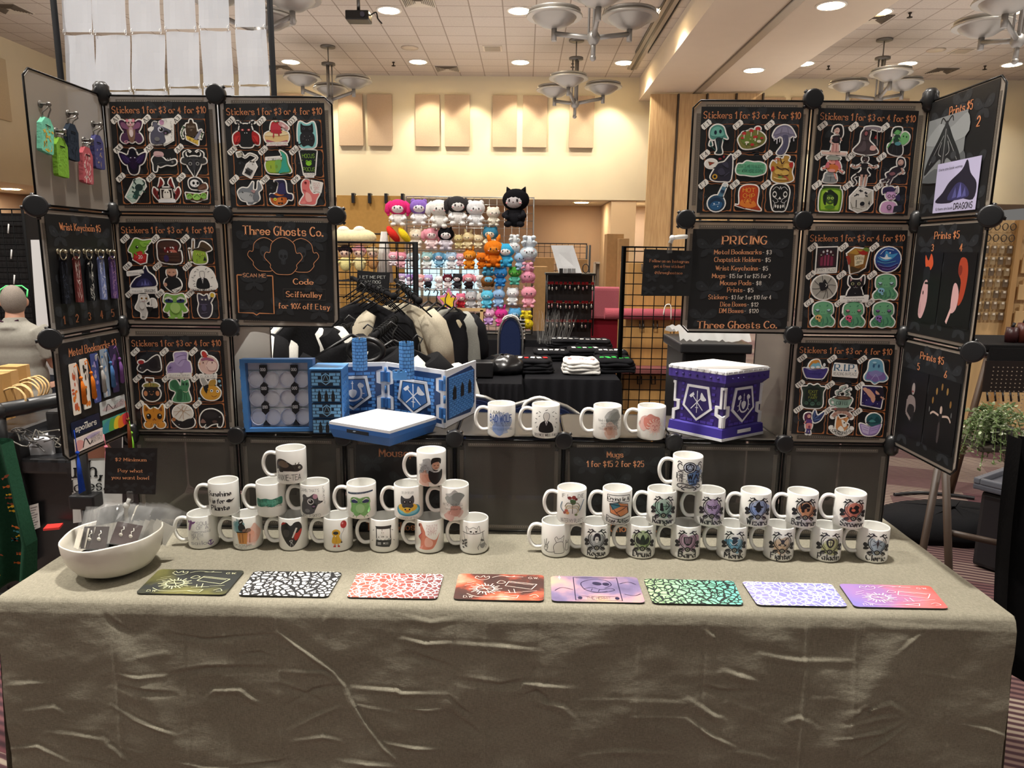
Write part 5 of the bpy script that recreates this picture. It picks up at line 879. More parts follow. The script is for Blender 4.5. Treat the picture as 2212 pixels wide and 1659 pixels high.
for k,(x,y,c1,lb,ct,dsl,wd,tas) in enumerate(HB):
    fr0=cell(fbm,x,y,wd,13); fr=lambda X,Y,h=0,fr0=fr0: fr0(X,Y,.0025+h)
    root=thing('bookmark',lb+', fixed sideways on the lower left wing','bookmark',tuple(fr(50,0)))
    b=MB(); b.prism([(2,0),(98,0),(100,8),(100,92),(98,100),(2,100),(0,92),(0,8)],fr,-.001,0,c1); draw(b,dsl,fr,.0001); b.build('plate','sticker',root)
    ex=(4,96)[k in(1,2,3)]; cols=[ct] if k!=2 else ['d07a8a']; 
    if k in (0,1,2,3):
        b=MB(); p0=fr(4 if k==0 else 96,50,.003); drop=(.17,.16,.10,.13)[k]; xo=(-.012,.012,.004,-.012)[k]
        q0=p0+V((.004,-.002,-drop*.35)); b.tube([p0,q0],.0012,cols[0],5); b.ball(q0,.005,cols[0])
        for q in range(10): a=q/9-.5; b.tube([q0,q0+V((.004*math.cos(a*3),a*.012,-drop*.25)),q0+V((.002,a*.024,-drop*.62))],.0018,cols[0],4)
        b.build('tassel','fabric',root)
# ---- small hanging sign beside the price list, clipped on
f=quadmap(PY(1385,639,1.99),PY(1491,639.5,1.99),PY(1497,542,1.99),PY(1391.5,538,1.99))
def b_ig(b,f):
    for y,s_,wd in ((76,'Follow us on Instagram',80),(65,'get a free sticker!',62),(51,'@threeghostsco',56)): text(b,s_,53,y,6,f,'c9865e','T',hz=.0005,width=wd,wt=.9)
poster(f,'small black card clipped beside the price list, asking to follow','sign','sign',body=b_ig,n=7)
b=MB(); cl=thing('sign_clip','clear plastic clip with a swivel arm holding the small black card','clip',tuple(PY(1447,545,1.985)))
b.box(PY(1447,535,1.985),(.014,.008,.03),'cfd0cc',rz=0,bev=.003); b.build('jaw','clear',cl); b=MB(); b.tube([PY(1448,525,1.985),PY(1452,514,1.985),PY(1466,512,1.99),PY(1483,511,2.01)],.006,'e6e6e2',8); b.ball(PY(1452,514,1.985),.008,'eee'); b.build('swivel_arm','frost',cl)
# cards behind the mugs: price cards in the bottom row
def lowcard(px0,px1,py0,py1,body,lab):
    f=pf(((px0,py0),(px1,py0),(px1+4,py1),(px0+4,py1))); poster(f,lab,'sign','sign',body=body,n=9)
lowcard(768,966,961,1165,lambda b,f:(text(b,'Mousepads $8',62,92,8,f,OR,'T',hz=.0005,width=72),text(b,'Three Ghosts Co.',50,14,8,f,OR,'T',hz=.0005,width=80)),'black Mousepads price card half hidden behind the left mugs')
lowcard(1230,1436,967,1168,lambda b,f:(text(b,'Mugs',48,93,6,f,OL,'T',hz=.0005,width=17),text(b,'1 for $15 2 for $25',48,83,6,f,OL,'T',hz=.0005,width=60),text(b,'Three Ghosts Co.',50,14,8,f,OR,'T',hz=.0005,width=80)),'black Mugs price card standing behind the right mugs')
# ================================================================ mugs
MR,MH=.041,.097; SHZ=RZ[3]+.0085
CW='f0efea'
b=MB(); b.lathe([(.0001,.004),(.030,.003),(.034,0),(.037,.001),(.0395,.004),(MR,.009),(MR,MH-.003),(MR-.001,MH-.0005),(MR-.002,MH),(MR-.0032,MH-.001),(MR-.0036,MH-.004),(MR-.0038,.012),(MR-.008,.007),(.0001,.006)],CW,seg=44); MUGB=b.build('mug_body','ceramic',loc=(0,0,0)).data
b=MB(); hp=catmull([(-MR+.003,0,.079),(-MR-.012,0,.0835),(-MR-.026,0,.079),(-MR-.034,0,.062),(-MR-.0345,0,.044),(-MR-.028,0,.027),(-MR-.016,0,.0175),(-MR+.003,0,.019)],False,4)
b.tube(hp,.0052,CW,10); 
for i,p in enumerate(b.v): b.v[i]=V((p.x,p.y*1.35,p.z))
MUGH=b.build('handle','ceramic',loc=(0,0,0)).data
for o in list(COL.objects)[-2:]: bpy.data.objects.remove(o)
def curved(dsl_fn,R,x0,z0,sx,sz,step=.0035):
    fb=MB(); fr=lambda x,y,h=0:(x0+(x-50)/100*sx,h,z0+y/100*sz); dsl_fn(fb,fr)
    bm=bmesh.new(); vs=[bm.verts.new(p) for p in fb.v]; cl={}; lay=bm.faces.layers.int.new('c')
    for k,(f,c) in enumerate(zip(fb.f,fb.c)):
        try: q=bm.faces.new([vs[i] for i in f]); q[lay]=k
        except ValueError: pass
    bmesh.ops.triangulate(bm,faces=[f for f in bm.faces if len(f.verts)>4])
    x=-.06
    while x<.06:
        bmesh.ops.bisect_plane(bm,geom=bm.verts[:]+bm.edges[:]+bm.faces[:],plane_co=(x,0,0),plane_no=(1,0,0),dist=1e-7); x+=step
    o=MB(); bm.verts.index_update(); ids=[]
    for v in bm.verts:
        a=v.co.x/R; r=R+v.co.y; ids.append(o.vert((math.sin(a)*r,-math.cos(a)*r,v.co.z)))
    for f in bm.faces: o.face([ids[v.index] for v in f.verts],fb.c[f[lay]],True)
    bm.free(); return o
def mug(px,low,z,lab,dsl,Yfix=None,k=.38):
    if Yfix: p=PY(px,low-13,Yfix); p.z=z
    else: p=PZ(px,low-(13 if z<1 else 9),z)
    rz=-math.atan2(p.x,p.y)*(1-k)*.0 - math.atan2(p.x,p.y)*k
    r=thing('mug','white mug '+lab,'mug',tuple(p),'white printed mugs'); r.rotation_euler=(0,0,rz); r['_o']=(0,0,0)
    for nm,d in (('mug_body',MUGB),('handle',MUGH)):
        o=bpy.data.objects.new(nm,d); COL.objects.link(o); o.parent=r
    def fn(b,fr): draw(b,dsl,fr,.00025,.00006)
    c=curved(fn,MR,0.001,.010,.082,.079); o=c.build('printed_design','print',r); return r
def smudge(c,seed,cx=50,cy=50,s=1):
    r=random.Random(seed); o=[]
    def mixc(t): 
        v=[int(c[i]*2 if len(c)==3 else c[2*i:2*i+2],16) for i in range(3)]; return '%02x%02x%02x'%tuple(int(a*(1-t)+240*t) for a in v)
    for k in range(7):
        a=r.uniform(0,6.3); d=r.uniform(4,20)*s; x,y=cx+d*math.cos(a),cy+d*1.2*math.sin(a); n=9; R0=r.uniform(13,27)*s
        pts=' '.join('%.1f %.1f'%(x+R0*r.uniform(.6,1.3)*math.cos(j*6.283/n),y+R0*r.uniform(.6,1.3)*math.sin(j*6.283/n)) for j in range(n)); o.append('s %s %s'%(pts,mixc(.75-.09*k)))
    return ';'.join(o)
def emblem(c,name,sym,seed,wd=66):
    return smudge(c,seed,50,52,1.0)+";Mc 3 40 92 32 96 26 92 22 96 1c1c22;Mc 3.5 46 88 36 90 30 84 20 84 1c1c22;Mp 26 84 14 80 22 90 1c1c22;Mp 32 92 36 100 38 90 1c1c22;Mc 3 30 84 22 70 24 52 32 40 42 32 1c1c22;Mc 1.5 34 80 28 66 30 52 38 40 1c1c22;Ms 24 54 12 60 6 50 16 44 1c1c22;Ms 26 44 12 44 8 34 20 36 1c1c22;Ms 36 34 24 30 22 22 34 26 1c1c22;Mc 2.5 40 30 30 20 20 24 1c1c22;e 50 30 9 9 1c1c22;e 50 30 5 5 998;p 50 34 53 28 47 28 1c1c22;"+sym+";b 50 10 20 1c1c22 <%d>%s"%(wd,name)
BOT=[ # left pyramid bottom row
(441.7,1196,"lettered soul of a mermaid mouth of a sailor, bottom row left end","n 62 86 13 8a8a94 <40>SOUL;n 60 70 12 8a8a94 <38>OF A;n 54 56 10 8a8a94 <60>mermaid;n 40 42 13 8a8a94 <40>MOUTH;n 34 30 9 8a8a94 <26>OF A;n 50 14 14 8a8a94 <66>sailor;s 8 60 14 84 22 98 28 90 22 74 16 60 8a5a9a;s 20 92 10 96 8 86 8a5a9a;s 24 90 40 94 30 84 8a5a9a;l 3 84 20 84 4 6a4a8a;c 3 74 10 84 2 94 10 6a4a8a;l 3 78 18 90 18 6a4a8a"),
(537.4,1197.7,"with a raccoon in a flaming rubbish bin over teal and orange paint",smudge('4f8f9a',5,24,80,.8)+';'+smudge('e8957a',6,70,50,1.1)+";p 24 54 60 56 56 14 30 14 c98a4a;Ml 2 33 50 35 18 7a4a2a;l 2 44 52 44 18 7a4a2a;l 4 22 56 62 58 2a2220;s 34 62 30 78 40 90 50 84 54 70 48 62 2a2a2e;e 40 96 7 11 -20 222;l 3 36 92 44 98 eee;s 44 66 66 72 70 60 54 58 8a6a5a;l 2 54 60 60 72 222;n 40 8 7 222 <62>COME ON THIS BABY;n 40 0 7 222 <30>TO GET LIT"),
(636,1196.7,"with a black and red heart and a knife","s 50 4 20 40 12 70 20 92 36 96 50 84 64 96 80 94 88 72 78 40 1b1a1c;s 14 84 22 96 34 94 24 88 b02a22;s 58 60 70 56 84 70 86 60 74 36 62 30 b02a22;s 58 92 70 90 78 96 72 76 60 70 141416;s 22 58 30 70 44 66 42 46 30 42 3a3638;p 52 40 66 76 72 74 56 38 d8d6d0;l 3 50 38 60 34 611;c 1.5 50 22 44 28 54 30 48 18 ccc;l 1 50 22 46 8 ccc;l 1 52 22 56 10 ccc"),
(731.8,1200,"with a child in a yellow raincoat holding a red balloon","s 36 22 38 44 46 52 58 52 62 40 64 22 d9a92a;e 50 60 14 14 d9a92a;e 49 60 9 6 222;e 48 48 2 2 eee;p 42 22 48 22 48 12 42 12 c99a7a;p 54 22 58 22 58 12 54 12 c99a7a;p 38 8 48 8 48 14 42 14 b02a22;p 54 14 60 14 62 8 54 8 b02a22;l 5 60 40 66 26 d9a92a;e 67 25 3 3 222;c 1 68 26 66 50 76 70 74 82 333;e 76 90 11 14 b8262a;e 72 95 3 4 -20 e89a9a;p 74 77 80 77 77 80 b8262a;l 1 50 50 50 24 a87a1a"),
(830.7,1199,"with a black claw machine full of little ghosts","p 24 14 72 10 78 20 80 40 74 36 26 38 2a2c2e;p 24 88 80 90 80 82 76 78 28 78 222426;l 3 28 80 28 38 222;l 3 76 80 76 38 222;l 2 74 88 78 40 444;p 26 38 76 36 78 42 28 44 aaa;Me 38 46 7 9 e8e8e4;e 50 47 8 10 f4f4f0;Me 36 48 1.5 2 111;Me 47.5 50 1.5 2 111;e 48 64 6 8 f4f4f0;l 1.5 48 80 48 72 222;Me 47 65 1 1.5 111;p 32 30 44 30 44 20 32 20 999;p 50 30 68 29 68 20 50 21 777;Ml 1.5 14 70 20 74 111;Ml 1.5 8 30 14 34 111;e 54 26 2 2 eee"),
(928,1200,"with a pink dinosaur and a short text, bottom row","s 20 90 14 98 24 100 30 88 38 70 40 58 58 44 76 40 90 62 80 34 72 18 60 6 30 4 20 10 26 20 22 36 12 50 24 66 d4806a;s 44 50 36 34 40 16 60 16 64 34 e8b0a0;e 17 93 4 6 633;s 16 8 30 20 26 6 e0968a;c 2 28 66 16 52 20 44 b35;n 62 92 8 a66 <40>THIS IS THE;n 62 82 8 a66 <38>FACE OF A;n 62 72 8 a66 <34>HUNGRY;n 62 62 8 a66 <28>KITTY"),
(1024,1199,"with a line drawing of a fox peering over a branch","c 2 8 70 30 66 60 66 90 72 222;c 1.5 26 68 22 92 34 84 48 90 60 84 68 94 72 72 222;l 1 28 84 34 78 222;l 1 66 84 60 78 222;e 40 74 4 3 222;e 58 74 4 3 222;e 49 70 2 2 222;c 1.2 14 68 16 50 20 36 222;Me 20 40 7 4 30 666;e 10 34 6 3 -30 444;e 22 30 7 3 40 444;e 10 24 6 3 30 444;e 22 20 6 3 -30 444;e 12 12 5 3 444;c 1.2 82 70 76 40 70 26 222;c 1.2 82 70 86 40 92 26 222;s 72 26 92 26 88 12 76 12 888;c 1.5 70 26 64 16 66 6 222;c 1.5 92 24 98 16 94 8 222"),
]
MID=[
(486,1111.4,"lettered Sunshine is for Plants, left end of the middle row","b 44 74 17 1c1c20 <80>Sunshine;b 40 48 17 1c1c20 <42>is for;b 44 22 17 1c1c20 <64>Plants;s 66 46 76 52 84 48 96 52 84 42 74 40 1c1c20;l 2 4 52 10 40 1c1c20"),
(588,1112.7,"with a green paint patch reading donate me to science","s -2 40 4 58 20 56 40 60 60 56 90 62 98 56 96 36 80 34 60 28 40 32 20 28 4 30 3f8e78;s 20 36 40 52 70 54 80 40 50 34 5aa890;n 48 50 11 14201c <92>DONATE ME TO SCIENCE;n 48 34 11 14201c <92>MY WORK HERE IS DONE"),
(682,1118,"with a wide eyed grey rat and the words who asked?","s 6 10 4 34 12 54 16 74 34 68 54 80 66 70 60 60 82 48 66 40 52 34 54 12 30 4 4c4c50;e 20 68 9 9 5c5c60;e 58 70 8 9 c090a4;e 42 52 11 11 e0e0e0;e 43 52 8 8 111;e 41 55 2.5 2.5 fff;s 46 40 58 44 58 30 48 26 1a1a1c;e 52 34 5 3 868;e 80 49 3 3 111;e 30 18 9 7 77777a;n 18 92 12 222 <28>DAMN;n 54 92 10 222 <34>THAT'S;n 86 98 10 222 C;n 88 84 10 222 R;n 87 70 10 222 A;n 88 56 10 222 Z;n 90 42 10 222 Y;n 42 0 11 222 <66>WHO ASKED?"),
(782,1114.6,"with a green frog below a dark blue banner","p 2 86 98 92 98 86 2 79 1f3550;n 50 86 4 c9d8e0 <84>I have no idea what I am doing;s 14 50 20 68 38 70 50 66 62 70 80 68 86 50 78 44 86 20 74 12 70 4 60 2 50 8 40 2 30 4 26 12 14 20 22 44 79b068;Me 31 58 11 10 e4ece0;Ms 20 58 31 62 42 56 40 50 22 50 24305c;Mc 2 20 62 31 68 42 60 4f7a3a;e 50 30 15 17 97c487;Me 48 52 1 1 243;Ml 2 28 4 24 -2 5a8a4a;Ml 2 38 2 36 -4 5a8a4a"),
(883.4,1116,"with a raccoon on a yellow duck float in blue water","n 50 90 8 222 <40>SPLISH SPLASH;s 10 26 20 44 50 48 84 44 96 26 84 10 50 4 20 10 3f93ab;s 16 26 28 36 50 38 80 36 88 26 74 14 50 10 28 14 7cc0cc;e 50 36 34 16 e0b43a;e 50 42 20 10 3a3c40;s 26 52 28 78 40 70 56 70 68 80 72 56 60 44 38 44 45484c;e 40 56 7 6 1c1c1e;e 58 56 7 6 1c1c1e;e 40 57 2 2 ddd;e 58 57 2 2 ddd;e 48 26 15 11 ecc64a;e 42 29 3 3 111;e 56 29 3 3 111;e 49 24 7 4 dd8a2a;n 50 -3 7 222 <66>YOUR OPINIONS ARE TRASH"),
(981.4,1116,"with grey and rust paint marks and thin script, right end of middle row",smudge('6f7a78',31,52,66,.9)+';'+smudge('b5786a',32,50,22,.8)+";n 46 48 9 222 <70>I'M THE KING OF HELL;n 50 34 8 222 <62>I can do whatever I want"),
]
TOPM=[(630.5,1030,"with a black rat lying above the word ANXIE-TEA","s 0 66 0 42 10 44 14 34 28 34 34 40 60 36 80 34 96 40 96 50 84 60 60 60 36 78 14 80 2a2624;s 10 66 30 76 50 60 40 50 14 56 6a5a4c;e 84 48 4 4 ccb;e 84 48 2 2 111;l 3 70 58 72 66 443;l 3 80 58 84 66 443;l 3 6 40 6 28 222;n 46 14 20 1c1c1e <84>ANXIE-TEA"),
(932,1031.6,"with a bearded man in black over grey paint",smudge('8a8e90',41,36,60,.9)+';'+smudge('b06a50',42,34,22,.8)+";e 68 66 13 15 c99a82;s 52 70 54 90 70 94 86 88 84 70 76 78 60 76 1c1a1a;s 54 62 60 52 76 50 82 62 78 54 72 46 60 48 2a1c18;l 2 60 66 66 66 111;l 2 72 66 78 66 111;l 2 64 57 73 57 733;s 44 48 60 42 78 42 90 50 88 20 66 -2 46 16 161618;n 26 56 8 432 <36>DADDY'S;n 26 44 10 432 <32>HOME;n 24 66 7 432 <30>WELCOME")]
R1=[
(1199.7,1212,"with a thin line drawing of a sitting cat","c 1.5 44 6 40 30 48 44 58 48 72 46 74 30 78 16 74 6 44 6 333;c 1.5 50 46 44 60 50 68 54 60 66 62 76 70 74 54 72 46 333;l 1 54 54 56 56 333;l 1 66 54 68 56 333;c 1.5 44 12 20 8 10 14 333;c 1.5 8 30 4 16 14 12 20 30 8 30 333;l 2 8 30 4 50 444;l 2 12 30 14 56 444;l 2 16 30 24 48 444;c 1.5 84 40 82 16 96 16 96 40 84 40 333;l 2 86 40 84 52 444;l 2 92 40 98 50 444;c 1.5 6 24 12 26 20 24 333"),
(1285.4,1205,"with a grey hooded emblem lettered Rogue",emblem('9aa0a2','Rogue',"s 38 56 42 78 50 84 60 78 62 56 50 60 1a1c20;s 44 58 46 70 54 70 56 58 50 48 e0e0dc;l 2 46 62 54 62 222",51,60)),
(1382.7,1206,"with a green leaf emblem lettered Druid",emblem('8aa85a','Druid',"s 50 44 42 60 50 82 58 60 1c2420;s 48 44 30 52 32 72 44 58 1c2420;s 52 44 70 52 68 72 56 58 1c2420",52,60)),
(1478.5,1211,"with a mauve harp emblem lettered Bard",emblem('a87a98','Bard',"c 4 38 74 40 54 50 48 60 54 62 74 1c1c22;l 2 44 72 44 54 1c1c22;l 2 50 74 50 52 1c1c22;l 2 56 72 56 54 1c1c22;l 3 38 74 62 74 1c1c22;e 50 48 6 4 1c1c22",53,56)),
(1578,1215,"with a blue figure emblem lettered Monk",emblem('3f8fb4','Monk',"e 50 74 11 5 14242e;s 44 70 42 56 50 48 58 56 56 70 14242e;c 2 36 60 46 50 60 62 eee;l 2 40 48 60 48 14242e",54,60)),
(1679,1219.5,"with a tan crossed swords emblem lettered Fighter",emblem('c4a078','Fighter',"l 3 36 78 62 48 1c1c22;l 3 64 78 38 48 1c1c22;s 44 66 50 72 56 66 50 54 1c1c22;l 3 38 54 46 48 1c1c22;l 3 62 54 54 48 1c1c22",55,68)),
(1780,1222,"with an olive shield emblem lettered Paladin",emblem('a8ac6a','Paladin',"s 38 70 50 78 62 70 60 54 50 44 40 54 1c1c22;s 43 68 50 73 57 68 55 56 50 50 45 56 c9cc9a;l 2 50 74 50 48 1c1c22;l 2 42 64 58 64 1c1c22",56,70)),
(1880,1226,"with a grey blue star emblem lettered Cleric, right end of its row",emblem('8aa0b4','Cleric',"l 2 50 80 50 46 1c1c22;l 2 36 72 64 54 1c1c22;l 2 36 54 64 72 1c1c22;p 50 78 53 66 47 66 1c1c22;p 50 48 53 60 47 60 1c1c22;e 50 63 3 3 1c1c22",57,60)),
]
R2=[
(1234,1120.7,"with a rib cage of flowers and the words water my plants","n 22 92 13 222 <22>IF I;n 80 92 13 222 <24>DIE;e 40 86 7 6 8a3a3a;e 54 88 7 7 a34a44;e 62 82 5 5 7a2a30;s 42 80 46 64 58 64 60 78 4a6a44;l 2 50 72 50 30 443;Mc 2.5 50 66 34 68 26 56 30 46 c8b890;Mc 2.5 50 58 34 58 28 46 32 38 c8b890;Mc 2.5 50 50 38 50 30 38 36 30 c8b890;Mc 2 50 66 34 68 24 54 443;Mc 1 50 54 34 55 27 42 443;c 3 14 70 8 50 18 36 28 34 4a6a86;l 3 74 40 92 78 4a6a86;e 30 40 6 5 b35a4a;e 34 32 6 5 c98a5a;e 24 32 5 5 8a4a44;e 62 26 5 4 6a7a4a;n 50 4 14 222 <80>WATER MY PLANTS"),
(1331.7,1121.4,"with an orange and teal die, crying is a free action","l 2 10 98 92 98 1c1c22;l 2 10 98 10 74 1c1c22;l 2 92 98 92 74 1c1c22;l 2 10 74 92 74 1c1c22;b 50 86 13 1c1c22 <76>Crying Is A;p 20 66 48 72 84 66 88 34 58 22 24 34 d98a5a;p 20 66 48 72 58 60 30 44 3f7a8a;l 2 20 66 48 72 222;l 2 48 72 84 66 222;l 2 84 66 88 34 222;l 2 88 34 58 22 222;l 2 58 22 24 34 222;l 2 24 34 20 66 222;l 2 20 66 44 36 222;l 2 44 36 80 58 222;l 2 80 58 20 66 222;l 2 44 36 58 22 222;l 2 80 58 88 34 222;c 2 10 24 30 16 60 12 94 20 1c1c22;c 2 8 4 30 -4 60 -6 94 0 1c1c22;l 2 10 24 8 4 1c1c22;l 2 94 20 94 0 1c1c22;b 50 7 14 1c1c22 <76>Free Action"),
(1428,1125,"with a green archer emblem lettered Ranger",emblem('7fb09a','Ranger',"c 3 58 78 68 64 56 50 1c1c22;l 1 58 78 56 50 1c1c22;l 2 38 62 68 64 1c1c22;s 38 72 46 74 48 60 50 46 38 48 40 60 1c1c22",61,68)),
(1531,1127,"with a violet mask emblem lettered Warlock",emblem('a98ac0','Warlock',"Mc 3 34 70 42 64 48 66 1c1c22;Mc 2.5 36 64 40 58 48 60 1c1c22;Me 42 63 2 1.5 1c1c22;c 2 50 64 48 54 52 52 1c1c22",62,74)),
(1629,1129.8,"with a blue witch hat emblem lettered Wizard",emblem('6a86c4','Wizard',"e 50 66 16 4 14161e;s 42 66 44 78 52 86 54 76 58 66 14161e;s 42 62 44 52 50 46 56 52 58 62 14161e;l 2 40 56 60 56 14161e",63,66)),
(1729.5,1133.4,"with an orange helmet emblem lettered Barbarian",emblem('d9824a','Barbarian',"s 38 50 38 72 50 82 62 74 62 56 54 52 54 62 46 60 46 50 1a1616;c 4 36 60 36 80 52 88 66 78 1a1616;l 2 52 66 62 66 d9b48a",64,80)),
(1831.5,1138,"with a red flame emblem lettered Sorcerer, right end of the upper row",emblem('c4604a','Sorcerer',"s 36 56 40 72 46 66 54 78 66 70 60 62 66 54 50 46 1a1416;e 48 60 6 5 c86a50;c 2 40 50 52 54 62 50 1a1416",65,74)),
]
R3=[(1484,1042,"with a blue die crest reading Beware the smiling DM",smudge('4a74b8',71,70,44,.9)+";e 50 78 22 20 1c1c24;e 50 78 19 17 d4dcec;p 50 94 64 86 64 70 50 62 36 70 36 86 1c1c24;p 50 90 60 84 60 72 50 66 40 72 40 84 b8c6e0;l 2 50 90 40 72 1c1c24;l 2 50 90 60 72 1c1c24;l 2 40 72 60 72 1c1c24;Mc 3 34 70 18 66 8 78 16 90 26 84 1c1c24;Mc 3 30 60 20 62 10 60 1c1c24;Mc 3 24 92 14 98 8 92 1c1c24;T 62 46 18 1c1c24 <110>BEWARE;T 62 29 9 1c1c24 <110>THE SMILING DM;Mc 3 50 16 34 20 16 18 10 10 20 6 28 12 1c1c24;Mc 3 50 6 36 8 26 2 36 -2 1c1c24;Mc 2 46 12 40 14 36 10 1c1c24")]
SHM=[(1083,948.4,"lettered I am the BAD WOLF over blue paint, on the shelf",smudge('6a86c0',81,50,40,1.05)+";n 24 84 13 222 <36>I AM;n 52 82 8 258 <20>THE;t 46 62 24 1f4a9a <84>BAD WOLF;n 46 44 6 222 <80>TAKE MYSELF TIME THE WORDS;n 46 36 6 222 <80>SCATTER THEM IN TIME AND SPACE;n 46 22 7 258 <86>A MESSAGE TO LEAD MYSELF HERE"),
(1178,950,"with a black suit and tie among small marks, SILENCE WILL FALL","s 26 14 26 40 36 52 50 58 62 52 72 40 74 14 141416;e 50 70 11 15 e8e6e0;c 1.5 39 72 42 84 50 87 58 84 61 72 56 58 50 54 44 58 39 72 222;p 45 54 55 54 50 36 fff;p 48 52 52 52 50 34 111;Ml 2 10 80 18 84 333;Ml 2 22 90 30 86 333;Ml 2 8 62 16 60 333;Ml 2 22 70 28 74 333;Ml 2 6 44 14 48 333;Ml 2 14 28 18 34 333;l 2 46 94 54 98 333;T 50 3 9 111 <90>SILENCE WILL FALL"),
(1310,952.6,"with script over grey and rust paint, third mug on the shelf",smudge('7d827c',91,66,64,.95)+';'+smudge('b07a62',92,58,18,.8)+";n 56 62 9 222 <88>Nobody in the history of torture;n 56 50 6 222 <66>HAS EVER BEEN TORTURED;n 56 41 7 222 <60>with the torture like;n 56 31 8 222 <84>YOU'LL BE TORTURED WITH"),
(1405,953.7,"with a pale sun face on a red paint splash",smudge('cf6a5a',93,40,50,1.1)+";e 54 40 16 18 e8b8ac;"+';'.join('c 2.5 %.0f %.0f %.0f %.0f %.0f %.0f f0d8cc'%(54+17*math.cos(a),40+19*math.sin(a),54+22*math.cos(a+.15),40+25*math.sin(a+.15),54+29*math.cos(a),40+31*math.sin(a)) for a in [k*PI/7 for k in range(14)])+";c 2 44 42 48 46 52 42 b66;c 2 56 42 60 46 64 42 b66;c 2 48 32 54 28 60 32 b66;l 2 54 42 54 34 b66")]
YM=1.905
for a in BOT: mug(a[0],a[1],TZ,a[2],a[3],YM)
for a in MID: mug(a[0],a[1],TZ+MH+.0006,a[2],a[3],YM)
for a in TOPM: mug(a[0],a[1],TZ+2*MH+.0012,a[2],a[3],YM)
for a in R1: mug(a[0],a[1],TZ,a[2],a[3],YM-.012)
for a in R2: mug(a[0],a[1],TZ+MH+.0006,a[2],a[3],YM-.012)
for a in R3: mug(a[0],a[1],TZ+2*MH+.0012,a[2],a[3],YM-.012)
for a in SHM: mug(a[0],a[1],SHZ,a[2],a[3],None,.1)
# ================================================================ mouse pads
def doodle(name,line,c1,c2,gx=True,wd=.1):
    m,N,L,B=nt(name); MATS[name]=m; mp=tex(m,N,L)
    dn=N.new('ShaderNodeTexNoise'); dn.inputs['Scale'].default_value=26; L.new(mp.outputs[0],dn.inputs[0])
    vm=N.new('ShaderNodeVectorMath'); vm.operation='MULTIPLY_ADD'; L.new(dn.outputs['Color'],vm.inputs[0]); vm.inputs[1].default_value=(.028,.028,0); L.new(mp.outputs[0],vm.inputs[2])
    vo=N.new('ShaderNodeTexVoronoi'); vo.feature='DISTANCE_TO_EDGE'; vo.inputs['Scale'].default_value=58; vo.voronoi_dimensions='2D'; L.new(vm.outputs[0],vo.inputs[0])
    v2=N.new('ShaderNodeTexVoronoi'); v2.inputs['Scale'].default_value=38; v2.voronoi_dimensions='2D'; L.new(mp.outputs[0],v2.inputs[0])
    k1=mathn(N,L,'LESS_THAN',vo.outputs['Distance'],wd)
    rg=mathn(N,L,'LESS_THAN',mathn(N,L,'ABSOLUTE',mathn(N,L,'SUBTRACT',v2.outputs['Distance'],.22)),.045)
    ln=mathn(N,L,'MAXIMUM',k1,rg)
    sp=N.new('ShaderNodeSeparateXYZ'); L.new(mp.outputs[0],sp.inputs[0]); g=N.new('ShaderNodeMapRange'); g.inputs[1].default_value=-.12; g.inputs[2].default_value=.12; L.new(sp.outputs[0],g.inputs[0])
    r=ramp(N,L,g.outputs[0],[(0,c1),(1,c2)]); mx=N.new('ShaderNodeMix'); mx.data_type='RGBA'; L.new(ln,mx.inputs[0]); L.new(r.outputs[0],mx.inputs[6]); mx.inputs[7].default_value=hx(line); L.new(mx.outputs[2],B.inputs['Base Color']); B.inputs['Roughness'].default_value=.7
def nebula(name,stops,sc=9,grad=None):
    m,N,L,B=nt(name); MATS[name]=m; mp=tex(m,N,L); n=N.new('ShaderNodeTexNoise'); n.inputs['Scale'].default_value=sc; n.inputs['Detail'].default_value=6; L.new(mp.outputs[0],n.inputs[0]); f=n.outputs[0]
    if grad:
        sp=N.new('ShaderNodeSeparateXYZ'); L.new(mp.outputs[0],sp.inputs[0]); f=mathn(N,L,'MULTIPLY_ADD',f,.5,mathn(N,L,'MULTIPLY_ADD',sp.outputs[0],grad,.22))
    r=ramp(N,L,f,stops); L.new(r.outputs[0],B.inputs['Base Color']); B.inputs['Roughness'].default_value=.7
nebula('pad_dark',[(0,'191b1a'),(.47,'1c1f1b'),(.56,'5c5a2c'),(.62,'6e6a38'),(.7,'24271f')],5); doodle('pad_bw','151517','ecebe6','ecebe6',wd=.17); doodle('pad_red','e9e2da','c0604e','6a3438',wd=.075); nebula('pad_fire',[(.3,'1a1210'),(.48,'4a241a'),(.58,'c4583a'),(.68,'e8a58a')],8)
nebula('pad_dusk',[(.3,'4c4566'),(.45,'75678a'),(.55,'ad8790'),(.65,'c9a084')],7); doodle('pad_green','14201c','a6d08c','5fb5ab',wd=.13); doodle('pad_lilac','eeeaf2','8b86c4','7a78b8',wd=.08); nebula('pad_sunset',[(.1,'6c70ba'),(.4,'9c70a6'),(.6,'c46e72'),(.85,'c9452e')],9,2.3)
SUN=lambda c:';'.join('l 1.6 %.1f %.1f %.1f %.1f %s'%(34+10*math.cos(a),40+12*math.sin(a),34+(15 if k%2 else 19)*math.cos(a+.1),40+(18 if k%2 else 23)*math.sin(a+.1),c) for k,a in enumerate([j*PI/12 for j in range(24)]))+';c 1.4 44 40 41 49 34 52 27 49 24 40 27 31 34 28 41 31 44 40 %s;l 1.2 26 44 42 36 %s;l 1.2 26 36 42 44 %s;l 1 30 50 38 30 %s'%(c,c,c,c)
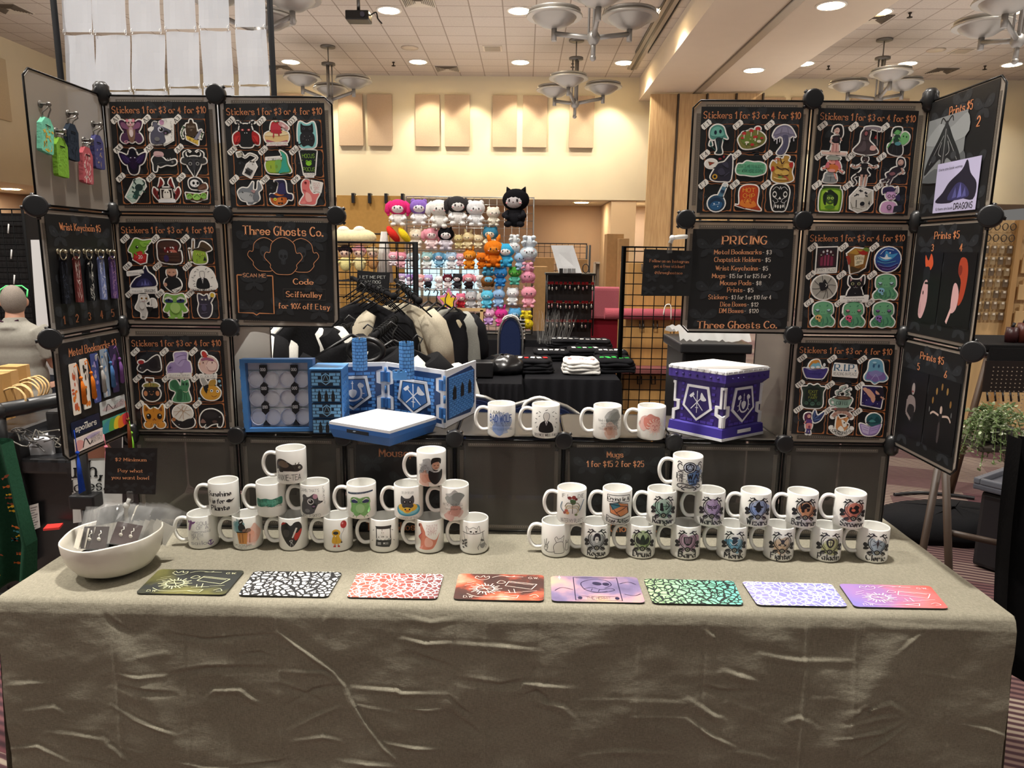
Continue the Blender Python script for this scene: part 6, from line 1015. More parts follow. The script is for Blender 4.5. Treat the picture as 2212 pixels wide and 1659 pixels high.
def occult(c,fz):
    return SUN(c)+";c 1 20 82 22 90 26 84 30 92 32 84 36 90 36 80 28 74 20 82 %s;l 1.2 60 70 92 60 %s;l 1.2 92 60 86 40 %s;l 1.2 86 40 56 52 %s;l 1.2 56 52 60 70 %s;l 1.2 60 66 88 57 %s;c 1.2 14 20 24 10 40 8 60 12 %s;l 1.2 56 10 72 16 %s;l 1.2 72 16 70 6 %s;l 1.2 70 6 56 10 %s;c 1.2 40 84 50 92 62 88 66 92 %s;l 1.2 56 88 76 88 %s;l .8 12 60 22 68 %s;l .8 10 50 20 58 %s;l 1 60 36 62 26 %s;l 1 66 40 68 24 %s;l 1 56 24 76 28 %s;c 1 46 62 50 72 56 66 52 60 46 62 %s;n 88 84 7 %s G.W.;n 16 8 7 %s D.W;l .8 76 30 92 34 %s;c 1 84 14 90 20 94 12 88 10 %s"%((c,)*22)

PADS=[('pad_dark',occult('c9caa4',0),'dark mouse pad with yellow green smears and pale occult line drawings',((344.5,1229.3),(529,1232),(470,1301.5),(271.5,1299))),
('pad_bw','','mouse pad covered in white doodle blobs on black',((548.5,1233.6),(739.7,1235.8),(696.7,1308.8),(498,1303.6))),
('pad_red','','mouse pad covered in red doodles with white outlines',((772,1238),(958.8,1240),(939,1314),(737.5,1310))),
('pad_fire',occult('e8cfc4',0),'mouse pad of orange smoke on black with pale line drawings',((991,1239),(1174.8,1242),(1175.7,1316),(975,1312))),
('pad_dusk',"l 1.2 26 5 76 5 2a2440;l 1.2 26 95 76 95 2a2440;l 1.2 26 5 26 95 2a2440;l 1.2 76 5 76 95 2a2440;l .8 29 20 73 20 2a2440;l .8 29 92 73 92 2a2440;c 1.2 36 50 34 72 46 86 62 84 68 66 60 52 2a2440;e 52 70 5 7 20 2a2440;e 62 68 4 6 2a2440;c 1 36 48 46 54 56 46 66 52 70 44 58 36 44 38 36 48 2a2440;c 1 40 42 50 34 62 40 2a2440;l .8 44 40 46 50 2a2440;l .8 52 38 54 48 2a2440;n 51 13 9 2a2440 <26>THE HERMIT;e 31 13 2.5 5 2a2440;e 71 13 2.5 5 2a2440;c 1 4 40 12 52 24 44 2a2440;c 1 78 70 88 78 96 68 2a2440;c 1 80 30 90 24 98 32 2a2440;e 10 92 1.6 2.4 e8f0f4;l .6 10 84 10 100 e8f0f4",'dusky pink cloud mouse pad with a tarot style frame reading THE HERMIT',((1189.4,1244),(1375.6,1246.4),(1400.6,1320.8),(1193,1317.5))),
('pad_green','','mouse pad of green to teal doodles with black outlines',((1390,1249.8),(1584.5,1254.6),(1621.4,1329),(1418.8,1324.7))),
('pad_lilac','','mouse pad of violet doodles with white outlines',((1602,1255.5),(1795.7,1260.8),(1853.3,1333.8),(1651.7,1330.4))),
('pad_sunset',occult('eed8e4',0),'blue to red watercolour mouse pad with white line drawings, nearest the right corner',((1811.5,1260.8),(2009.3,1265.6),(2082.3,1341.5),(1867.7,1334)))]
for mn,dsl,lb,c in PADS:
    P_=[PZ(x,y,TZ+.005) for x,y in c]; tl,tr,br,bl=P_; cen=sum(P_,V())/4; ctr=V((cen.x,cen.y,TZ+.0015))
    bl.y=max(bl.y,TY0+.022); br.y=max(br.y,TY0+.022); f=quadmap(bl,br,tr,tl); root=thing('mouse_pad',lb,'mouse pad',tuple(ctr),'mouse pads along the table front')
    rc=[]
    for cx,cy,a0 in ((94,7,-90),(94,93,0),(6,93,90),(6,7,180)): rc+=[(cx+6*math.cos(math.radians(a0+t)),cy+7*math.sin(math.radians(a0+t))) for t in (0,30,60,90)]
    b=MB(); b.prism(rc,f,-.0033,-.0003,'222'); b.build('rubber_base','plastic',root)
    b=MB(); b.poly([f(*q,0) for q in rc],'222'); b.build('printed_top',mn,root)
    if dsl: b=MB(); draw(b,dsl,f,.0002,.00003,wm=.85); b.build('line_drawing','print',root)
# ================================================================ bowl of packets and its sign
bc=PZ(250,1231,TZ); bowl=thing('ceramic_bowl','off-white hand shaped ceramic bowl full of clear packets','bowl',tuple(bc))
b=MB(); prof=[(.0001,0),(.05,0),(.068,.004),(.104,.020),(.125,.047),(.1345,.078),(.137,.103),(.136,.107),(.1325,.104),(.130,.08),(.118,.05),(.094,.024),(.05,.012),(.0001,.011)]
b.lathe(prof,'d9d4c8',tuple(bc),56,sx=.87,sy=.87)
for i,p in enumerate(b.v):
    d=p-bc; a=math.atan2(d.y,d.x); r=math.hypot(d.x,d.y); t=d.z/.107
    k=1+.012*math.sin(3*a+1)*t+.01*math.sin(7*a)*t; b.v[i]=V((bc.x+d.x*k,bc.y+d.y*k,bc.z+d.z*(1+.05*math.cos(a-.35)*t+.012*math.sin(5*a)*t)))
b.build('bowl_body','bowl',bowl)
b=MB(); b.lathe([(.0001,.045),(.095,.045)],'8a8578',tuple(bc),24); b.build('packed_filling','board',bowl)
rr=random.Random(4)
def packet(x,y,z,w,h,tilt,yaw,roll,card,lb,clear=1,charm=0,grp=None):
    M=Matrix.Rotation(yaw,3,'Z')@Matrix.Rotation(tilt,3,'X')@Matrix.Rotation(roll,3,'Y'); o=bc+V((x*.85,y*.85,z))
    fr=lambda X,Y,H=0: o+M@V(((X-50)/100*w,-H,Y/100*h))
    r=thing('earring_packet',lb,'packet',tuple(o),grp)
    b=MB(); b.prism([(8,4),(92,4),(92,70),(8,70)],fr,-.0006,.0006,card)
    if charm:
        for cx in (34,66): b.tube([fr(cx,58,.001),fr(cx+4,50,.002),fr(cx-3,46,.002),fr(cx,38,.002)],.0012,'d8d4cc',5); b.ball(fr(cx,32,.003),(.005,.002,.005),'cfcbc2')
    b.build('card','board',r)
    if clear:
        b=MB(); n=7
        for sgn in (-1,1):
            g=[[b.vert(fr(100*i/n+ (j-2)*.5,130*j/n,sgn*(.0025+.002*rr.random()))) for i in range(n+1)] for j in range(n+1)]
            for j in range(n):
                for i in range(n): b.face([g[j][i],g[j][i+1],g[j+1][i+1],g[j+1][i]],'e8e8e6')
        b.build('clear_sleeve','clear',r)
g='clear packets standing in the bowl'
for k in range(9): packet(-.088+.012*k,-.045+.008*k,.072,.07,.075,-.35,-.9+.08*k,-.25,'c9c3b6','clear packet holding a pale card, in the fan at the left of the bowl',grp='pale card packets on the left of the bowl')
for k in range(8): packet(.012+.013*k,.03+.003*k,.06,.065,.08,-.25,.55-.05*k,.3+.03*k,'a9a59a' if k%2 else '8f8b82','clear packet tilted to the right at the back of the bowl',grp='packets leaning at the back of the bowl')
packet(-.03,-.055,.075,.075,.085,-.5,.04,0,'2e2220','packet with a dark brown card and two silver charms, front middle of the bowl',charm=1)
packet(.045,-.03,.078,.075,.085,-.6,.35,.3,'34201f','packet with a dark maroon card lettered DEAD INSIDE, front right of the bowl',charm=1)
packet(-.03,.03,.09,.08,.07,-.9,.2,.1,'7e7a72','rumpled clear packet lying on top at the back of the bowl')
packet(-.05,.055,.095,.06,.06,-.2,-.3,.2,'5a5650','dark grey topped packet at the back left of the bowl')
sy=bc.y+.02
sgf=quadmap(PY(225,1066,sy),PY(336,1068,sy),PY(340,968,sy),PY(228,967,sy))
poster(sgf,'small black sign reading $2 Minimum Pay what you want bowl','sign','sign',body=lambda b,f:(text(b,'$2 Minimum',50,75,7,f,OL,'T',hz=.0005,width=60),text(b,'Pay what',50,51,7,f,OL,'T',hz=.0005,width=48),text(b,'you want bowl',50,36,7.4,f,OL,'T',hz=.0005,width=72)),n=9)
cl=thing('sign_clip','clear plastic clip holding up the pay what you want sign in the bowl','clip',tuple(PY(277,1090,sy))); b=MB(); b.box(PY(281,1073,sy-.004),(.014,.01,.03),'d4d4d0',bev=.003); b.build('jaw','clear',cl)
b=MB(); b.tube([PY(279,1078,sy),PY(274,1090,sy),PY(272,1105,sy),bc+V((.03,.02,.05))],.005,'dcdcd8',8); b.ball(PY(273,1092,sy),.009,'e4e4e0'); b.build('swivel_arm','frost',cl)
# ================================================================ things on the shelf
BL='3a6ea8'; BL2='4d86bd'; BLD='24486f'
def brick(b,f,x0,y0,x1,y1,rows,cols,c,h=.0008,skip=None,g=.12):
    for j in range(rows):
        for i in range(-1,cols+1):
            a=x0+(x1-x0)*(i+(.5 if j%2 else 0))/cols; e=a+(x1-x0)/cols*(1-g); y=y0+(y1-y0)*j/rows; y2=y+(y1-y0)/rows*(1-g*1.6)
            a=max(a,x0); e=min(e,x1)
            if e-a<.6: continue
            if skip and skip((a+e)/2,(y+y2)/2): continue
            b.prism([(a,y),(e,y),(e,y2),(a,y2)],f,0,h,c)
# open tray with round recesses
T0=PZ(529,933,SHZ); T1=PZ(679,931,SHZ); 
tf=quadmap(T0,T1,T1+V((.0,.012,.215)),T0+V((-.008,.012,.215)))
tr=thing('coin_tray','blue framed white tray with twelve round cups and black 000 banners, standing on edge','tray',tuple(T0))
b=MB(); 
for q in (((0,0),(100,0),(100,5),(0,5)),((0,95),(100,95),(100,100),(0,100)),((0,5),(7,5),(7,95),(0,95)),((93,5),(100,5),(100,95),(93,95))): b.prism(q,tf,-.04,.004,BL)
b.prism([(0,0),(100,0),(100,100),(0,100)],tf,-.044,-.04,BL)
for k in range(6): b.prism([(-1.2,12+k*15),(0,12+k*15),(0,16+k*15),(-1.2,16+k*15)],tf,-.02,.0,BL2)
b.build('frame','paint3d',tr)
b=MB(); W_='d9dbe6'
b.prism([(7,5),(93,5),(93,95),(7,95)],tf,-.032,-.028,W_)
for j in range(3):
    for i in range(4):
        cx,cy=18+21.6*i,19+26*j
        for a0 in range(20):
            a1=a0*PI/10; a2=(a0+1)*PI/10
            P=lambda a,r,h: tf(cx+r*math.cos(a),cy+r*1.05*math.sin(a),h)
            b.face([b.vert(P(a1,9.6,-.0275)),b.vert(P(a2,9.6,-.0275)),b.vert(P(a2,10.8,-.018)),b.vert(P(a1,10.8,-.018))],'c4c8da',True)
            b.face([b.vert(P(a1,10.8,-.018)),b.vert(P(a2,10.8,-.018)),b.vert(P(a2,11.6,-.0275)),b.vert(P(a1,11.6,-.0275))],'e6e8f0',True)
    b.prism([(7,31+26*j),(93,31+26*j),(93,31.8+26*j),(7,31.8+26*j)],tf,-.028,-.026,'9aa')
b.build('cup_insert','paint3d',tr)
for i in range(2):
    cx=29+43*i
    for j in range(3):
        b=MB(); cy=33+26*j; b.prism([(cx-5,cy+6),(cx+5,cy+6),(cx+5,cy-5),(cx,cy-12),(cx-5,cy-5)] if j==2 else [(cx,cy+9),(cx+5,cy+4),(cx+5,cy-6),(cx,cy-11),(cx-5,cy-6),(cx-5,cy+4)],tf,-.027,-.0165,'15151b'); text(b,'000',cx,cy,4.4,tf,'e6e6ea','T',hz=-.016,width=7); b.build('banner','paint3d',tr)
    b=MB(); b.prism([(cx-5,7),(cx+5,7),(cx,14)],tf,-.027,-.0165,'15151b'); b.build('banner','paint3d',tr)
# drawer tower
D0=PZ(676,937,SHZ); D1=PZ(742,937,SHZ); wD=(D1-D0).length; ux=(D1-D0).normalized(); uy=V((-ux.y,ux.x,0)); HD_=.19
dt=thing('dice_drawer_tower','small blue tower of four brick patterned drawers on the shelf','drawer tower',tuple(D0))
ff=quadmap(D0,D1,D1+V((0,0,HD_)),D0+V((0,0,HD_)))
b=MB(); M=Matrix((ux,uy,V((0,0,1)))).transposed(); b.box((D0+D1)/2+uy*.055+V((0,0,HD_/2)),(wD,.105,HD_),'3a74b4',M=M,bev=.003)
for r_ in range(9):
    for c_ in range(4): p=D1+ux*.0005+uy*(.02+c_*.022)+V((0,0,.02+r_*.018)); b.box(p,(.002,.006,.006),'2c64a4',M=M)
b.box((D0+D1)/2+uy*.05+V((0,0,HD_+.002)),(wD*1.06,.11,.005),BL2,M=M,bev=.001)
b.build('case','paint3d',dt)
for j in range(4):
    y0=2+24.5*j; b=MB(); b.prism([(2,y0),(98,y0),(98,y0+22),(2,y0+22)],ff,.0,.006,'15263a'); f2=lambda x,y,h=0: ff(x,y,h+.006)
    if j%2: brick(b,f2,4,y0+1,96,y0+21,4,4,'5d8db4',.001,lambda x,y:abs(x-50)<19 and abs(y-y0-11)<10)
    else: brick(b,f2,4,y0+1,96,y0+21,4,4,'5d8db4',.001,lambda x,y:False)
    o=b.build('drawer','paint3d',dt); b=MB()
    if j%2==1: draw(b,"p 50 98 92 74 92 26 50 2 8 26 8 74 6a9ac0;p 50 90 84 70 84 30 50 10 16 30 16 70 10151c;l 4 50 86 20 32 6a9ac0;l 4 50 86 80 32 6a9ac0;l 4 20 32 80 32 6a9ac0",cell(f2,50,y0+11,34,20),.0015)
    else:
        for cx in (28,50,72): draw(b,"s 20 4 20 60 50 70 80 60 80 4 0c1016;e 50 74 16 14 0c1016;p 36 84 64 84 50 98 0c1016",cell(f2,cx,y0+10,17,19),.0015)
    b.build('drawer_emblem','paint3d',o)
# folding castle screen: three walls
S=[PZ(690,905,SHZ),PZ(835,899,SHZ),PZ(961,925,SHZ),PZ(1028,890,SHZ)]; HS=.178
sc_=thing('castle_game_screen','blue brick castle screen with white edging standing in folds on the shelf','game screen',tuple(S[1]))
EMB1="l 3 50 92 50 30 e6e8ee;l 3 46 84 54 84 e6e8ee;s 36 54 50 60 64 54 62 38 50 26 38 38 e6e8ee;c 7 30 66 22 40 36 18 60 16 78 30 80 56 72 72 e6e8ee;s 68 74 76 86 90 76 84 66 e6e8ee;s 32 74 24 86 10 76 16 66 e6e8ee;Ml 3 22 28 12 20 e6e8ee;Ml 3 18 44 8 42 e6e8ee"
EMB2="l 3.5 50 94 50 4 e6e8ee;l 3 42 26 58 26 e6e8ee;p 50 98 53 90 47 90 e6e8ee;l 4 20 18 78 76 e6e8ee;l 4 80 18 26 74 e6e8ee;s 66 64 70 90 84 76 96 62 80 56 e6e8ee;p 14 76 30 88 36 78 20 64 e6e8ee;p 10 70 18 64 24 72 16 78 e6e8ee"
def castle(p,q,H,kind,root,c0,c1,cw,name='wall_panel'):
    f=quadmap(p,q,q+V((0,0,H)),p+V((0,0,H))); b=MB(); b.prism([(0,0),(100,0),(100,100),(0,100)],f,-.008,0,cw); o=b.build(name,'paint3d',root)
    b=MB()
    if kind==2:
        b.prism([(6,12),(80,6),(94,22),(94,84),(82,94),(6,88)],f,0,.001,c0); brick(b,f,12,14,90,86,18,7,c1,.002,lambda x,y:False)
        for cx in (28,52,76): b.prism([(cx-5,44),(cx+5,44),(cx+5,62),(cx,70),(cx-5,62)],f,0,.003,'0d1118')
    else:
        b.prism([(5,7),(95,7),(95,13),(86,15),(86,38),(93,41),(93,60),(86,63),(86,85),(95,88),(95,93),(5,93),(5,88),(14,85),(14,63),(7,60),(7,41),(14,38),(14,15),(5,13)],f,0,.001,c0)
        brick(b,f,16,13,84,84,12,6,c1,.002,lambda x,y: abs(x-50)<27 and abs(y-48)<31)
        b.prism([(50,14),(78,38),(72,76),(28,76),(22,38)],f,0,.004,cw); b.prism([(50,19),(73.5,40),(68.5,71.5),(31.5,71.5),(26.5,40)],f,.0,.0045,'15263f'); b.prism([(50,21),(72,40),(67.5,70),(32.5,70),(28,40)],f,.0,.005,'2f63a4')
        draw(b,EMB1 if kind==0 else EMB2,cell(f,50,48,42,46),.0055)
        for y in (26,74):
            for x in (3,97): b.prism([(x-5,y-9),(x+5,y-9),(x+5,y+9),(x-5,y+9)],f,0,.004,'3a72b4'); b.prism([(x-1.5,y-8),(x+1.5,y-8),(x+1.5,y+8),(x-1.5,y+8)],f,0,.006,'2a5690')
    b.build('brick_relief','paint3d',o)
for i in range(3): castle(S[i],S[i+1],HS*(1,1,.985)[i],i,sc_,'1c3c6c','4a86cc','dfe2ea')
b=MB()
for p in (S[1],S[2]):
    for z in (.03,.09,.15): b.tube([p+V((0,-.002,z-.012)),p+V((0,-.002,z+.012))],.004,BL,8)
b.build('hinge','paint3d',sc_)
def tower(px,py0,py1,Y,lb,base=False):
    top=PY(px,py0,Y); bot=PY(px,py1,Y); r=.0225; t=thing('dice_tower',lb,'tower',tuple(bot)); H=top.z-bot.z
    b=MB(); n=6
    def ring(r_,z,a0=.2): return [bot+V((r_*math.cos(a0+k*PI/3),r_*math.sin(a0+k*PI/3),z)) for k in range(n)]
    A=ring(r,0);B_=ring(r,H*.9); I=ring(r*.8,H*.9); J=ring(r*.8,.01)
    for k in range(n):
        k2=(k+1)%n; b.poly([A[k],A[k2],B_[k2],B_[k]],'244e86'); b.poly([B_[k],B_[k2],I[k2],I[k]],BL2); b.poly([I[k],I[k2],J[k2],J[k]],'2c5c94')
        f=quadmap(A[k],A[k2],B_[k2],B_[k]); g=(lambda f:lambda x,y,h=0: f(x,y,-h))(f) if (f(50,50,1)-bot).to_2d().length<(f(50,50,0)-bot).to_2d().length else f
        brick(b,g,2,2,98,98,9,2,'5a94d2',.0008)
        for x in (10,60): b.prism([(x,98),(x+30,98),(x+30,108),(x,108)],g,-.003,.001,BL2)
    b.poly(A[::-1],BL)
    b.build('shaft','paint3d',t)
    if base:
        b=MB(); q=PY(px-14,py1,Y-.012); b.box(q+V((0,-.012,.013)),(.04,.035,.026),'4b86c4',rz=.3,bev=.002); b.box(q+V((0,-.012,.0275)),(.03,.026,.004),'16304f',rz=.3)
        for a in (-.015,.0,.015): b.box(q+V((a,-.03,.028)),(.007,.004,.006),BL2,rz=.3)
        b.build('chute_tray','paint3d',t)
tower(778,729,800,(S[0].y+S[1].y)/2-.03,'blue hexagonal brick tower against the left wall of the castle screen')
tower(879,736,818,(S[1].y+S[2].y)/2-.03,'blue hexagonal brick tower with a small chute, against the middle of the screen',True)
# flat blue box with a white lid
LZ=SHZ+.047; q4=[PZ(711,910,LZ),PZ(841.8,931,LZ),PZ(942.5,900,LZ),PZ(814,884,LZ)]
fb=thing('flat_storage_box','flat blue box with a white marbled top, on the shelf','box',tuple(V((q4[0].x,q4[1].y,SHZ))))
def ring4(q,z,k=1): c=sum(q,V())/4; return [V((c.x+(p.x-c.x)*k,c.y+(p.y-c.y)*k,z)) for p in q]
def frus(b,q,z0,z1,k0,k1,col,mid=None):
    A=ring4(q,z0,k0);B_=ring4(q,z1,k1); ia=[b.vert(p) for p in A]; ib=[b.vert(p) for p in B_]
    for k in range(4): b.face([ia[k],ia[(k+1)%4],ib[(k+1)%4],ib[k]],col)
    b.face(ia[::-1],col); b.face(ib,col)
b=MB(); frus(b,q4,SHZ+.001,SHZ+.026,.93,1.0,'2a5c9e'); frus(b,q4,SHZ+.026,LZ-.008,1,1,'2a5c9e'); b.build('box_body','paint3d',fb)
b=MB(); frus(b,q4,LZ-.008,LZ,1,1,'dcdee4'); frus(b,q4,LZ,LZ+.003,.97,.96,'e8e9ec'); b.build('lid','paint3d',fb)
A=ring4(q4,0,1.0); fs=quadmap(A[0]+V((0,0,SHZ+.006)),A[1]+V((0,0,SHZ+.006)),A[1]+V((0,0,LZ-.008)),A[0]+V((0,0,LZ-.008)))
b=MB(); b.prism([(30,52),(66,52),(66,82),(30,82)],fs,-.001,.0012,'0b1420'); b.prism([(40,66),(44,66),(46,76),(42,76)],fs,.001,.0016,'8a97a8'); b.build('slot','paint3d',fb)
# purple box
F_,L_,R_=PZ(1558.5,955,SHZ),PZ(1441.5,929,SHZ),PZ(1648.7,937,SHZ); Bk=L_+R_-F_; PH=.207
pb=thing('brick_storage_box','tall dark purple brick patterned box with white trim and a white lid','box',tuple((L_+R_)/2)); PU='3a2a72'; PU2='45348a'
q4=[L_,F_,R_,Bk]
b=MB(); frus(b,q4,SHZ,SHZ+.008,1,1,'dcdde2'); b.build('base_plate','paint3d',pb)
b=MB(); frus(b,q4,SHZ+.008,SHZ+.034,.99,.97,'3d3190'); frus(b,q4,SHZ+.034,SHZ+.038,.97,.9,'3d3190'); frus(b,q4,SHZ+.038,SHZ+PH-.05,.89,.89,PU); frus(b,q4,SHZ+PH-.05,SHZ+PH-.036,.9,1.02,PU); frus(b,q4,SHZ+PH-.036,SHZ+PH-.012,1.03,1.03,PU2); b.build('box_body','paint3d',pb)
b=MB(); frus(b,q4,SHZ+PH-.012,SHZ+PH-.004,1.04,1.04,'e4e5e8'); frus(b,q4,SHZ+PH-.004,SHZ+PH,1.02,1.0,'eeeff0')
for i in range(9): 
    for a,c in ((L_,F_),(F_,R_)):
        cc=sum(q4,V())/4; p=a.lerp(c,(i+.5)/9); p=V((cc.x+(p.x-cc.x)*1.05,cc.y+(p.y-cc.y)*1.05,SHZ+PH-.006)); b.box(p,(.008,.004,.005),'d4d5da',rz=math.atan2((c-a).y,(c-a).x))
b.build('lid','paint3d',pb)
for i,(a,c,em) in enumerate(((L_,F_,EMB2),(F_,R_,EMB1))):
    cc=sum(q4,V())/4; A=[V((cc.x+(p.x-cc.x)*.895,cc.y+(p.y-cc.y)*.895,0)) for p in (a,c)]
    f=quadmap(A[0]+V((0,0,SHZ+.038)),A[1]+V((0,0,SHZ+.038)),A[1]+V((0,0,SHZ+PH-.048)),A[0]+V((0,0,SHZ+PH-.048)))
    b=MB(); brick(b,f,16,2,84,98,12,5,'4a389c',.0015,lambda x,y: abs(x-50)<30 and abs(y-52)<44)
    b.prism([(50,6),(80,40),(72,94),(28,94),(20,40)],f,0,.004,'e6e6ea'); b.prism([(50,13),(75,42),(68,88),(32,88),(25,42)],f,0,.0045,'2e2262'); draw(b,em,cell(f,50,54,40,60),.005)
    for s_ in (0,1):
        X=lambda x:(100-x if s_ else x); b.prism([(X(x),y) for x,y in ((-1,0),(5,0),(5,22),(14,28),(14,52),(5,52),(5,98),(-1,98),(-1,92),(1,92),(1,46),(8,46),(8,32),(-1,27))],f,0,.005,'e6e6ea')
    b.build('side_relief','paint3d',pb)
    b=MB()
    for x in (15,27,39,51,63,75,87): 
        k=1.045; p=a.lerp(c,x/100); p=V((cc.x+(p.x-cc.x)*k,cc.y+(p.y-cc.y)*k,SHZ+PH-.024)); b.ball(p,(.004,.004,.003),'2f2368',seg=8,rg=6)
    b.build('studs','paint3d',pb)
g_=quadmap(F_+V((0,-.0005,SHZ*0+.012)),R_+V((0,-.0005,.012)),R_+V((0,-.0005,.034)),F_+V((0,-.0005,.034))); b=MB(); b.prism([(35,25),(66,25),(66,72),(35,72)],g_,0,.0022,'d8d8e0'); b.build('slot_plate','paint3d',pb)
# ================================================================ the hall behind the stall
def bx(mb,c,d,col,**k): mb.box(c,d,col,**k)
def clothtable(name,lab,x0,x1,y0,y1,z,col='17171a',m='fabric'):
    t=thing(name,lab,'table',((x0+x1)/2,(y0+y1)/2,0)); b=MB(); n=40
    per=[]
    for i in range(n): per.append((x0+(x1-x0)*i/n,y0,0,-1))
    for i in range(n//2): per.append((x1,y0+(y1-y0)*i/(n//2),1,0))
    for i in range(n): per.append((x1-(x1-x0)*i/n,y1,0,1))
    for i in range(n//2): per.append((x0,y1-(y1-y0)*i/(n//2),-1,0))
    rings=[]
    for k,zz in enumerate((z,z-.02,z*.6,z*.3,.02)):
        a=(0,.006,.02,.03,.035)[k]; rings.append([b.vert((x+nx*(a+a*.8*math.sin(i*1.1+zz*2)),y+ny*(a+a*.8*math.sin(i*1.1)),zz)) for i,(x,y,nx,ny) in enumerate(per)])
    for k in range(4):
        for i in range(len(per)): j=(i+1)%len(per); b.face([rings[k][i],rings[k+1][i],rings[k+1][j],rings[k][j]],col,True)
    b.build('cloth_drop',m,t); b=MB(); b.box(((x0+x1)/2,(y0+y1)/2,z-.012),(x1-x0,y1-y0,.025),col,bev=.006); b.build('covered_top',m,t); return t
def gridpanel(lab,bl,br,h,cell_=.0762,frame=.019,wire=.0036,col='0c0c0d',name='gridwall_panel',m='matteblack',z0=0.):
    bl,br=V(bl),V(br); u=(br-bl); L=u.length; u.normalize(); t=thing(name,lab,'gridwall',tuple((bl+br)/2))
    b=MB(); up=V((0,0,1))
    b.tube([bl+up*z0,bl+up*h,br+up*h,br+up*z0],frame,col,8)
    if z0: b.tube([bl+up*z0,br+up*z0],frame,col,8)
    b.build('frame',m,t); b=MB(); k=cell_
    while k<L: b.tube([bl+u*k+up*z0,bl+u*k+up*h],wire,col,5); k+=cell_
    k=z0+cell_
    while k<h: b.tube([bl+up*k,br+up*k],wire,col,5); k+=cell_
    b.build('wire_mesh',m,t); return t
# ---- hanging clear sleeves with black poles
YS=4.4
colx=[((128,200),(135,198),(143,207)),((200,275),(201,273),(208,283)),((280,350),(281,348),(286,358)),((353,424),(354,423),(362,432)),((427,497),(428,494),(437,503)),((505,575),(506,572),(513,580))]
rowy=[(-52,70),(76,194),(198,318)]
for r_ in range(3):
    for c_ in range(6):
        sl=-2.2*c_; y0,y1=rowy[r_]; y0+=sl+(3 if c_ in(1,2) else 0); y1+=sl+(3 if c_ in (1,2) else 0)
        xa,xb=colx[c_][min(r_,1)+1 if r_ else 1]; xc,xd=colx[c_][2] if r_ else colx[c_][1]; dx=(0,0,7)[r_]
        sh=(xa-3+dx*1.2,xb-3+dx*1.2) 
        tl,tr,br,bl=PY(xa-3+dx,y0,YS),PY(xb-3+dx,y0,YS),PY(xd+2+dx,y1,YS),PY(xc+2+dx,y1,YS)
        f=quadmap(bl,br,tr,tl); b=MB(); n=6
        for j in range(n):
            for i in range(n):
                g=lambda x,y: f(x,y,.012*math.sin(x*.06+c_)*math.sin(y*.04+r_)+.004)
                b.poly([g(100*i/n,100*j/n),g(100*(i+1)/n,100*j/n),g(100*(i+1)/n,100*(j+1)/n),g(100*i/n,100*(j+1)/n)],'ccd1da',True)
        root=thing('document_sleeve','clear sleeve with white paper, '+('top','second','lowest')[r_]+' row of the hanging sheets','sleeve',tuple(f(50,0)),'hanging clear sleeves, row '+'ABC'[r_])
        b.build('pocket_sheet','frost',root)
        for x in (4,96): b=MB(); c=f(x,0,.006); b.tube([c+V((0,.01*math.cos(a),.014*math.sin(a))) for a in [k*PI/4 for k in range(8)]],.002,'f0f0ee',5,closed=True); b.build('cable_tie','plastic',root)
for (a,c,lab) in (((118,0),(132,172),'black pole at the left side of the hanging sleeves'),((583,0),(592,202),'black pole at the right side of the hanging sleeves')):
    p=PY(*a,YS-.05); q=PY(*c,YS-.05); d=(q-p); x=q.x+ (d.x/d.z)*(0-q.z)*.0
    t=thing('stand_pole',lab,'pole',(x,YS-.05,0)); b=MB(); b.tube([(x,YS-.05,.02),(x,YS-.05,3.6)],.017,'141416',8); b.tube([(x,YS-.05,.02),(x,YS-.05,2.35)],.024,'0c0c0d',8); b.build('tube','matteblack',t); b=MB(); b.box((x,YS-.05,.012),(.4,.4,.024),'141416',bev=.004); b.build('foot_plate','plastic',t)
b=MB(); p0=PY(118,-60,YS-.05); b.tube([(p0.x,YS-.05,3.55),(PY(583,0,YS-.05).x,YS-.05,3.55)],.014,'141416',8); b.build('cross_bar','plastic',label='black cross bar above the frame carrying the hanging sleeves',cat='pole')
# ---- plush stand: tables, white wire grid, shelf, plush toys
PYY=7.0
clothtable('covered_table','long black covered table under the plush display',-1.95,.32,6.9,7.75,.74)
x0=PY(700,600,7.35).x; x1=PY(1152,500,7.35).x
gridpanel('silver wire grid standing on the black table behind the plush toys',(-1.2,7.35,0),(x1,7.35,0),2.12,frame=.01,wire=.003,col='b9b9b6',m='metal',z0=.75)
gridpanel('dark wire grid at the left part of the plush display',(-2.05,7.3,0),(-1.3,7.3,0),1.75,frame=.01,wire=.003,col='2a2a2c',z0=.75)
sh=thing('wire_shelf','white wire shelf carrying the top row of plush toys','shelf',(-.72,7.2,1.86)); b=MB(); zz=PY(900,484,7.15).z; xa=PY(845,484,7.15).x; xb=PY(1078,484,7.15).x
for k in range(26): x=xa+(xb-xa)*k/25; b.tube([(x,7.05,zz+.03),(x,7.05,zz),(x,7.32,zz)],.0025,'d8d8d4',5)
for y,z in ((7.05,zz+.03),(7.05,zz),(7.18,zz),(7.32,zz)): b.tube([(xa,y,z),(xb,y,z)],.004,'d8d8d4',5)
b.build('wire_basket','metal',sh)
for k,(a,c,y,lab) in enumerate(((1010,2.0,0,''),)): pass
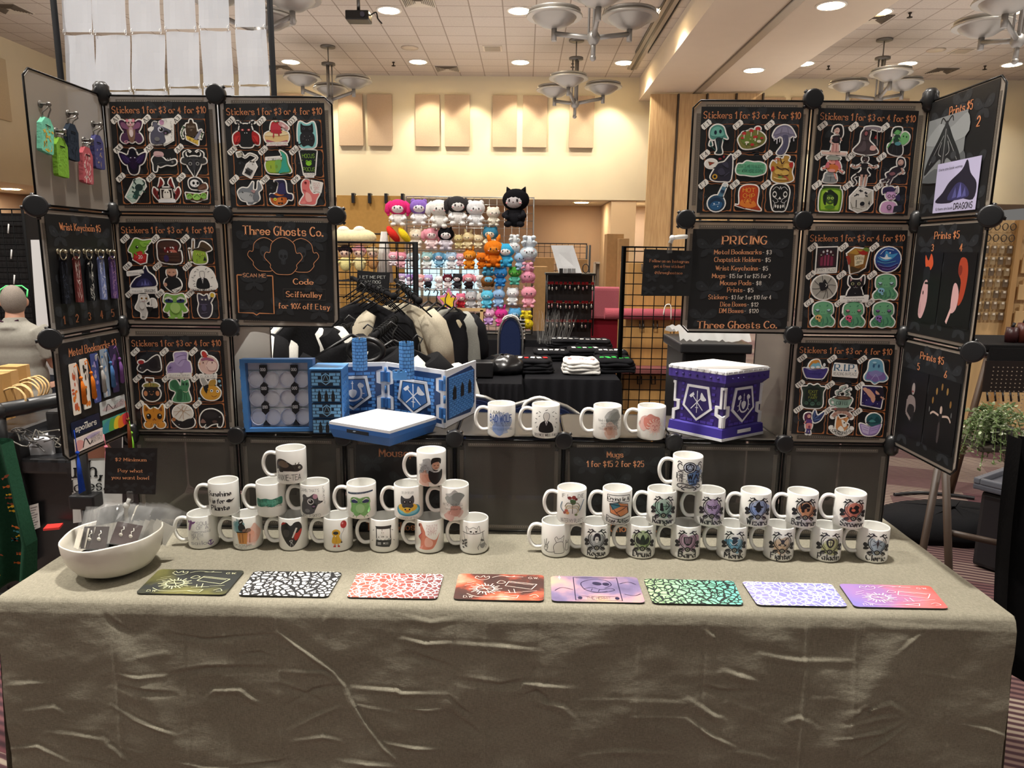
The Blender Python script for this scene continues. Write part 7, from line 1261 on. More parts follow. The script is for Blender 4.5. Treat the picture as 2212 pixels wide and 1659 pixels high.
for rowpy,xa_,xb_ in ((540,880,1080),(580,860,1030),(625,800,1040),(669,860,1040)):
    p=PY(xa_,rowpy,7.15); q=PY(xb_,rowpy,7.15); b=MB(); b.tube([(p.x,7.15,p.z),(q.x,7.15,p.z)],.005,'c8c8c4',6); b.tube([(p.x,7.33,p.z),(q.x,7.33,p.z)],.004,'c8c8c4',6)
    for k in range(14): x=p.x+(q.x-p.x)*k/13; b.tube([(x,7.15,p.z),(x,7.33,p.z)],.003,'c8c8c4',4)
    b.build('wire_shelf','metal',label='narrow wire rack holding the row of small plush at '+{540:'the second level',580:'the third level',625:'the fourth level',669:'the fifth level'}[rowpy],cat='shelf')
prd=random.Random(5)
def plush(X,Y,R,c1,c2,c3,ear,lab,depth=7.08,face=1,flip=0):
    px,py=700+X/4.367,400+Y/4.367; c=PY(px,py,depth); s=R/4.367*depth/1536*1.3
    root=thing('plush_toy',lab,'plush toy',(c.x,c.y,c.z-s),'plush toys on the wire stand')
    M=Matrix.Rotation(prd.uniform(-.25,.25),3,'Z'); fl=-1 if flip else 1
    P=lambda x,y,z: c+M@V((x*s,y*s,z*s*fl))
    b=MB(); b.ball(P(0,.02,-.5),(.5*s,.42*s,.5*s),c2,M=M,seg=14,rg=10); 
    for sx in (-1,1):
        b.tube([P(sx*.35,-.1,-.25),P(sx*.5,-.35,-.45),P(sx*.34,-.5,-.52)],[.14*s,.15*s,.1*s],c2,8); b.ball(P(sx*.34,-.52,-.52),.12*s,c2,seg=8,rg=6)
        b.ball(P(sx*.33,-.34,-.86),(.2*s,.26*s,.16*s),c2,seg=10,rg=7)
    b.build('body','plush',root)
    b=MB(); b.ball(P(0,-.04,.34),(.7*s,.52*s,.55*s),c1,M=M,seg=16,rg=12)
    if face: b.ball(P(0,-.2,.26),(.53*s,.4*s,.38*s),c3,M=M,seg=14,rg=10)
    b.build('head','plush',root); b=MB()
    for sx in (-1,1): b.ball(P(sx*.2,-.56,.28),(.055*s,.03*s,.08*s),'2a1f24',seg=8,rg=6); b.ball(P(sx*.34,-.49,.16),(.07*s,.02*s,.04*s),'e8a0a8',seg=8,rg=5)
    b.ball(P(0,-.59,.2),(.04*s,.03*s,.03*s),'6a4a4a',seg=6,rg=5); b.build('face_details','plastic',root)
    for sx in (-1,1):
        b=MB()
        if ear=='r': b.ball(P(sx*.42,.0,.74),(.2*s,.12*s,.2*s),c1,seg=10,rg=7)
        elif ear=='d': b.tube([P(sx*.45,-.05,.7),P(sx*.7,-.1,.45),P(sx*.74,-.12,.05),P(sx*.68,-.14,-.15)],[.15*s,.2*s,.22*s,.1*s],c1,8); b.ball(P(sx*.68,-.14,-.18),.1*s,c1,seg=8,rg=6)
        elif ear=='u': b.tube([P(sx*.25,0,.72),P(sx*.36,0,1.05),P(sx*.42,-.02,1.3)],[.14*s,.15*s,.04*s],c1,8)
        else: b.tube([P(sx*.34,0,.68),P(sx*.48,0,.98)],[.2*s,.02*s],c1,8)
        b.build('ear','plush',root)
    return root
PLS=[(700,255,100,'e0357a','f0ece8','f2ecec','d','hot pink plush with long drooping ears and a white face, left end of top shelf'),
(895,250,95,'8f6cc0','f2f0f0','f2eef4','r','purple and white plush with a hood, second on the top shelf'),(1085,265,105,'efede8','efede8','f2f0ec','d','big white plush with long hanging ears on the top shelf'),
(1255,235,108,'3a3839','f0eeec','f0eeec','d','dark grey hooded plush with a white face on the top shelf'),(1430,262,95,'e2e3e6','eceef0','f0f0f2','r','white plush wrapped in a clear bag on the top shelf'),(1595,292,70,'ece5d4','ece5d4','f0eadc','r','cream round plush at the right end of the top shelf'),
(1810,205,140,'17171a','222226','c9c4c6','p','large black plush with pointed ears and grey face, top right corner'),
(870,500,72,'e9dcc4','efe6da','f0e6d6','r','cream bear plush on the second row'),(1010,500,80,'e59aa8','f0d8d8','f2e0e0','d','pink plush with drooping ears on the second row'),(1150,500,85,'17171a','d9d2dc','efecec','p','black hooded plush with white face on the second row'),
(1270,530,52,'c9b782','d6c694','d6c694','p','small tan plush on the second row'),(1360,520,62,'dcc89a','e2d2a8','e2d2a8','u','pale plush with upright red tipped ears'),(1455,530,52,'d9c8a4','e2d6b4','e2d6b4','r','small beige plush right of the red tipped one'),(1570,490,80,'3f7f9c','e6dcc0','e8dfc6','r','teal blue and cream round plush on the second row'),
(655,690,52,'e9a8b8','efe4e8','f0e2e6','p','pale pink plush behind the black clothes grid'),(728,700,58,'d98a9c','e8b4bf','f0d4da','r','rose pink plush at the left of the third row'),(840,700,55,'a9b3b8','dfe4e6','e8ecec','d','grey and white plush on the third row'),(975,705,62,'9cc4c6','e6ecec','efe8dc','r','pale teal plush in a round clear case'),(1090,700,58,'6fa8cc','8abbd8','d9c6cc','d','sky blue plush with crescent shape on the third row'),(1200,705,62,'a9c6e0','e9ecf0','f0f0f2','r','pale blue penguin like plush on the third row'),(1285,700,48,'dba0b0','e8c0c8','f0d8dc','p','small dusty pink plush on the third row'),(1375,695,72,'d98a2c','d98a2c','e0a04a','u','orange plush with upright ears on the third row'),
(735,880,42,'b9a0cc','eae2ee','f0eaf2','r','lilac plush at the left of the fourth row'),(810,892,44,'8a6cac','e6deec','efe8f2','r','purple plush in the fourth row'),(905,900,52,'e0a0a0','f0e4e0','f2e6e4','d','salmon pink plush in the fourth row'),(985,902,50,'b0a0d0','2a2a30','efeaf2','r','lilac plush with a black body in the fourth row'),(1085,912,48,'e6e6e6','efefef','f2f2f2','p','white plush in the fourth row'),(1165,902,54,'5a1f2a','efe8e8','f0ebeb','p','dark red hooded plush in the fourth row'),(1260,902,56,'2a2a2e','3a3a40','efe8ea','r','charcoal plush with a pale face in the fourth row'),(1370,902,58,'e0909c','2f2428','f2e2e4','d','pink plush in dark clothes in the fourth row'),(1470,902,46,'ececec','f0f0f0','f2f2f2','r','white plush half hidden at the end of the fourth row'),
(1290,1085,56,'d9708c','c93a44','f0d4cc','r','pink haired doll like plush on the fifth row'),(1390,1080,68,'b5b3b6','c4c2c4','cfccce','r','grey cat plush with large eyes on the fifth row'),(1480,1085,58,'e9e6e0','eeebe6','f0eee8','p','white cat plush on the fifth row')]
for p in PLS: plush(*p)
HNG=[(1600,640,100,'dd7a22','d97420','e08a34','u','large bright orange plush hanging from the grid'),(1490,710,62,'cf6f22','cf6f22','dd8a3a','r','orange plush head hanging left of the large orange one'),(1720,655,88,'3fa6d2','46acd8','eef0ee','r','sky blue and white plush with a yellow patch'),(1790,555,66,'e6ecef','eaf0f2','f0f4f4','r','white plush hanging above the sky blue one'),(1930,600,92,'d0dde8','dbe5ee','e2eaf2','p','fluffy ice white plush at the right edge of the grid'),(1850,715,66,'9fbfdc','a9c8e2','c9dcec','p','ice blue plush under the fluffy white one'),(1545,870,74,'8a5a2f','57a9cf','6fb8da','r','blue plush with a brown shell back'),(1665,860,72,'3a86c8','3a86c8','dfe9f0','r','royal blue penguin like plush'),(1800,850,68,'4f9a3f','5fb5a0','5aa848','r','green topped teal plush'),(1925,830,78,'dd93ac','e3a3b8','e8b4c4','r','pink plush with a curl and big eyes'),(1540,1070,68,'5fbcdc','66c2e0','8ad2e8','p','turquoise plush hanging in the lower rows'),(1650,1060,68,'93b7de','9fc0e4','e0eaf4','u','pale blue plush with upright ears'),(1780,1045,66,'dcdfe2','e4e6e8','ececee','r','pale grey plush hanging in the lower rows'),(1930,1050,80,'e59aac','e8a5b5','edb8c4','p','pink plush hanging at the right edge'),(1558,1235,62,'e0a4c8','c8a0d8','ecc4dc','p','pink and lilac plush in the bottom hanging row'),(1670,1240,68,'d63f92','dc5aa0','e66aa8','u','magenta plush in the bottom hanging row'),(1800,1240,70,'5a9fd0','66a8d6','8fc0e4','r','blue plush in the bottom hanging row'),(1910,1275,72,'e6cf2a','e8d23a','ecd84a','p','bright yellow plush at the bottom right of the grid')]
for i,p in enumerate(HNG): plush(*p,depth=6.93,face=(i%2==0),flip=(i in(3,4,6,9,17)))
for X,Y,L_,c,lab in ((660,470,110,'d8352c','red chilli shaped cushion left of the second row'),(765,480,105,'e8c92a','yellow banana shaped cushion left of the second row')):
    p=PY(700+X/4.367,400+Y/4.367,7.08); s=L_/4.367*7.08/1536; b=MB(); b.tube(catmull([p+V((-.5*s,0,.65*s)),p+V((-.2*s,-.05,.3*s)),p+V((.1*s,-.05,-.1*s)),p+V((.4*s,0,-.55*s))],False,3),[.1*s,.2*s,.26*s,.3*s,.32*s,.34*s,.32*s,.3*s,.24*s,.1*s],c,10); b.build('shaped_cushion','plush',label=lab,cat='cushion')
p=PY(700+1178/4.367,400+1088/4.367,7.0); f=lambda x,y,h=0: p+V(((x-50)/100*.26,-h,(y-50)/100*.26)); b=MB()
b.prism([(50+48*math.cos(PI/2+k*PI/5)*(1 if k%2==0 else .55),50+48*math.sin(PI/2+k*PI/5)*(1 if k%2==0 else .55)) for k in range(10)],f,0,.05,'d98ab0'); b.prism([(50+34*math.cos(PI/2+k*PI/5)*(1 if k%2==0 else .5),50+34*math.sin(PI/2+k*PI/5)*(1 if k%2==0 else .5)) for k in range(10)],f,.05,.056,'e8c83a'); b.build('star_cushion','plush',label='pink star cushion with a yellow star centre on the plush stand',cat='cushion')
def doll(X,Y,R,hair,body,lab):
    c=PY(700+X/4.367,400+Y/4.367,6.95); s=R/4.367*7/1536; root=thing('plush_doll',lab,'plush doll',(c.x,c.y,c.z-2.2*s),'dolls behind the clothes grid'); b=MB(); b.ball(c,(.75*s,.6*s,.7*s),'eccdb8',seg=16,rg=12); b.build('head','plush',root)
    b=MB(); b.ball(c+V((0,.12*s,.18*s)),(.85*s,.68*s,.72*s),hair,seg=16,rg=10); 
    for k in range(5): b.ball(c+V(((k-2)*.3*s,-.5*s,.42*s)),(.2*s,.14*s,.28*s),hair,seg=8,rg=6)
    b.build('hair','plush',root); b=MB(); b.ball(c+V((0,0,-1.35*s)),(.75*s,.5*s,.95*s),body,seg=14,rg=10)
    for sx in (-1,1): b.tube([c+V((sx*.45*s,-.2*s,-.9*s)),c+V((sx*.8*s,-.35*s,-1.3*s))],.16*s,body,8)
    b.build('outfit','plush',root); b=MB()
    for sx in (-1,1): b.ball(c+V((sx*.27*s,-.56*s,-.1*s)),(.12*s,.06*s,.17*s),'4a2f34',seg=8,rg=6); b.ball(c+V((sx*.27*s-.03*s,-.61*s,-.04*s)),.04*s,'fff',seg=6,rg=4)
    b.ball(c+V((0,-.6*s,-.34*s)),(.08*s,.04*s,.04*s),'a44',seg=6,rg=4); b.build('face_details','plastic',root)
doll(200,635,75,'2a2024','e8df9a','black haired plush doll in a yellow outfit behind the black clothes grid'); doll(335,635,75,'e0a0a8','e8dca4','pink haired plush doll behind the black clothes grid'); doll(460,640,65,'d9c8a8','b98a5a','blond plush doll with a brown outfit behind the black clothes grid')
for X,lab in ((190,'cream round hat plush lying at the upper left of the dolls'),(340,'cream flat cap plush above the pink haired doll')):
    p=PY(700+X/4.367,400+495/4.367,7.0); b=MB(); b.ball(p,(.16,.12,.085),'efe2b4',seg=16,rg=10); b.ball(p+V((0,-.02,.07)),(.06,.06,.04),'f4eddc',seg=10,rg=6); b.build('round_plush','plush',label=lab,cat='plush toy')
p=PY(700+570/4.367,400+690/4.367,7.22); b=MB(); 
for k in range(16): a=k*.4; b.tube([p+V((.015*math.cos(a),.02*math.sin(a),.26)),p+V((.05*math.cos(a),.05*math.sin(a),.0)),p+V((.075*math.cos(a),.06*math.sin(a),-.24))],[.015,.02,.015],'dddcd8',6)
b.build('white_gown','fabric',label='small white pleated gown hanging behind the black clothes grid',cat='garment')
# cardboard sheet behind, display cases on the table, trinkets
b=MB(); p=PY(735,470,7.6); q=PY(860,560,7.6); b.box(((p.x+q.x)/2,7.7,1.45),(q.x-p.x+.1,.06,1.4),'b58a4a',bev=.005); cbs=b.build('cardboard_sheet','board',label='tall brown cardboard sheet behind the left part of the plush display',cat='cardboard')
for k in range(4): b=MB(); x=PY(757+36*k,462,7.5).x; b.box((x,7.67,2.12),(.03,.09,.1),'1a1a1c'); b.build('clip','plastic',cbs)
rk=thing('display_crate','open wooden rack of small black boxes on the plush table','rack',(PY(1008,742,6.88).x,6.88,.75)); xa=PY(983,742,6.88).x; xb=PY(1040,742,6.88).x
b=MB()
for x in (xa,xb): b.box((x,6.9,.89),(.03,.03,.28),'c9a878'); b.box((x,7.05,.89),(.03,.03,.28),'c9a878')
b.box(((xa+xb)/2,6.9,1.03),(xb-xa+.08,.03,.03),'c9a878')
for z in (.79,.87,.95): b.box(((xa+xb)/2,6.97,z),(xb-xa,.16,.008),'aaa')
b.build('wood_frame','wood',rk)
for r_ in range(3):
    for k in range(4): b=MB(); b.box((xa+.04+k*(xb-xa-.05)/3.4,6.95,.815+r_*.08),(.045,.08,.045),'1c1c1f',bev=.004); b.build('trinket_box','plastic',label='small black trinket box in the wooden rack on the plush table',cat='box',group='trinket boxes in the wooden rack')
b=MB(); 
for k in range(6):
    z=.765+.035*k; p=PY(1115,742,6.86); b.box((p.x,6.9,z),(.17,.12,.006),'d9d9d6')
    for j in range(4): b.box((p.x-.06+.04*j,6.87,z+.012),(.028,.05,.016),'26262a')
b.build('button_card_stack','plastic',label='white stack of thin trays with black items at the right end of the plush table',cat='tray stack')
for k in range(4):
    a,c=PY(872+42*k,548,21.7),PY(908+42*k,640,21.7); b=MB(); b.box(((a.x+c.x)/2,21.72,(a.z+c.z)/2),(c.x-a.x,.02,a.z-c.z),'b9dcea'); struct(b,'window_%d'%(k+1),'window')
# ---- jewellery tower, mirror, straws
YJ=7.3; xa,xb=PY(1180,600,YJ).x,PY(1283,600,YJ).x; zt=PY(1230,592,YJ).z
jt=thing('jewellery_tower','black upright spinner tower hung with rows of silver and red charms','display tower',((xa+xb)/2,YJ,.0))
b=MB(); b.box(((xa+xb)/2,YJ+.1,zt/2+.35),(xb-xa-.03,.2,zt-.72),'1d1a1c'); b.box(((xa+xb)/2,YJ+.08,zt),(xb-xa+.02,.3,.02),'141416')
for x in (xa,xb): b.tube([(x,YJ-.04,.75),(x,YJ-.04,zt)],.008,'141416',6)
b.build('tower_body','plastic',jt)
for r_ in range(6):
    z=zt-.1-.19*r_; b=MB(); b.tube([(xa,YJ-.035,z),(xb,YJ-.035,z)],.006,'8a6a4a',6); b.build('charm_rail','metal',jt)
    for k in range(11):
        x=xa+.025+k*(xb-xa-.05)/10+prd.uniform(-.008,.008); b=MB(); b.box((x,YJ-.045,z+.01),(.03,.01,.028),'a02a30'); b.box((x,YJ-.046,z-.035),(.03,.004,.06),'2a2628')
        if prd.random()>.25: b.ball((x,YJ-.052,z-.04+prd.uniform(-.01,.01)),(.009,.004,.018),'d9d6d0' if prd.random()>.2 else 'e0b0b8',seg=8,rg=6)
        if prd.random()>.4: b.tube([(x,YJ-.05,z),(x,YJ-.05,z-.03)],.002,'c9c6c0',4)
        b.build('charm_pack','metal',label='carded silver charm with red top, '+ORD[r_]+' rail of the black tower',cat='charm',group='charms on rail %d of the tower'%(r_+1))
f=quadmap(PY(1207,590,7.25),PY(1257,590,7.2),PY(1238,530,7.45),PY(1190,530,7.45)); b=MB(); b.prism([(0,0),(100,0),(100,100),(0,100)],f,-.01,.0,'a3a4a6'); b.build('leaning_board','plastic',label='grey rectangular board leaning on top of the jewellery tower',cat='board')
b=MB(); 
for k in range(4): p=PY(1212+9*k,585,7.2); b.box(p,(.035,.05,.05),('222','999','777','888')[k],bev=.004)
b.build('bottle_row','plastic',label='few small jars and a black box on top of the jewellery tower',cat='jars',kind='stuff')
b=MB(); p=PY(1265,580,7.2); b.tube([p+V((.03*math.cos(a),0,.045*math.sin(a))) for a in [k*PI/6 for k in range(12)]],.005,'444',6,closed=True); b.box(p-V((0,0,.06)),(.08,.05,.012),'333'); b.build('table_mirror','metal',label='small round table mirror on top of the jewellery tower',cat='mirror')
b=MB(); 
for k in range(90):
    p=PZ(1160+prd.uniform(0,75),748,.78); p.y=6.3+prd.uniform(0,.25); b.tube([(p.x,p.y,.78),(p.x+prd.uniform(-.06,.09),p.y,.98+prd.uniform(0,.1))],.0022,'c9c8c4',3)
b.build('plastic_stem_bunch','clear',label='bunch of clear plastic stems standing in front of the jewellery tower',cat='stems',kind='stuff')
# ---- tables with shirts
ta=clothtable('covered_table','small black covered table with a shiny black bag, behind the shelf mugs',PY(1028,800,4.6).x,PY(1128,800,4.6).x,4.55,5.45,.74)
tb=clothtable('covered_table','black covered table piled with folded t-shirts',PY(1134,815,4.75).x,PY(1340,815,4.75).x,4.75,6.4,.74)
def pile(px,py,w,d,n,col,lab,z0=.745,rz=0,printc=None,Y=None):
    p=PZ(px,py,z0); 
    for k in range(n):
        b=MB(); z=z0+.014+k*.022; nu=16; ring=[]; r=random.Random(px+k)
        bm_=[(w/2*(1-.04*k)*math.copysign(abs(math.cos(a))**.45,math.cos(a))*(1+r.uniform(-.03,.05)),d/2*math.copysign(abs(math.sin(a))**.45,math.sin(a))*(1+r.uniform(-.07,.09))) for a in [i*2*PI/24 for i in range(24)]]
        c_,s_=math.cos(rz),math.sin(rz); prof=((.96,-.012),(1.03,-.006),(1.02,.005),(.95,.012),(.8,.013+r.uniform(0,.008)),(.4,.016),(.0001,.013))
        R=[[b.vert((p.x+(x*c_-y*s_)*q,p.y+(x*s_+y*c_)*q,z+h+.004*math.sin(i*1.7+k))) for i,(x,y) in enumerate(bm_)] for q,h in prof]
        for i in range(len(R)-1):
            for j in range(24): b.face([R[i][j],R[i][(j+1)%24],R[i+1][(j+1)%24],R[i+1][j]],col,True)
        if printc and k==n-1:
            for t in range(5):
                x=(t-2)*w*.15; b.box((p.x+x,p.y-.02+r.uniform(-.02,.02),z+.018),(w*.1,d*r.uniform(.14,.26),.003),printc[t%len(printc)],rz=rz+r.uniform(-.2,.2))
        b.build('folded_shirt','fabric',label=lab+(', topmost' if k==n-1 else ', '+ORD[n-1-k]+' from top'),cat='shirt',group='folded shirts by kind '+col)
pile(1040+110,800,.3,.28,4,'1b1b1e','black folded t-shirt, front left pile',printc=['e6e6e6','d03030','ddd'])
pile(1254,803,.27,.28,4,'dfddd8','white folded t-shirt in the front middle pile',printc=['d8a0a0','ccc'])
pile(1325,800,.3,.28,4,'18181b','black folded t-shirt, pile right of the white one',printc=['35a84a','3fbf58'])
pile(1190,775,.3,.26,3,'1a1a1d','black folded t-shirt, second row left pile',printc=['ddd','eee']); pile(1262,770,.3,.26,3,'19191c','black folded t-shirt in the pile behind the white one',printc=['e8e8e8','35a84a']); pile(1318,775,.28,.26,3,'1a1a1d','black folded t-shirt, second row right pile',printc=['ddd','fff'])
pile(1220,748,.34,.26,3,'1c1c1f','black folded t-shirt, back row left pile',printc=['ddd']); pile(1280,750,.34,.26,3,'1c1c1f','black folded t-shirt, back row right pile',printc=['ddd','ccc'])
p=PZ(1085,800,.76); b=MB(); r=random.Random(2); b.lathe([(.0001,0),(.9,0),(1,.25),(.86,.6),(.5,.95),(.0001,1.0)],'131315',(p.x,p.y,.745),22,sx=.17,sy=.13,M=Matrix.Diagonal((1,1,.12)))
for i,q in enumerate(b.v): b.v[i]=q+V((r.uniform(-.014,.014),r.uniform(-.014,.014),r.uniform(0,.016)))
b.build('plastic_bag','glossblack',label='shiny crumpled black plastic bag on the small black table',cat='bag')
b=MB(); p=PZ(1045,808,.76); b.box((p.x,p.y,.80),(.13,.15,.1),'1b1b1d',bev=.006); b.build('card_box','plastic',label='small black box beside the shiny black bag',cat='box')
# ---- folding chairs
def chair(px,pyt,Y,w,lab,handle=True,ht=None):
    top=PY(px,pyt,Y); z=ht or top.z; x=top.x; t=thing('folding_chair',lab,'chair',(x,Y,0))
    pl=[(-w/2,z-.34),(w/2,z-.34)]+[(w/2*math.cos(a),z-.16+.16*math.sin(a)) for a in [k*PI/12 for k in range(13)]]
    f=lambda X,Z,h=0: V((x+X,Y-h,Z)); b=MB(); b.prism(pl,f,-.018,.018,'1c2440'); b.prism([(X*.9,z-.17+(Z-z+.17)*.9) for X,Z in pl],f,.018,.026,'212b4c'); b.build('backrest','fabric',t)
    b=MB(); fr=[(x-w/2-.012,Y,.02),(x-w/2-.012,Y,z-.2)]+[(x+(w/2+.012)*math.cos(a),Y,z-.16+.172*math.sin(a)) for a in [PI-k*PI/12 for k in range(13)]]+[(x+w/2+.012,Y,z-.2),(x+w/2+.012,Y,.02)]; b.tube(fr,.01,'b9b9b6',8); b.build('back_frame','metal',t)
    for sx in (-1,1): b=MB(); b.tube([(x+sx*w/2,Y+.05,.5),(x+sx*w/2,Y+.42,.02)],.01,'b9b9b6',8); b.build('leg','metal',t)
    b=MB(); b.box((x,Y+.22,.45),(w,.38,.05),'1c2440',bev=.015); b.build('seat','fabric',t)
    if handle: b=MB(); hx_=.058; b.tube(catmull([(x-hx_*1.1,Y-.02,z-.015),(x-hx_*.8,Y-.02,z+.012),(x,Y-.02,z+.028),(x+hx_*.8,Y-.02,z+.012),(x+hx_*1.1,Y-.02,z-.015)],False,3),.008,'d9d8d2',8); b.build('carry_handle','plastic',t)
chair(1165,872,2.75,.4,'navy padded folding chair with a white carry handle, right behind the shelf mugs'); chair(1025,862,2.78,.3,'navy folding chair mostly hidden behind the castle screen',False); chair(1103,712,5.7,.17,'navy chair turned sideways behind the small black table',True,1.06)
# ---- gridwalls left and right of the view
xl=PY(735,525,4.5).x-.25; xr=PY(897,525,4.5).x; zl=PY(820,524,4.5).z
gw=gridpanel('black gridwall panel with hanging clothes, behind the left display tower',(xl,4.5,0),(xr,4.5,0),zl)
xl2=PY(1348,533,5.1).x; zr=PY(1400,534,5.1).z; gridpanel('black gridwall panel in front of the wooden crates, right of the shirts',(xl2,5.1,0),(xl2+.61,5.1,0),zr,frame=.018)
# wooden crates behind it
for k,(py0,py1,Yc,lab) in enumerate(((568,668,5.9,'top'),(690,790,5.75,'middle'),(810,915,5.65,'bottom'))):
    z1=PY(1420,py0,Yc).z; z0=(PY(1420,668+14,5.9).z if k==0 else PY(1420,800,5.75).z if k==1 else 0.01); xa=PY(1352,700,Yc).x; 
    for j in range(2):
        w_=.36; x=xa+w_/2+j*(w_+.006); t=thing('wooden_crate','light wood crate behind the black gridwall, '+lab+' level '+('left' if j==0 else 'right'),'crate',(x,Yc+.25,z0))
        b=MB(); b.box((x,Yc+.25,(z0+z1)/2),(w_,.5,z1-z0),'b98d52',bev=.006); b.build('panel_box','wood',t)
        b=MB(); b.tube([(x-.04,Yc-.01,z1-.01),(x-.04,Yc-.03,z1-.07),(x-.07,Yc-.03,z1-.07),(x-.07,Yc-.01,z1-.01)],.006,'2a1c16',6); b.tube([(x+.07,Yc-.01,z1-.01),(x+.07,Yc-.03,z1-.07),(x+.04,Yc-.03,z1-.07),(x+.04,Yc-.01,z1-.01)],.006,'2a1c16',6); b.build('latch','plastic',t)
b=MB(); z=PY(1400,679,5.7).z; b.tube([(xl2-.05,5.72,z),(xl2+.75,5.72,z)],.045,'a8525c',12); b.build('cloth_roll','fabric',label='rolled dusty red cloth lying between the wooden crates',cat='cloth roll')
b=MB(); z=PY(1400,800,5.6).z; b.box((xl2+.35,5.68,z),(.8,.3,.03),'7a4a48'); b.build('cloth_strip','fabric',label='folded dull red cloth strip on the bottom wooden crates',cat='cloth')
b=MB(); p=PY(1443,662,5.05); b.tube(catmull([p+V((-.03,0,-.06)),p+V((-.02,0,0)),p+V((0,0,.015)),p+V((.02,0,0)),p+V((.025,0,-.09))],False,3),.004,'e8e6e0',6); b.build('tie_cord','fabric',label='white cord tied in a loop on the right gridwall',cat='cord')
b=MB(); p=PY(797,660,4.45); b.tube(catmull([p+V((-.03,0,-.06)),p+V((-.02,0,0)),p+V((0,0,.015)),p+V((.02,0,0)),p+V((.04,0,-.06))],False,3),.004,'e8e6e0',6); b.build('tie_cord','fabric',label='white cord tied on the left gridwall',cat='cord')
# red draped table
xa,xb=PY(1284,650,8.0).x,PY(1346,650,8.0).x
b=MB(); z=PY(1300,622,8.0).z; z2=PY(1300,690,8.0).z
b.box(((xa+xb)/2+.1,8.2,(z+z2)/2),(xb-xa+.3,.3,z-z2),'b0606a',bev=.03); b.build('folded_cloth','fabric',label='dusty pink cloth folded over the top of the red draped stand',cat='cloth'); b=MB(); b.box(((xa+xb)/2+.1,8.25,z2/2),(xb-xa+.26,.3,z2),'7a1c28',bev=.02); b.build('draped_stand','fabric',label='stand draped in deep red cloth left of the right gridwall',cat='stand')
# cardboard boxes
for i,(a,c_,y0,y1,Yb,lab) in enumerate(((1150,1180,576,735,8.3,'tall brown cardboard box at the right side of the plush grid'),(1152,1196,556,600,8.9,'brown cardboard box on a shelf behind the jewellery tower'),(1215,1268,560,600,8.9,'brown cardboard box behind the grey leaning board'),(1312,1338,505,760,8.6,'tall narrow cardboard piece leaning behind the red cloth'),(1338,1352,515,700,8.4,'tall thin cardboard strip left of the right gridwall'))):
    p,q=PY(a,y0,Yb),PY(c_,y1,Yb); b=MB(); z0=min(q.z,.0 if y1>650 else q.z); z0=0 if y1>650 else q.z
    b.box(((p.x+q.x)/2,Yb+.15,(p.z+z0)/2),(q.x-p.x,.3,p.z-z0),'b08a5c',bev=.004); b.build('cardboard_box','board',label=lab,cat='box')
st=thing('stock_shelf','dark wire stock shelf behind the jewellery tower','shelf',(PY(1215,600,9.05).x,9.05,0)); b=MB(); xa,xb=PY(1150,600,9).x,PY(1270,600,9).x; z=PY(1200,600,8.9).z
b.box(((xa+xb)/2,9.05,z-.015),(xb-xa,.5,.02),'3a3634')
for x in (xa,xb): b.tube([(x,8.85,0),(x,8.85,z+.4)],.012,'2a2826',6); b.tube([(x,9.28,0),(x,9.28,z+.4)],.012,'2a2826',6)
b.build('shelf_frame','dullmetal',st); gridpanel('fine wire screen above the stock shelf',(xa,9.3,0),(xb,9.3,0),z+.42,frame=.008,wire=.003,z0=z,col='3a3634')
# fire extinguisher cabinet on the far recess wall
p=PY(1302,594,21.7); t=thing('extinguisher_cabinet','white wall cabinet with a red fire extinguisher, far behind the stands','cabinet',(p.x,21.7,p.z-.35)); b=MB()
for q in ((-.26,0,.06,.76),(.26,0,.06,.76)): b.box((p.x+q[0],21.66,p.z),(.06,.14,.76),'c9c2b8')
for s_ in (-1,1): b.box((p.x,21.66,p.z+s_*.36),(.52,.14,.06),'c9c2b8')
b.box((p.x,21.72,p.z),(.5,.02,.7),'8a8078'); b.build('frame','plastic',t)
t=thing('fire_extinguisher','small red fire extinguisher inside the white wall cabinet','extinguisher',(p.x,21.62,p.z-.3)); b=MB(); b.lathe([(.0001,0),(.09,0),(.09,.4),(.04,.47),(.03,.5),(.0001,.5)],'b3262a',(p.x,21.62,p.z-.3),14); b.build('cylinder','plastic',t); b=MB(); b.box((p.x,21.6,p.z+.22),(.14,.05,.05),'222'); b.build('valve','plastic',t)
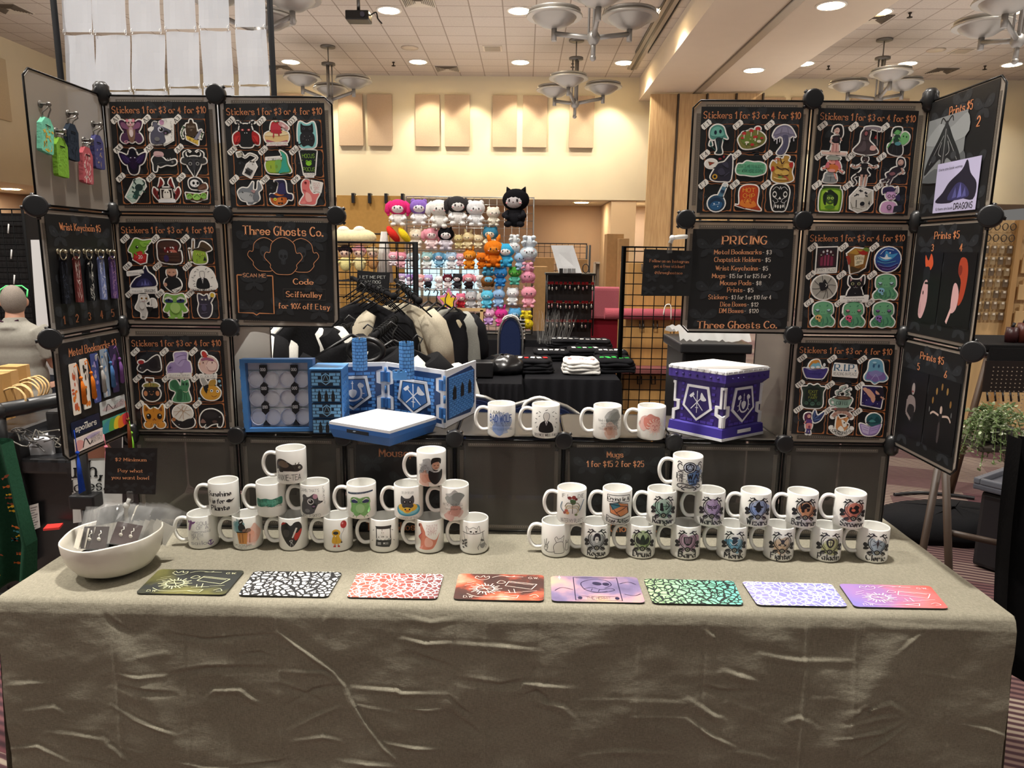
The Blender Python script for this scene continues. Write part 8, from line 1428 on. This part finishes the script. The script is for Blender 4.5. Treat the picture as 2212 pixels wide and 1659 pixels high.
# ---- clothes on hangers
def shirt(p,yaw,col,w=.5,h=.68,lab='',thick=.03,long=False,hang=True,grp=None):
    M=Matrix.Rotation(yaw,3,'Z'); p=V(p); o=p-V((0,0,h+.06)); t=thing('hanging_shirt',lab,'shirt',tuple(o),grp); b=MB(); n=26
    rows=[]; 
    for k in range(15):
        v=k/14; z=-v*h; hw=w*.5*(.28 if k==0 else .55 if k==1 else .86 if k==2 else .98-.08*math.sin(v*3)); z=(-.0 if k==0 else -.02 if k==1 else -.055 if k==2 else z-.02)
        th=thick*(.35 if k==0 else .6 if k<3 else 1+.35*v); row=[]
        for i in range(n): a=i*2*PI/n; c=math.cos(a); s_=math.sin(a); fo=1+.22*math.sin(c*9+v*2)*v; row.append(b.vert(p+M@V((hw*c,th*s_*fo+.008*math.sin(v*9+c*4),z))))
        rows.append(row)
    for k in range(14):
        for i in range(n): b.face([rows[k][i],rows[k+1][i],rows[k+1][(i+1)%n],rows[k][(i+1)%n]],col,True)
    b.face(rows[0],col); b.build('shirt_body','fabric',t)
    for sx in (-1,1):
        b=MB(); L=.58 if long else .24
        b.tube([p+M@V((sx*w*.4,0,-.06)),p+M@V((sx*w*.52,0,-.14)),p+M@V((sx*(w*.55+.03),0,-.14-L*.5)),p+M@V((sx*(w*.56+.04),.01,-.14-L))],[.06,.085,.08,.075 if not long else .05],col,12); b.build('sleeve','fabric',t)
    if hang:
        hg=thing('clothes_hanger','black plastic hanger inside the '+lab,'hanger',tuple(p)); b=MB(); b.tube([p+M@V((-w*.42,0,-.06)),p+M@V((0,0,.035)),p+M@V((w*.42,0,-.06))],.008,'18181a',6); b.tube([p+V((0,0,.035)),p+V((0,0,.07)),p+M@V((.02,0,.1)),p+M@V((-.01,0,.12)),p+M@V((-.03,0,.1))],.004,'333',6); b.build('hanger_frame','plastic',hg)
shirt(PY(862,655,4.35),.1,'b9b09c',w=.4,h=.6,lab='beige t-shirt behind the black gridwall')
shirt(PY(785,655,4.3),.05,'1a1a1c',w=.42,h=.6,lab='black hoodie hanging on the gridwall')
shirt(PY(925,662,4.7),1.05,'c4b89c',w=.5,h=.52,lab='sand coloured t-shirt right of the gridwall')
shirt(PY(943,664,4.75),1.05,'18181a',w=.5,h=.62,lab='black t-shirt right of the gridwall')
shirt(PY(962,668,4.8),1.0,'96968f',w=.46,h=.7,lab='grey long sleeved shirt right of the gridwall',long=True)
shirt(PY(980,674,4.85),1.0,'1d1d20',w=.46,h=.62,lab='black shirt at the right end of the clothes row')
wl=[(618,690,2.95,1.35,'e6e4de','white'),(642,692,2.98,1.3,'161618','black'),(668,700,3.1,1.2,'c9c7c0','second white'),(700,715,3.2,.9,'19191b','wide black'),(760,740,3.1,.6,'1b1b1d','low black'),(800,758,3.15,.5,'c9c7c0','creased white'),(850,752,3.2,.5,'161618','black lower'),(905,778,3.3,.6,'cfcdc6','pale lower')]
for px,py,Y,yw,c,nm in wl: shirt(PY(px,py,Y),yw,c,w=.42,h=.5,lab=nm+' shirt on the near clothes rail behind the tray',thick=.022)
def arm(p,q,lab,n=7):
    t=thing('clothes_rail',lab,'rail',tuple(p)); b=MB(); b.tube([p,q],.014,'18181a',8); b.ball(q,.022,'18181a'); b.build('bar','matteblack',t)
    for k in range(n): b=MB(); c=p.lerp(q,.25+.7*k/n); b.tube([c+V((.02*math.cos(a),0,.022*math.sin(a))) for a in [j*PI/5 for j in range(10)]],.004,'222',5,closed=True); b.tube([c-V((0,0,.02)),c+V((.1,.02,-.12))],.004,'18181a',5); b.tube([c-V((0,0,.02)),c+V((-.12,.02,-.1))],.004,'18181a',5); b.build('hanger_hook','matteblack',t)
    
arm(PY(760,600,4.5),PY(850,640,4.0),'black sloping clothes arm at the top of the gridwall'); arm(PY(855,605,4.5),PY(905,650,4.1),'black sloping clothes arm near the right post of the gridwall',5)
arm(PY(865,680,4.5),PY(805,728,3.3),'black clothes arm pointing toward the left castle tower',9); arm(PY(760,700,4.2),PY(672,742,3.1),'black clothes arm above the drawer tower',8)
p=PY(790,757,3.0); b=MB(); b.tube(catmull([p+V((.075*math.cos(a),0,.05*math.sin(a))) for a in [k*PI/6 for k in range(12)]],True,2),.012,'161618',8,closed=True); b.build('steering_loop_handle','plastic',label='black oval cart handle behind the first castle tower',cat='handle')
b=MB(); p=PY(806,610,4.42); b.box(p,(.2,.01,.13),'1a1a1c',M=Matrix.Rotation(.08,3,'Y')); f=quadmap(p+V((-.1,-.007,-.065)),p+V((.1,-.007,-.065)),p+V((.1,-.007,.065)),p+V((-.1,-.007,.065)))
for y,s_ in ((75,'LET ME PET'),(52,'MY DOG'),(30,'OR ELSE')): text(b,s_,50,y,13,f,'c9c9c4','n',hz=.0005)
b.build('hanging_tee_sign','board',label='small black card with white lettering clipped high on the left gridwall',cat='sign')
# ---- black totes with plastic wrap behind the purple box
xa,xb=PY(1472,745,2.95).x,PY(1628,745,2.95).x; z=PY(1550,742,2.95).z
for k in range(3):
    t=thing('storage_tote','stacked black storage tote behind the purple box, '+('lowest','middle','top')[k]+' one','tote',((xa+xb)/2,3.15,k*z/3)); b=MB(); b.box(((xa+xb)/2,3.15,(k+.45)*z/3),(xb-xa-.03,.34,z/3*.9),'1c1c1e',bev=.012); b.build('tub','plastic',t); b=MB(); b.box(((xa+xb)/2,3.15,(k+.94)*z/3),(xb-xa,.38,z/3*.1),'222224',bev=.006); b.build('lid','plastic',t)
b=MB(); r=random.Random(8); n=22; R=[]
for j in range(9): R.append([b.vert((xa+(xb-xa)*i/n,2.98+.34*j/8,z+.01+.014*r.random()+(.022 if 0<j<8 else -.008))) for i in range(n+1)])
for j in range(8):
    for i in range(n): b.face([R[j][i],R[j][i+1],R[j+1][i+1],R[j+1][i]],'b9b9b8',True)
b.build('plastic_wrap','frost',label='crinkled clear plastic wrap on top of the black totes',cat='plastic wrap')
# ================================================================ left edge
# dark case wall, roll-up banner, man, paper bags, tool cart
b=MB(); p=PY(0,450,6.3); q=PY(70,650,6.3)
t=gridpanel('black gridwall with dark cases behind the seated man',(p.x-.7,6.3,0),(q.x,6.3,0),PY(40,452,6.3).z,cell_=.1,frame=.014,wire=.005)
b=MB(); zt=PY(30,455,6.4).z; b.box(((p.x-.7+q.x)/2,6.45,zt/2+.1),(q.x-p.x+.66,.2,zt-.25),'1d1c1d'); 
for k in range(6): b.tube([(q.x-.12,6.28,zt-.12-.22*k),(q.x-.12,6.26,zt-.2-.22*k)],.006,'c9c9c9',6)
b.build('dark_case','board',label='dark fabric case filling the gridwall at the left edge',cat='case')
f=quadmap(PY(86,930,5.8)+V((0,0,-.8)),PY(150,930,5.8)+V((0,0,-.8)),PY(120,518,5.8),PY(66,518,5.8)); 
b=MB(); b.prism([(0,0),(100,0),(100,100),(0,100)],f,-.01,0,'d6d8da'); b.prism([(20,10),(100,10),(100,42),(20,42)],f,0,.002,'26262a'); b.prism([(20,12),(100,12),(100,26),(20,26)],f,.002,.003,'7a4038'); b.build('rollup_banner','paper',label='tall white roll-up banner between the seated man and the left wing',cat='banner')
# man seated with his back to us
hc=PY(30,650,5.3); O=V((hc.x,5.3,0)); sk='b98a72'; man=thing('person','person seated with his back turned, grey t-shirt, short grey hair and green sunglasses','person',(hc.x,5.45,0))
def remesh(o,v):
    m_=o.modifiers.new('join','REMESH'); m_.mode='VOXEL'; m_.voxel_size=v; m_.use_smooth_shade=True; s_=o.modifiers.new('smooth','SMOOTH'); s_.iterations=3
z0=hc.z; X=hc.x
Rh=Matrix.Rotation(.5,3,'Z')@Matrix.Rotation(.3,3,'X')
b=MB(); b.ball((X,5.3,z0),(.078,.1,.118),sk,M=Rh,seg=20,rg=14); b.ball(V((X,5.3,z0))+Rh@V((0,.05,-.06)),(.06,.07,.06),sk,seg=14,rg=10)
b.ball(V((X,5.3,z0))+Rh@V((0,.105,-.01)),(.016,.025,.03),sk,seg=8,rg=6)
for sx in (-1,1): b.ball(V((X,5.3,z0))+Rh@V((sx*.08,.0,-.01)),(.014,.022,.034),sk,seg=8,rg=6)
b.tube([(X+.0,5.3,z0-.06),(X+.01,5.27,z0-.17)],[.058,.068],sk,14)
b.ball((X,5.28,z0-.3),(.19,.11,.16),sk,seg=16,rg=12); b.ball((X,5.3,z0-.5),(.165,.11,.25),sk,seg=16,rg=12); b.ball((X,5.34,z0-.72),(.18,.15,.12),sk,seg=16,rg=12)
for sx in (-1,1):
    b.tube([(X+sx*.19,5.28,z0-.22),(X+sx*.25,5.33,z0-.48),(X+sx*.2,5.6,z0-.55),(X+sx*.12,5.72,z0-.5)],[.062,.048,.04,.03],sk,12)
    h_=V((X+sx*.11,5.76,z0-.49)); b.ball(h_,(.035,.05,.018),sk,seg=10,rg=8)
    for k in range(4): b.tube([h_+V(((k-1.5)*.018,.03,0)),h_+V(((k-1.5)*.019,.075+.008*(k in(1,2)),-.012)),h_+V(((k-1.5)*.018,.1,-.03))],[.009,.008,.007],sk,6)
    b.tube([h_+V((-sx*.03,0,0)),h_+V((-sx*.055,.035,-.008))],.009,sk,6)
    b.tube([(X+sx*.1,5.36,z0-.74),(X+sx*.13,5.8,z0-.72)],[.095,.07],sk,12); b.tube([(X+sx*.13,5.8,z0-.72),(X+sx*.13,5.82,.1)],[.065,.04],sk,12); b.ball((X+sx*.13,5.88,.05),(.045,.12,.045),sk,seg=10,rg=8)
o=b.build('body','skin',man); remesh(o,.009)
b=MB(); gt='8d8a80'; b.ball((X,5.28,z0-.28),(.215,.13,.14),gt,seg=20,rg=12); b.ball((X,5.29,z0-.4),(.2,.13,.2),gt,seg=20,rg=12); b.ball((X,5.3,z0-.58),(.195,.135,.22),gt,seg=20,rg=12); b.ball((X,5.31,z0-.72),(.2,.15,.12),gt,seg=20,rg=12)
for sx in (-1,1): b.tube([(X+sx*.16,5.28,z0-.21),(X+sx*.22,5.29,z0-.29),(X+sx*.25,5.31,z0-.42)],[.075,.085,.078],gt,14)
b.tube([(X+.008,5.275,z0-.12),(X+.01,5.27,z0-.2)],[.066,.12],gt,16); o=b.build('t_shirt','tee',man); remesh(o,.012)
b=MB()
for sx in (-1,1): b.tube([(X+sx*.1,5.34,z0-.76),(X+sx*.13,5.82,z0-.72),(X+sx*.13,5.85,.12)],[.11,.085,.06],'2a2c34',12)
b.ball((X,5.33,z0-.78),(.2,.16,.09),'2a2c34',seg=16,rg=10); b.build('trousers','fabric',man)
b=MB(); C0=V((X,5.3,z0)); b.ball(C0+Rh@V((0,-.018,.012)),(.083,.1,.116),'8a8178',M=Rh,seg=22,rg=14); b.build('short_hair','hair',man)
b=MB(); q=lambda x,y,z: C0+Rh@V((x,y,z)); b.tube([q(-.086,.0,.03),q(-.088,.07,.06),q(-.05,.12,.075),q(.05,.12,.075),q(.088,.07,.06),q(.086,.0,.03)],.006,'3fc96a',6); b.build('sunglasses','plastic',man)
b=MB(); b.tube([(X-.05,5.2,z0-.14),(X+.01,5.19,z0-.16),(X+.075,5.22,z0-.135)],.006,'3a2030',6); b.build('lanyard','fabric',man)
st=thing('stool','black padded stool under the seated man','stool',(X,5.4,0)); zs=z0-.87; b=MB(); b.lathe([(.0001,-.06),(.19,-.06),(.2,-.03),(.19,0),(.0001,.0)],'1a1a1c',(X,5.4,zs),24); b.build('seat','fabric',st)
for k in range(4): a=PI/4+k*PI/2; b=MB(); b.tube([(X+.12*math.cos(a),5.4+.12*math.sin(a),zs-.05),(X+.2*math.cos(a),5.4+.2*math.sin(a),.01)],.012,'333',8); b.build('leg','dullmetal',st)
# tool cart with paper bags
YC=2.55
def cartz(py,Y=YC): return PY(80,py,Y).z
cart=thing('rolling_tool_cart','black rolling tool box stack with a raised handle frame at the left of the table','tool cart',(PY(80,1100,YC).x,2.9,0))
xl=PY(5,900,YC).x; xr=PY(160,1000,YC).x
b=MB(); z1=PY(90,1010,YC).z; b.box(((xl+xr)/2-.1,2.95,z1*.62),(xr-xl+.1,.6,z1*.72),'1d1e20',bev=.02); b.box(((xl+xr)/2-.1,2.95,z1-.02),(xr-xl+.16,.66,.06),'26272a',bev=.012); b.build('lower_box','plastic',cart)
b=MB(); b.box(((xl+xr)/2-.1,2.95,z1*.2),(xr-xl+.2,.68,.12),'161719',bev=.015); 
for x in (xl-.06,xr-.12): b.tube([(x-.02,2.68,.1),(x+.05,2.68,.1)],.1,'111',16)
b.build('wheel_base','plastic',cart)
b=MB(); za=PY(30,890,2.5).z; 
b.tube([(xl+.02,2.5,z1),(xl+.02,2.5,za)],.026,'17181a',10); b.tube([(xr+.02,2.9,z1),(xr+.02,2.9,za+.02)],.026,'17181a',10); b.tube([(xl+.02,2.5,za),(xr+.02,2.9,za+.02)],.03,'1b1c1e',10); b.ball((xl+.02,2.5,za),.034,'1b1c1e'); b.build('handle_frame','plastic',cart)
b=MB(); zb=PY(80,930,2.6).z; b.box(((xl+xr)/2-.0,2.86,(z1+zb)/2+.02),(xr-xl-.1,.3,max(zb-z1,.05)+.06),'232426',bev=.01); b.build('open_tray','plastic',cart)
f=quadmap(PY(66,1148,2.63),PY(87,1139,2.63),PY(83,1087,2.63),PY(64,1092,2.63)); b=MB(); b.prism([(0,0),(100,0),(100,100),(0,100)],f,0,.001,'c9c8c4'); 
for k in range(9): b.poly([f(12,90-10*k,.0015),f(85-(k%3)*15,90-10*k,.0015),f(85-(k%3)*15,87-10*k,.0015),f(12,87-10*k,.0015)],'777')
b.build('product_sticker','paper',cart)
b=MB(); p=PY(115,1138,2.6); b.box(p,(.055,.05,.008),'c93a34',rz=.3); b.build('latch','plastic',cart,label='red plastic latch')
b=MB(); r=random.Random(3)
for k in range(9):
    c=PY(70+r.uniform(-20,35),945+r.uniform(-22,20),2.58); b.tube(catmull([c+V((r.uniform(-.06,.06),r.uniform(-.02,.05),r.uniform(-.03,.04))) for _ in range(5)],False,3),.0025,'8a8880' if k%2 else '555',5)
b.build('cable_bundle','plastic',label='tangled grey cables lying in the cart tray',cat='cables',kind='stuff')
b=MB(); b.box(PY(104,958,2.75),(.09,.14,.07),'d4d6dc',rz=.2,bev=.004); b.build('tissue_box','board',label='white and blue carton in the cart tray',cat='box')
bgt='b08a5a'
for k,(x0_,y0_,x1_,y1_,Yb,lab) in enumerate(((-20,806,24,905,2.6,'nearest brown paper gift bag on the cart'),(-14,800,40,895,2.72,'second brown paper gift bag on the cart'),(0,790,58,890,2.9,'third brown paper gift bag on the cart'),(10,788,66,885,3.0,'rear brown paper gift bag on the cart'))):
    p,q=PY(x0_,y0_,Yb),PY(x1_,y1_,Yb); t=thing('paper_bag',lab,'paper bag',((p.x+q.x)/2,Yb,q.z),'brown paper bags'); b=MB(); b.box(((p.x+q.x)/2,Yb,(p.z+q.z)/2),(q.x-p.x,.05,p.z-q.z),('a9824f','b58f5e')[k%2]); b.build('bag_body','board',t); b=MB(); e=V((q.x,Yb,p.z-.05))
    for dy in (-.02,.02): b.tube(catmull([e+V((-.02,dy,-.02)),e+V((.04,dy,.0)),e+V((.085,dy-.01,-.03)),e+V((.075,dy-.01,-.075)),e+V((.03,dy,-.09))],False,4),.004,'c9a878',6)
    b.build('rope_handle','fabric',t)
sup=MB(); sup.box((PY(20,900,2.8).x-.05,2.85,PY(20,905,2.8).z/2+.17),(.42,.5,PY(20,905,2.8).z-.34),'202022',bev=.02); sup.build('upper_box','plastic',cart)
# white poster board with lettering behind the bowl
f=quadmap(PY(158,1130,2.42),PY(262,1118,2.42),PY(264,905,2.42),PY(150,905,2.42))
b=MB(); b.prism([(0,0),(100,0),(100,100),(0,100)],f,-.006,0,'d9d9d6'); b.prism([(0,62),(100,62),(100,100),(0,100)],f,0,.001,'2b2527'); b.prism([(20,70),(60,86),(88,66),(70,62),(30,62)],f,.001,.0015,'8a5a48'); b.prism([(0,84),(60,84),(60,96),(0,96)],f,.001,.0015,'6a3a34'); text(b,'ugh,',28,52,15,f,'1a1a1c','T',hz=.001,width=66); text(b,'lares.com',58,36,11,f,'1a1a1c','T',hz=.001,width=120)
b.build('poster_board','paper',label='white poster board with big black lettering behind the paper bowl sign',cat='poster')
t=thing('tripod_post','black upright post with a clamp behind the lower left wing','post',tuple(PY(176,1100,2.25))[:2]+(0,)); b=MB(); p=PY(176,1060,2.36); b.tube([(p.x,2.38,.02),(p.x,2.38,1.12)],.02,'141416',10); b.build('upright','plastic',t); b=MB(); b.box((p.x,2.38,PY(176,1085,2.36).z),(.09,.06,.05),'1a1a1c',bev=.006); b.build('clamp','plastic',t); b=MB(); b.box((p.x,2.38,.01),(.3,.2,.02),'141416'); b.build('foot','plastic',t)
# green printed dress at the far left edge
b=MB(); n=30; rows=[]; nr=24
for j in range(nr+1):
    v=j/nr; pl_=PY(-60,960+320*v,1.95); pr=PY(2+62*min(1,v*1.5),960+320*v,1.95); z=pl_.z; row=[]
    for i in range(n+1): u=i/n; row.append(b.vert((pl_.x+(pr.x-pl_.x)*u,1.95+.03*math.sin(u*11+v)*v+.1*u*(1-u)-.0,z-(.02*math.sin(u*9) if j==nr else 0))))
    rows.append(row)
back=[[b.vert(b.v[i]+V((0,.05,0))) for i in r_] for r_ in rows]
for j in range(nr):
    for i in range(n): b.face([rows[j][i],rows[j+1][i],rows[j+1][i+1],rows[j][i+1]],'1f4230',True); b.face([back[j][i],back[j][i+1],back[j+1][i+1],back[j+1][i]],'1f4230',True)
for j in range(nr): b.face([rows[j][n],rows[j+1][n],back[j+1][n],back[j][n]],'1f4230'); 
b.face([rows[nr][i] for i in range(n+1)]+[back[nr][i] for i in range(n,-1,-1)],'1f4230')
r=random.Random(6)
for k in range(44):
    u,v=r.random(),r.random(); i,j=int(u*(n-1)),int(v*(nr-1)); c=b.v[rows[j][i]]-V((0,.006,0)); cc=('b5622f','d0a32f','3f7f8a','8a4a34')[k%4]; a=r.uniform(-.6,.6); s_=r.uniform(.006,.011)
    b.poly([c+V((x*s_*math.cos(a)-y*s_*.5*math.sin(a),-.002,x*s_*math.sin(a)+y*s_*.5*math.cos(a))) for x,y in ((-1.4,.6),(-.6,.1),(0,.8),(1,.3),(1.2,-.3),(0,-.9),(-.6,-.2),(-1.4,-.8))],cc)
b.build('patterned_fabric','fabric',label='dark green cloth printed with small orange and yellow fish, hanging at the left edge',cat='cloth')
# ================================================================ right edge
# wood display wall with accessories
YW=6.6; xa=PY(2112,600,YW).x; xb=xa+1.1; zt=PY(2160,475,YW).z
wd=thing('accessory_wall','light wood display wall hung with earrings and cutting boards at the right edge','display wall',((xa+xb)/2,YW,0)); b=MB(); b.box(((xa+xb)/2,YW+.06,zt/2),(xb-xa,.08,zt),'c9a878'); b.box((xa+.31,YW,zt/2),(.05,.06,zt),'b08a5a'); b.build('back_board','wood',wd)
for r_ in range(9):
    for k in range(4):
        x=xa+.04+.07*k; z=zt-.06-.1*r_; b=MB()
        if r_<2: b.tube([(x+.025*math.cos(a),YW-.01,z+.03*math.sin(a)) for a in [j*PI/6 for j in range(12)]],.004,'3a342e',5,closed=True)
        else: b.box((x,YW-.005,z),(.045,.008,.07),('8a7358','a08a68','6a5a48')[(r_+k)%3]); b.box((x,YW-.012,z+.02),(.02,.006,.02),'e0d6c4')
        b.build('earring_card','wood',label=('dark round hoop' if r_<2 else 'small carded accessory')+', '+ORD[r_]+' level of the wood wall',cat='accessory',group='accessories on level %d of the wood wall'%(r_+1))
for r_ in range(4):
    for k in range(3):
        x=xa+.42+.13*k; z=zt-.14-.24*r_; b=MB()
        if r_==0: b.tube([(x+.04*math.cos(a),YW-.01,z+.05*math.sin(a)) for a in [j*PI/6 for j in range(12)]],.005,'3a342e',5,closed=True)
        else: b.box((x,YW-.01,z-.02),(.1,.015,.14),'c9a878',bev=.004); b.box((x,YW-.01,z+.075),(.03,.015,.06),'c9a878',bev=.003)
        b.build('small_cutting_board' if r_ else 'round_hanger','wood',label=('light wood cutting board, '+ORD[r_]+' row of the wood wall' if r_ else 'dark ring at the top right of the wood wall'),cat='cutting board' if r_ else 'ring',group='cutting boards row %d'%r_ if r_ else 'rings top right')
# table with pegboard front and dark leather goods
YT=4.6; z=PY(2160,745,YT).z; xa=PY(2138,745,YT).x; t=thing('pegboard_table','dark table with a perforated leather front and fringe at the right edge','table',(xa+.5,YT+.3,0)); b=MB(); b.box((xa+.5,YT+.3,z-.02),(1.05,.6,.04),'1c1b1c',bev=.006); b.box((xa+.5,YT+.0,z-.12),(1.0,.02,.2),'1e1d1e'); b.build('top','fabric',t)
zp=PY(2160,800,YT).z; zq=PY(2160,845,YT).z; b=MB(); b.box((xa+.5,YT-.03,(z-.1+zq)/2),(1.06,.012,z-.1-zq),'1d1715')
for j in range(12):
    for i in range(34): b.box((xa+.02+i*.03,YT-.038,z-.14-j*.026),(.006,.004,.006),'9a8a7a')
for k in range(20): x=xa+.05*k; b.tube([(x,YT-.035,zq),(x+.01,YT-.04,zq-.06)],.006,'171313',4)
b.build('perforated_apron','plastic',t)
for sx in (0,1): b=MB(); b.tube([(xa+.04+sx*.95,YT+.05,z-.03),(xa-.1+sx*1.15,YT+.05,.01)],.022,'4a3626',8); b.build('leg','wood',t)
for k,(px,c,h_) in enumerate(((2172,'3a1a1c',.1),(2195,'5a2a20',.13),(2207,'4a3424',.12))):
    p=PY(px,738,YT+.2); b=MB(); b.lathe([(.0001,0),(.035,0),(.04,h_*.5),(.035,h_),(.0001,h_)],c,(p.x,YT+.15,z),14); b.tube([(p.x,YT+.15,z+h_),(p.x+.01,YT+.15,z+h_+.03)],.01,'222',6); b.build('leather_cup','plastic',label=('dark red','reddish brown','tan brown')[k]+' leather dice cup on the dark table at the right edge',cat='cup')
# bin with tray lid, bag, easel legs, plant, dark chair
YB=3.1
p=PY(2110,1075,YB); z=PZ(2160,1030,.6).z; t=thing('storage_bin','large black storage bin with a grey tray lid at the right edge','storage bin',tuple(PY(2170,1160,3.2))[:2]+(0,)); bx0=PY(2105,1050,3.0).x; b=MB(); c0=PZ(2102,1043,.45); zl=.45; Mb=Matrix.Rotation(.61,3,'Z'); cb=V((c0.x+.471,c0.y+.025,0))
b.box(cb+V((0,0,.21)),(.74,.44,.4),'1b1b1e',M=Mb,bev=.02); b.build('tub','plastic',t); b=MB(); b.box(cb+V((0,0,.435)),(.8,.5,.03),'4a4c54',M=Mb,bev=.008); 
for q in (((0,-.235,.465),(.8,.03,.03)),((0,.235,.465),(.8,.03,.03)),((-.385,0,.465),(.03,.44,.03)),((.385,0,.465),(.03,.44,.03))): b.box(cb+Mb@V(q[0]),q[1],'565961',M=Mb,bev=.006)
b.build('lid','plastic',t)
q=cb; b=MB(); b.box((q.x-.05,q.y-.05,.466),(.2,.16,.03),'b5884e',rz=.3,bev=.004); b.build('wood_block','wood',label='light wood piece lying on the grey bin lid',cat='wood piece')
p=PZ(2020,1125,.08); b=MB(); r=random.Random(12); b.lathe([(.0001,0),(.92,0),(1,.3),(.95,.7),(.7,.95),(.0001,1.)],'19191b',(p.x+.1,p.y,0),26,sx=.48,sy=.22,M=Matrix.Diagonal((1,1,.16)))
for i,v_ in enumerate(b.v): b.v[i]=v_+V((r.uniform(-.012,.012),r.uniform(-.01,.01),r.uniform(0,.012) if v_.z>.02 else 0))
b.build('duffel_bag','fabric',label='flat black equipment bag lying on the carpet right of the table',cat='bag')
b=MB(); b.tube(catmull([PZ(1932,1068,.012),PZ(1990,1064,.012),PZ(2060,1070,.012),PZ(2105,1076,.012)],False,6),.012,'222225',6); b.build('floor_cable','plastic',label='dark cable on the carpet behind the black bag',cat='cable')
t=thing('folding_tray_stand','dark wooden folding stand legs beside the right end of the table','stand',tuple(PZ(2050,1190,0))[:2]+(0,))
A_=PZ(2055,1182,.0); 
def leg_(a,c,nm='leg'): b=MB(); b.tube([a,c],.014,'3a2c22',6); b.build(nm,'wood',t)
ft1=PY(2048,1182,2.55); ft2=PY(2010,1195,2.55); tp=PY(2043,1020,2.55)
def down(p,zz=.012): return V((p.x,p.y,zz))
d1=(ft1-tp); d2=(ft2-tp); leg_(tp,tp+d1*((.012-tp.z)/d1.z)); leg_(tp+V((0,.05,0)),tp+V((0,.05,0))+d2*((.012-tp.z)/d2.z)); 
e1=PY(2050,1150,2.57); e2=PY(2190,1180,2.57); leg_(e1,e2,'cross_bar')
g1=PY(2192,975,2.57); g2=PY(2195,1180,2.57); d3=g2-g1; leg_(g1,g1+d3*((.012-g1.z)/d3.z)); gp=PY(2215,1100,2.57); d4=gp-g1
b=MB(); zt=PY(2120,978,2.6).z; xa=PY(2118,980,2.64).x; b.box((xa+.3,2.74,zt+.0),(.6,.2,.02),'3a342e',bev=.004); b.build('tray_top','wood',t)
pc=PY(2150,960,2.72); pot=thing('trailing_plant','pale green variegated trailing plant spilling behind the right wing','plant',(pc.x,2.72,zt+.012)); b=MB(); b.lathe([(.0001,0),(.045,0),(.055,.06),(.05,.065),(.0001,.055)],'4a4a48',(pc.x,2.72,zt+.012),18); b.build('pot','plastic',pot)
b=MB(); r=random.Random(21); st_=MB()
for k in range(70):
    a=r.uniform(0,2*PI); rad=r.uniform(.03,.13); hz=r.uniform(-.02,.09)
    p0=V((pc.x-.03,2.72,zt+.07)); p1=p0+V((math.cos(a)*rad*.5,math.sin(a)*rad*.4,hz)); p2=p0+V((math.cos(a)*rad*1.1,math.sin(a)*rad*.7,hz*.6)); p3=p2+V((math.cos(a)*.04,math.sin(a)*.03,-r.uniform(.02,.15)))
    cv=catmull([p0,p1,p2,p3],False,5); st_.tube(cv,.0015,'7f9a5a',3,caps=False)
    for q in cv[3:]:
        for _ in range(3):
            d=V((r.uniform(-1,1),r.uniform(-1,1),r.uniform(-.4,.8))).normalized(); s_=r.uniform(.006,.011); e=V(q)+d*s_*.8; u=d.cross(V((r.random(),r.random(),1))).normalized()
            col=('a9b590','96a87c','c5ccb4','7f9466')[r.randrange(4)]; b.poly([e-d*s_,e-d*s_*.2+u*s_*.6,e+d*s_*.7+u*s_*.35,e+d*s_,e+d*s_*.7-u*s_*.35,e-d*s_*.2-u*s_*.6],col)
b.build('leaves','leaf',pot,kind='stuff'); st_.build('stems','leaf',pot)
b=MB(); p=PY(2195,1100,1.75)
n=14; R=[]
for j in range(11):
    v=j/10; R.append([b.vert((PY(2208-36*v,950+500*v,1.95).x+.3*i/n,1.95+.05*math.sin(i*1.4+v*2)-.05*v,PY(2200,950+500*v,1.95).z)) for i in range(n+1)])
for j in range(10):
    for i in range(n): b.face([R[j][i],R[j+1][i],R[j+1][i+1],R[j][i+1]],'0e0e10',True)
R2=[[b.vert(b.v[i]+V((0,.06,0))) for i in r_] for r_ in R]
for j in range(10): b.face([R[j][0],R[j+1][0],R2[j+1][0],R2[j][0]],'0e0e10',True)
b.build('black_drape','fabric',label='black cloth hanging at the right edge beyond the table corner',cat='cloth')
# shelf under the dolls
p=PY(733,606,6.9); q=PY(830,606,6.9); b=MB(); 
for yy in (6.82,7.05): b.tube([(p.x,yy,p.z),(q.x,yy,p.z)],.006,'2a2a2c',6)
for k in range(12): x=p.x+(q.x-p.x)*k/11; b.tube([(x,6.82,p.z),(x,7.28,p.z)],.004,'2a2a2c',4)
b.build('wire_shelf','matteblack',label='dark wire shelf under the plush dolls behind the left gridwall',cat='shelf')
# things that look alike get their place in the row
bpy.context.view_layer.update(); same={}
for o in bpy.data.objects:
    if o.parent is None and 'label' in o and 'bowl' not in o['label']: same.setdefault(o['label'],[]).append(o)
def sx(o):
    d=o.matrix_world.translation-CAM; return d.dot(cR)/d.dot(cF)
for l,os_ in same.items():
    if 1<len(os_)<16:
        os_.sort(key=sx)
        for k,o in enumerate(os_): o['label']=l+', '+(ORD[k] if len(os_)>2 else ('left one','right one')[k])+(' from left' if len(os_)>2 else '')
for o in bpy.data.objects:
    pass
# tidy: internal helper property
for o in bpy.data.objects:
    if '_o' in o: del o['_o']
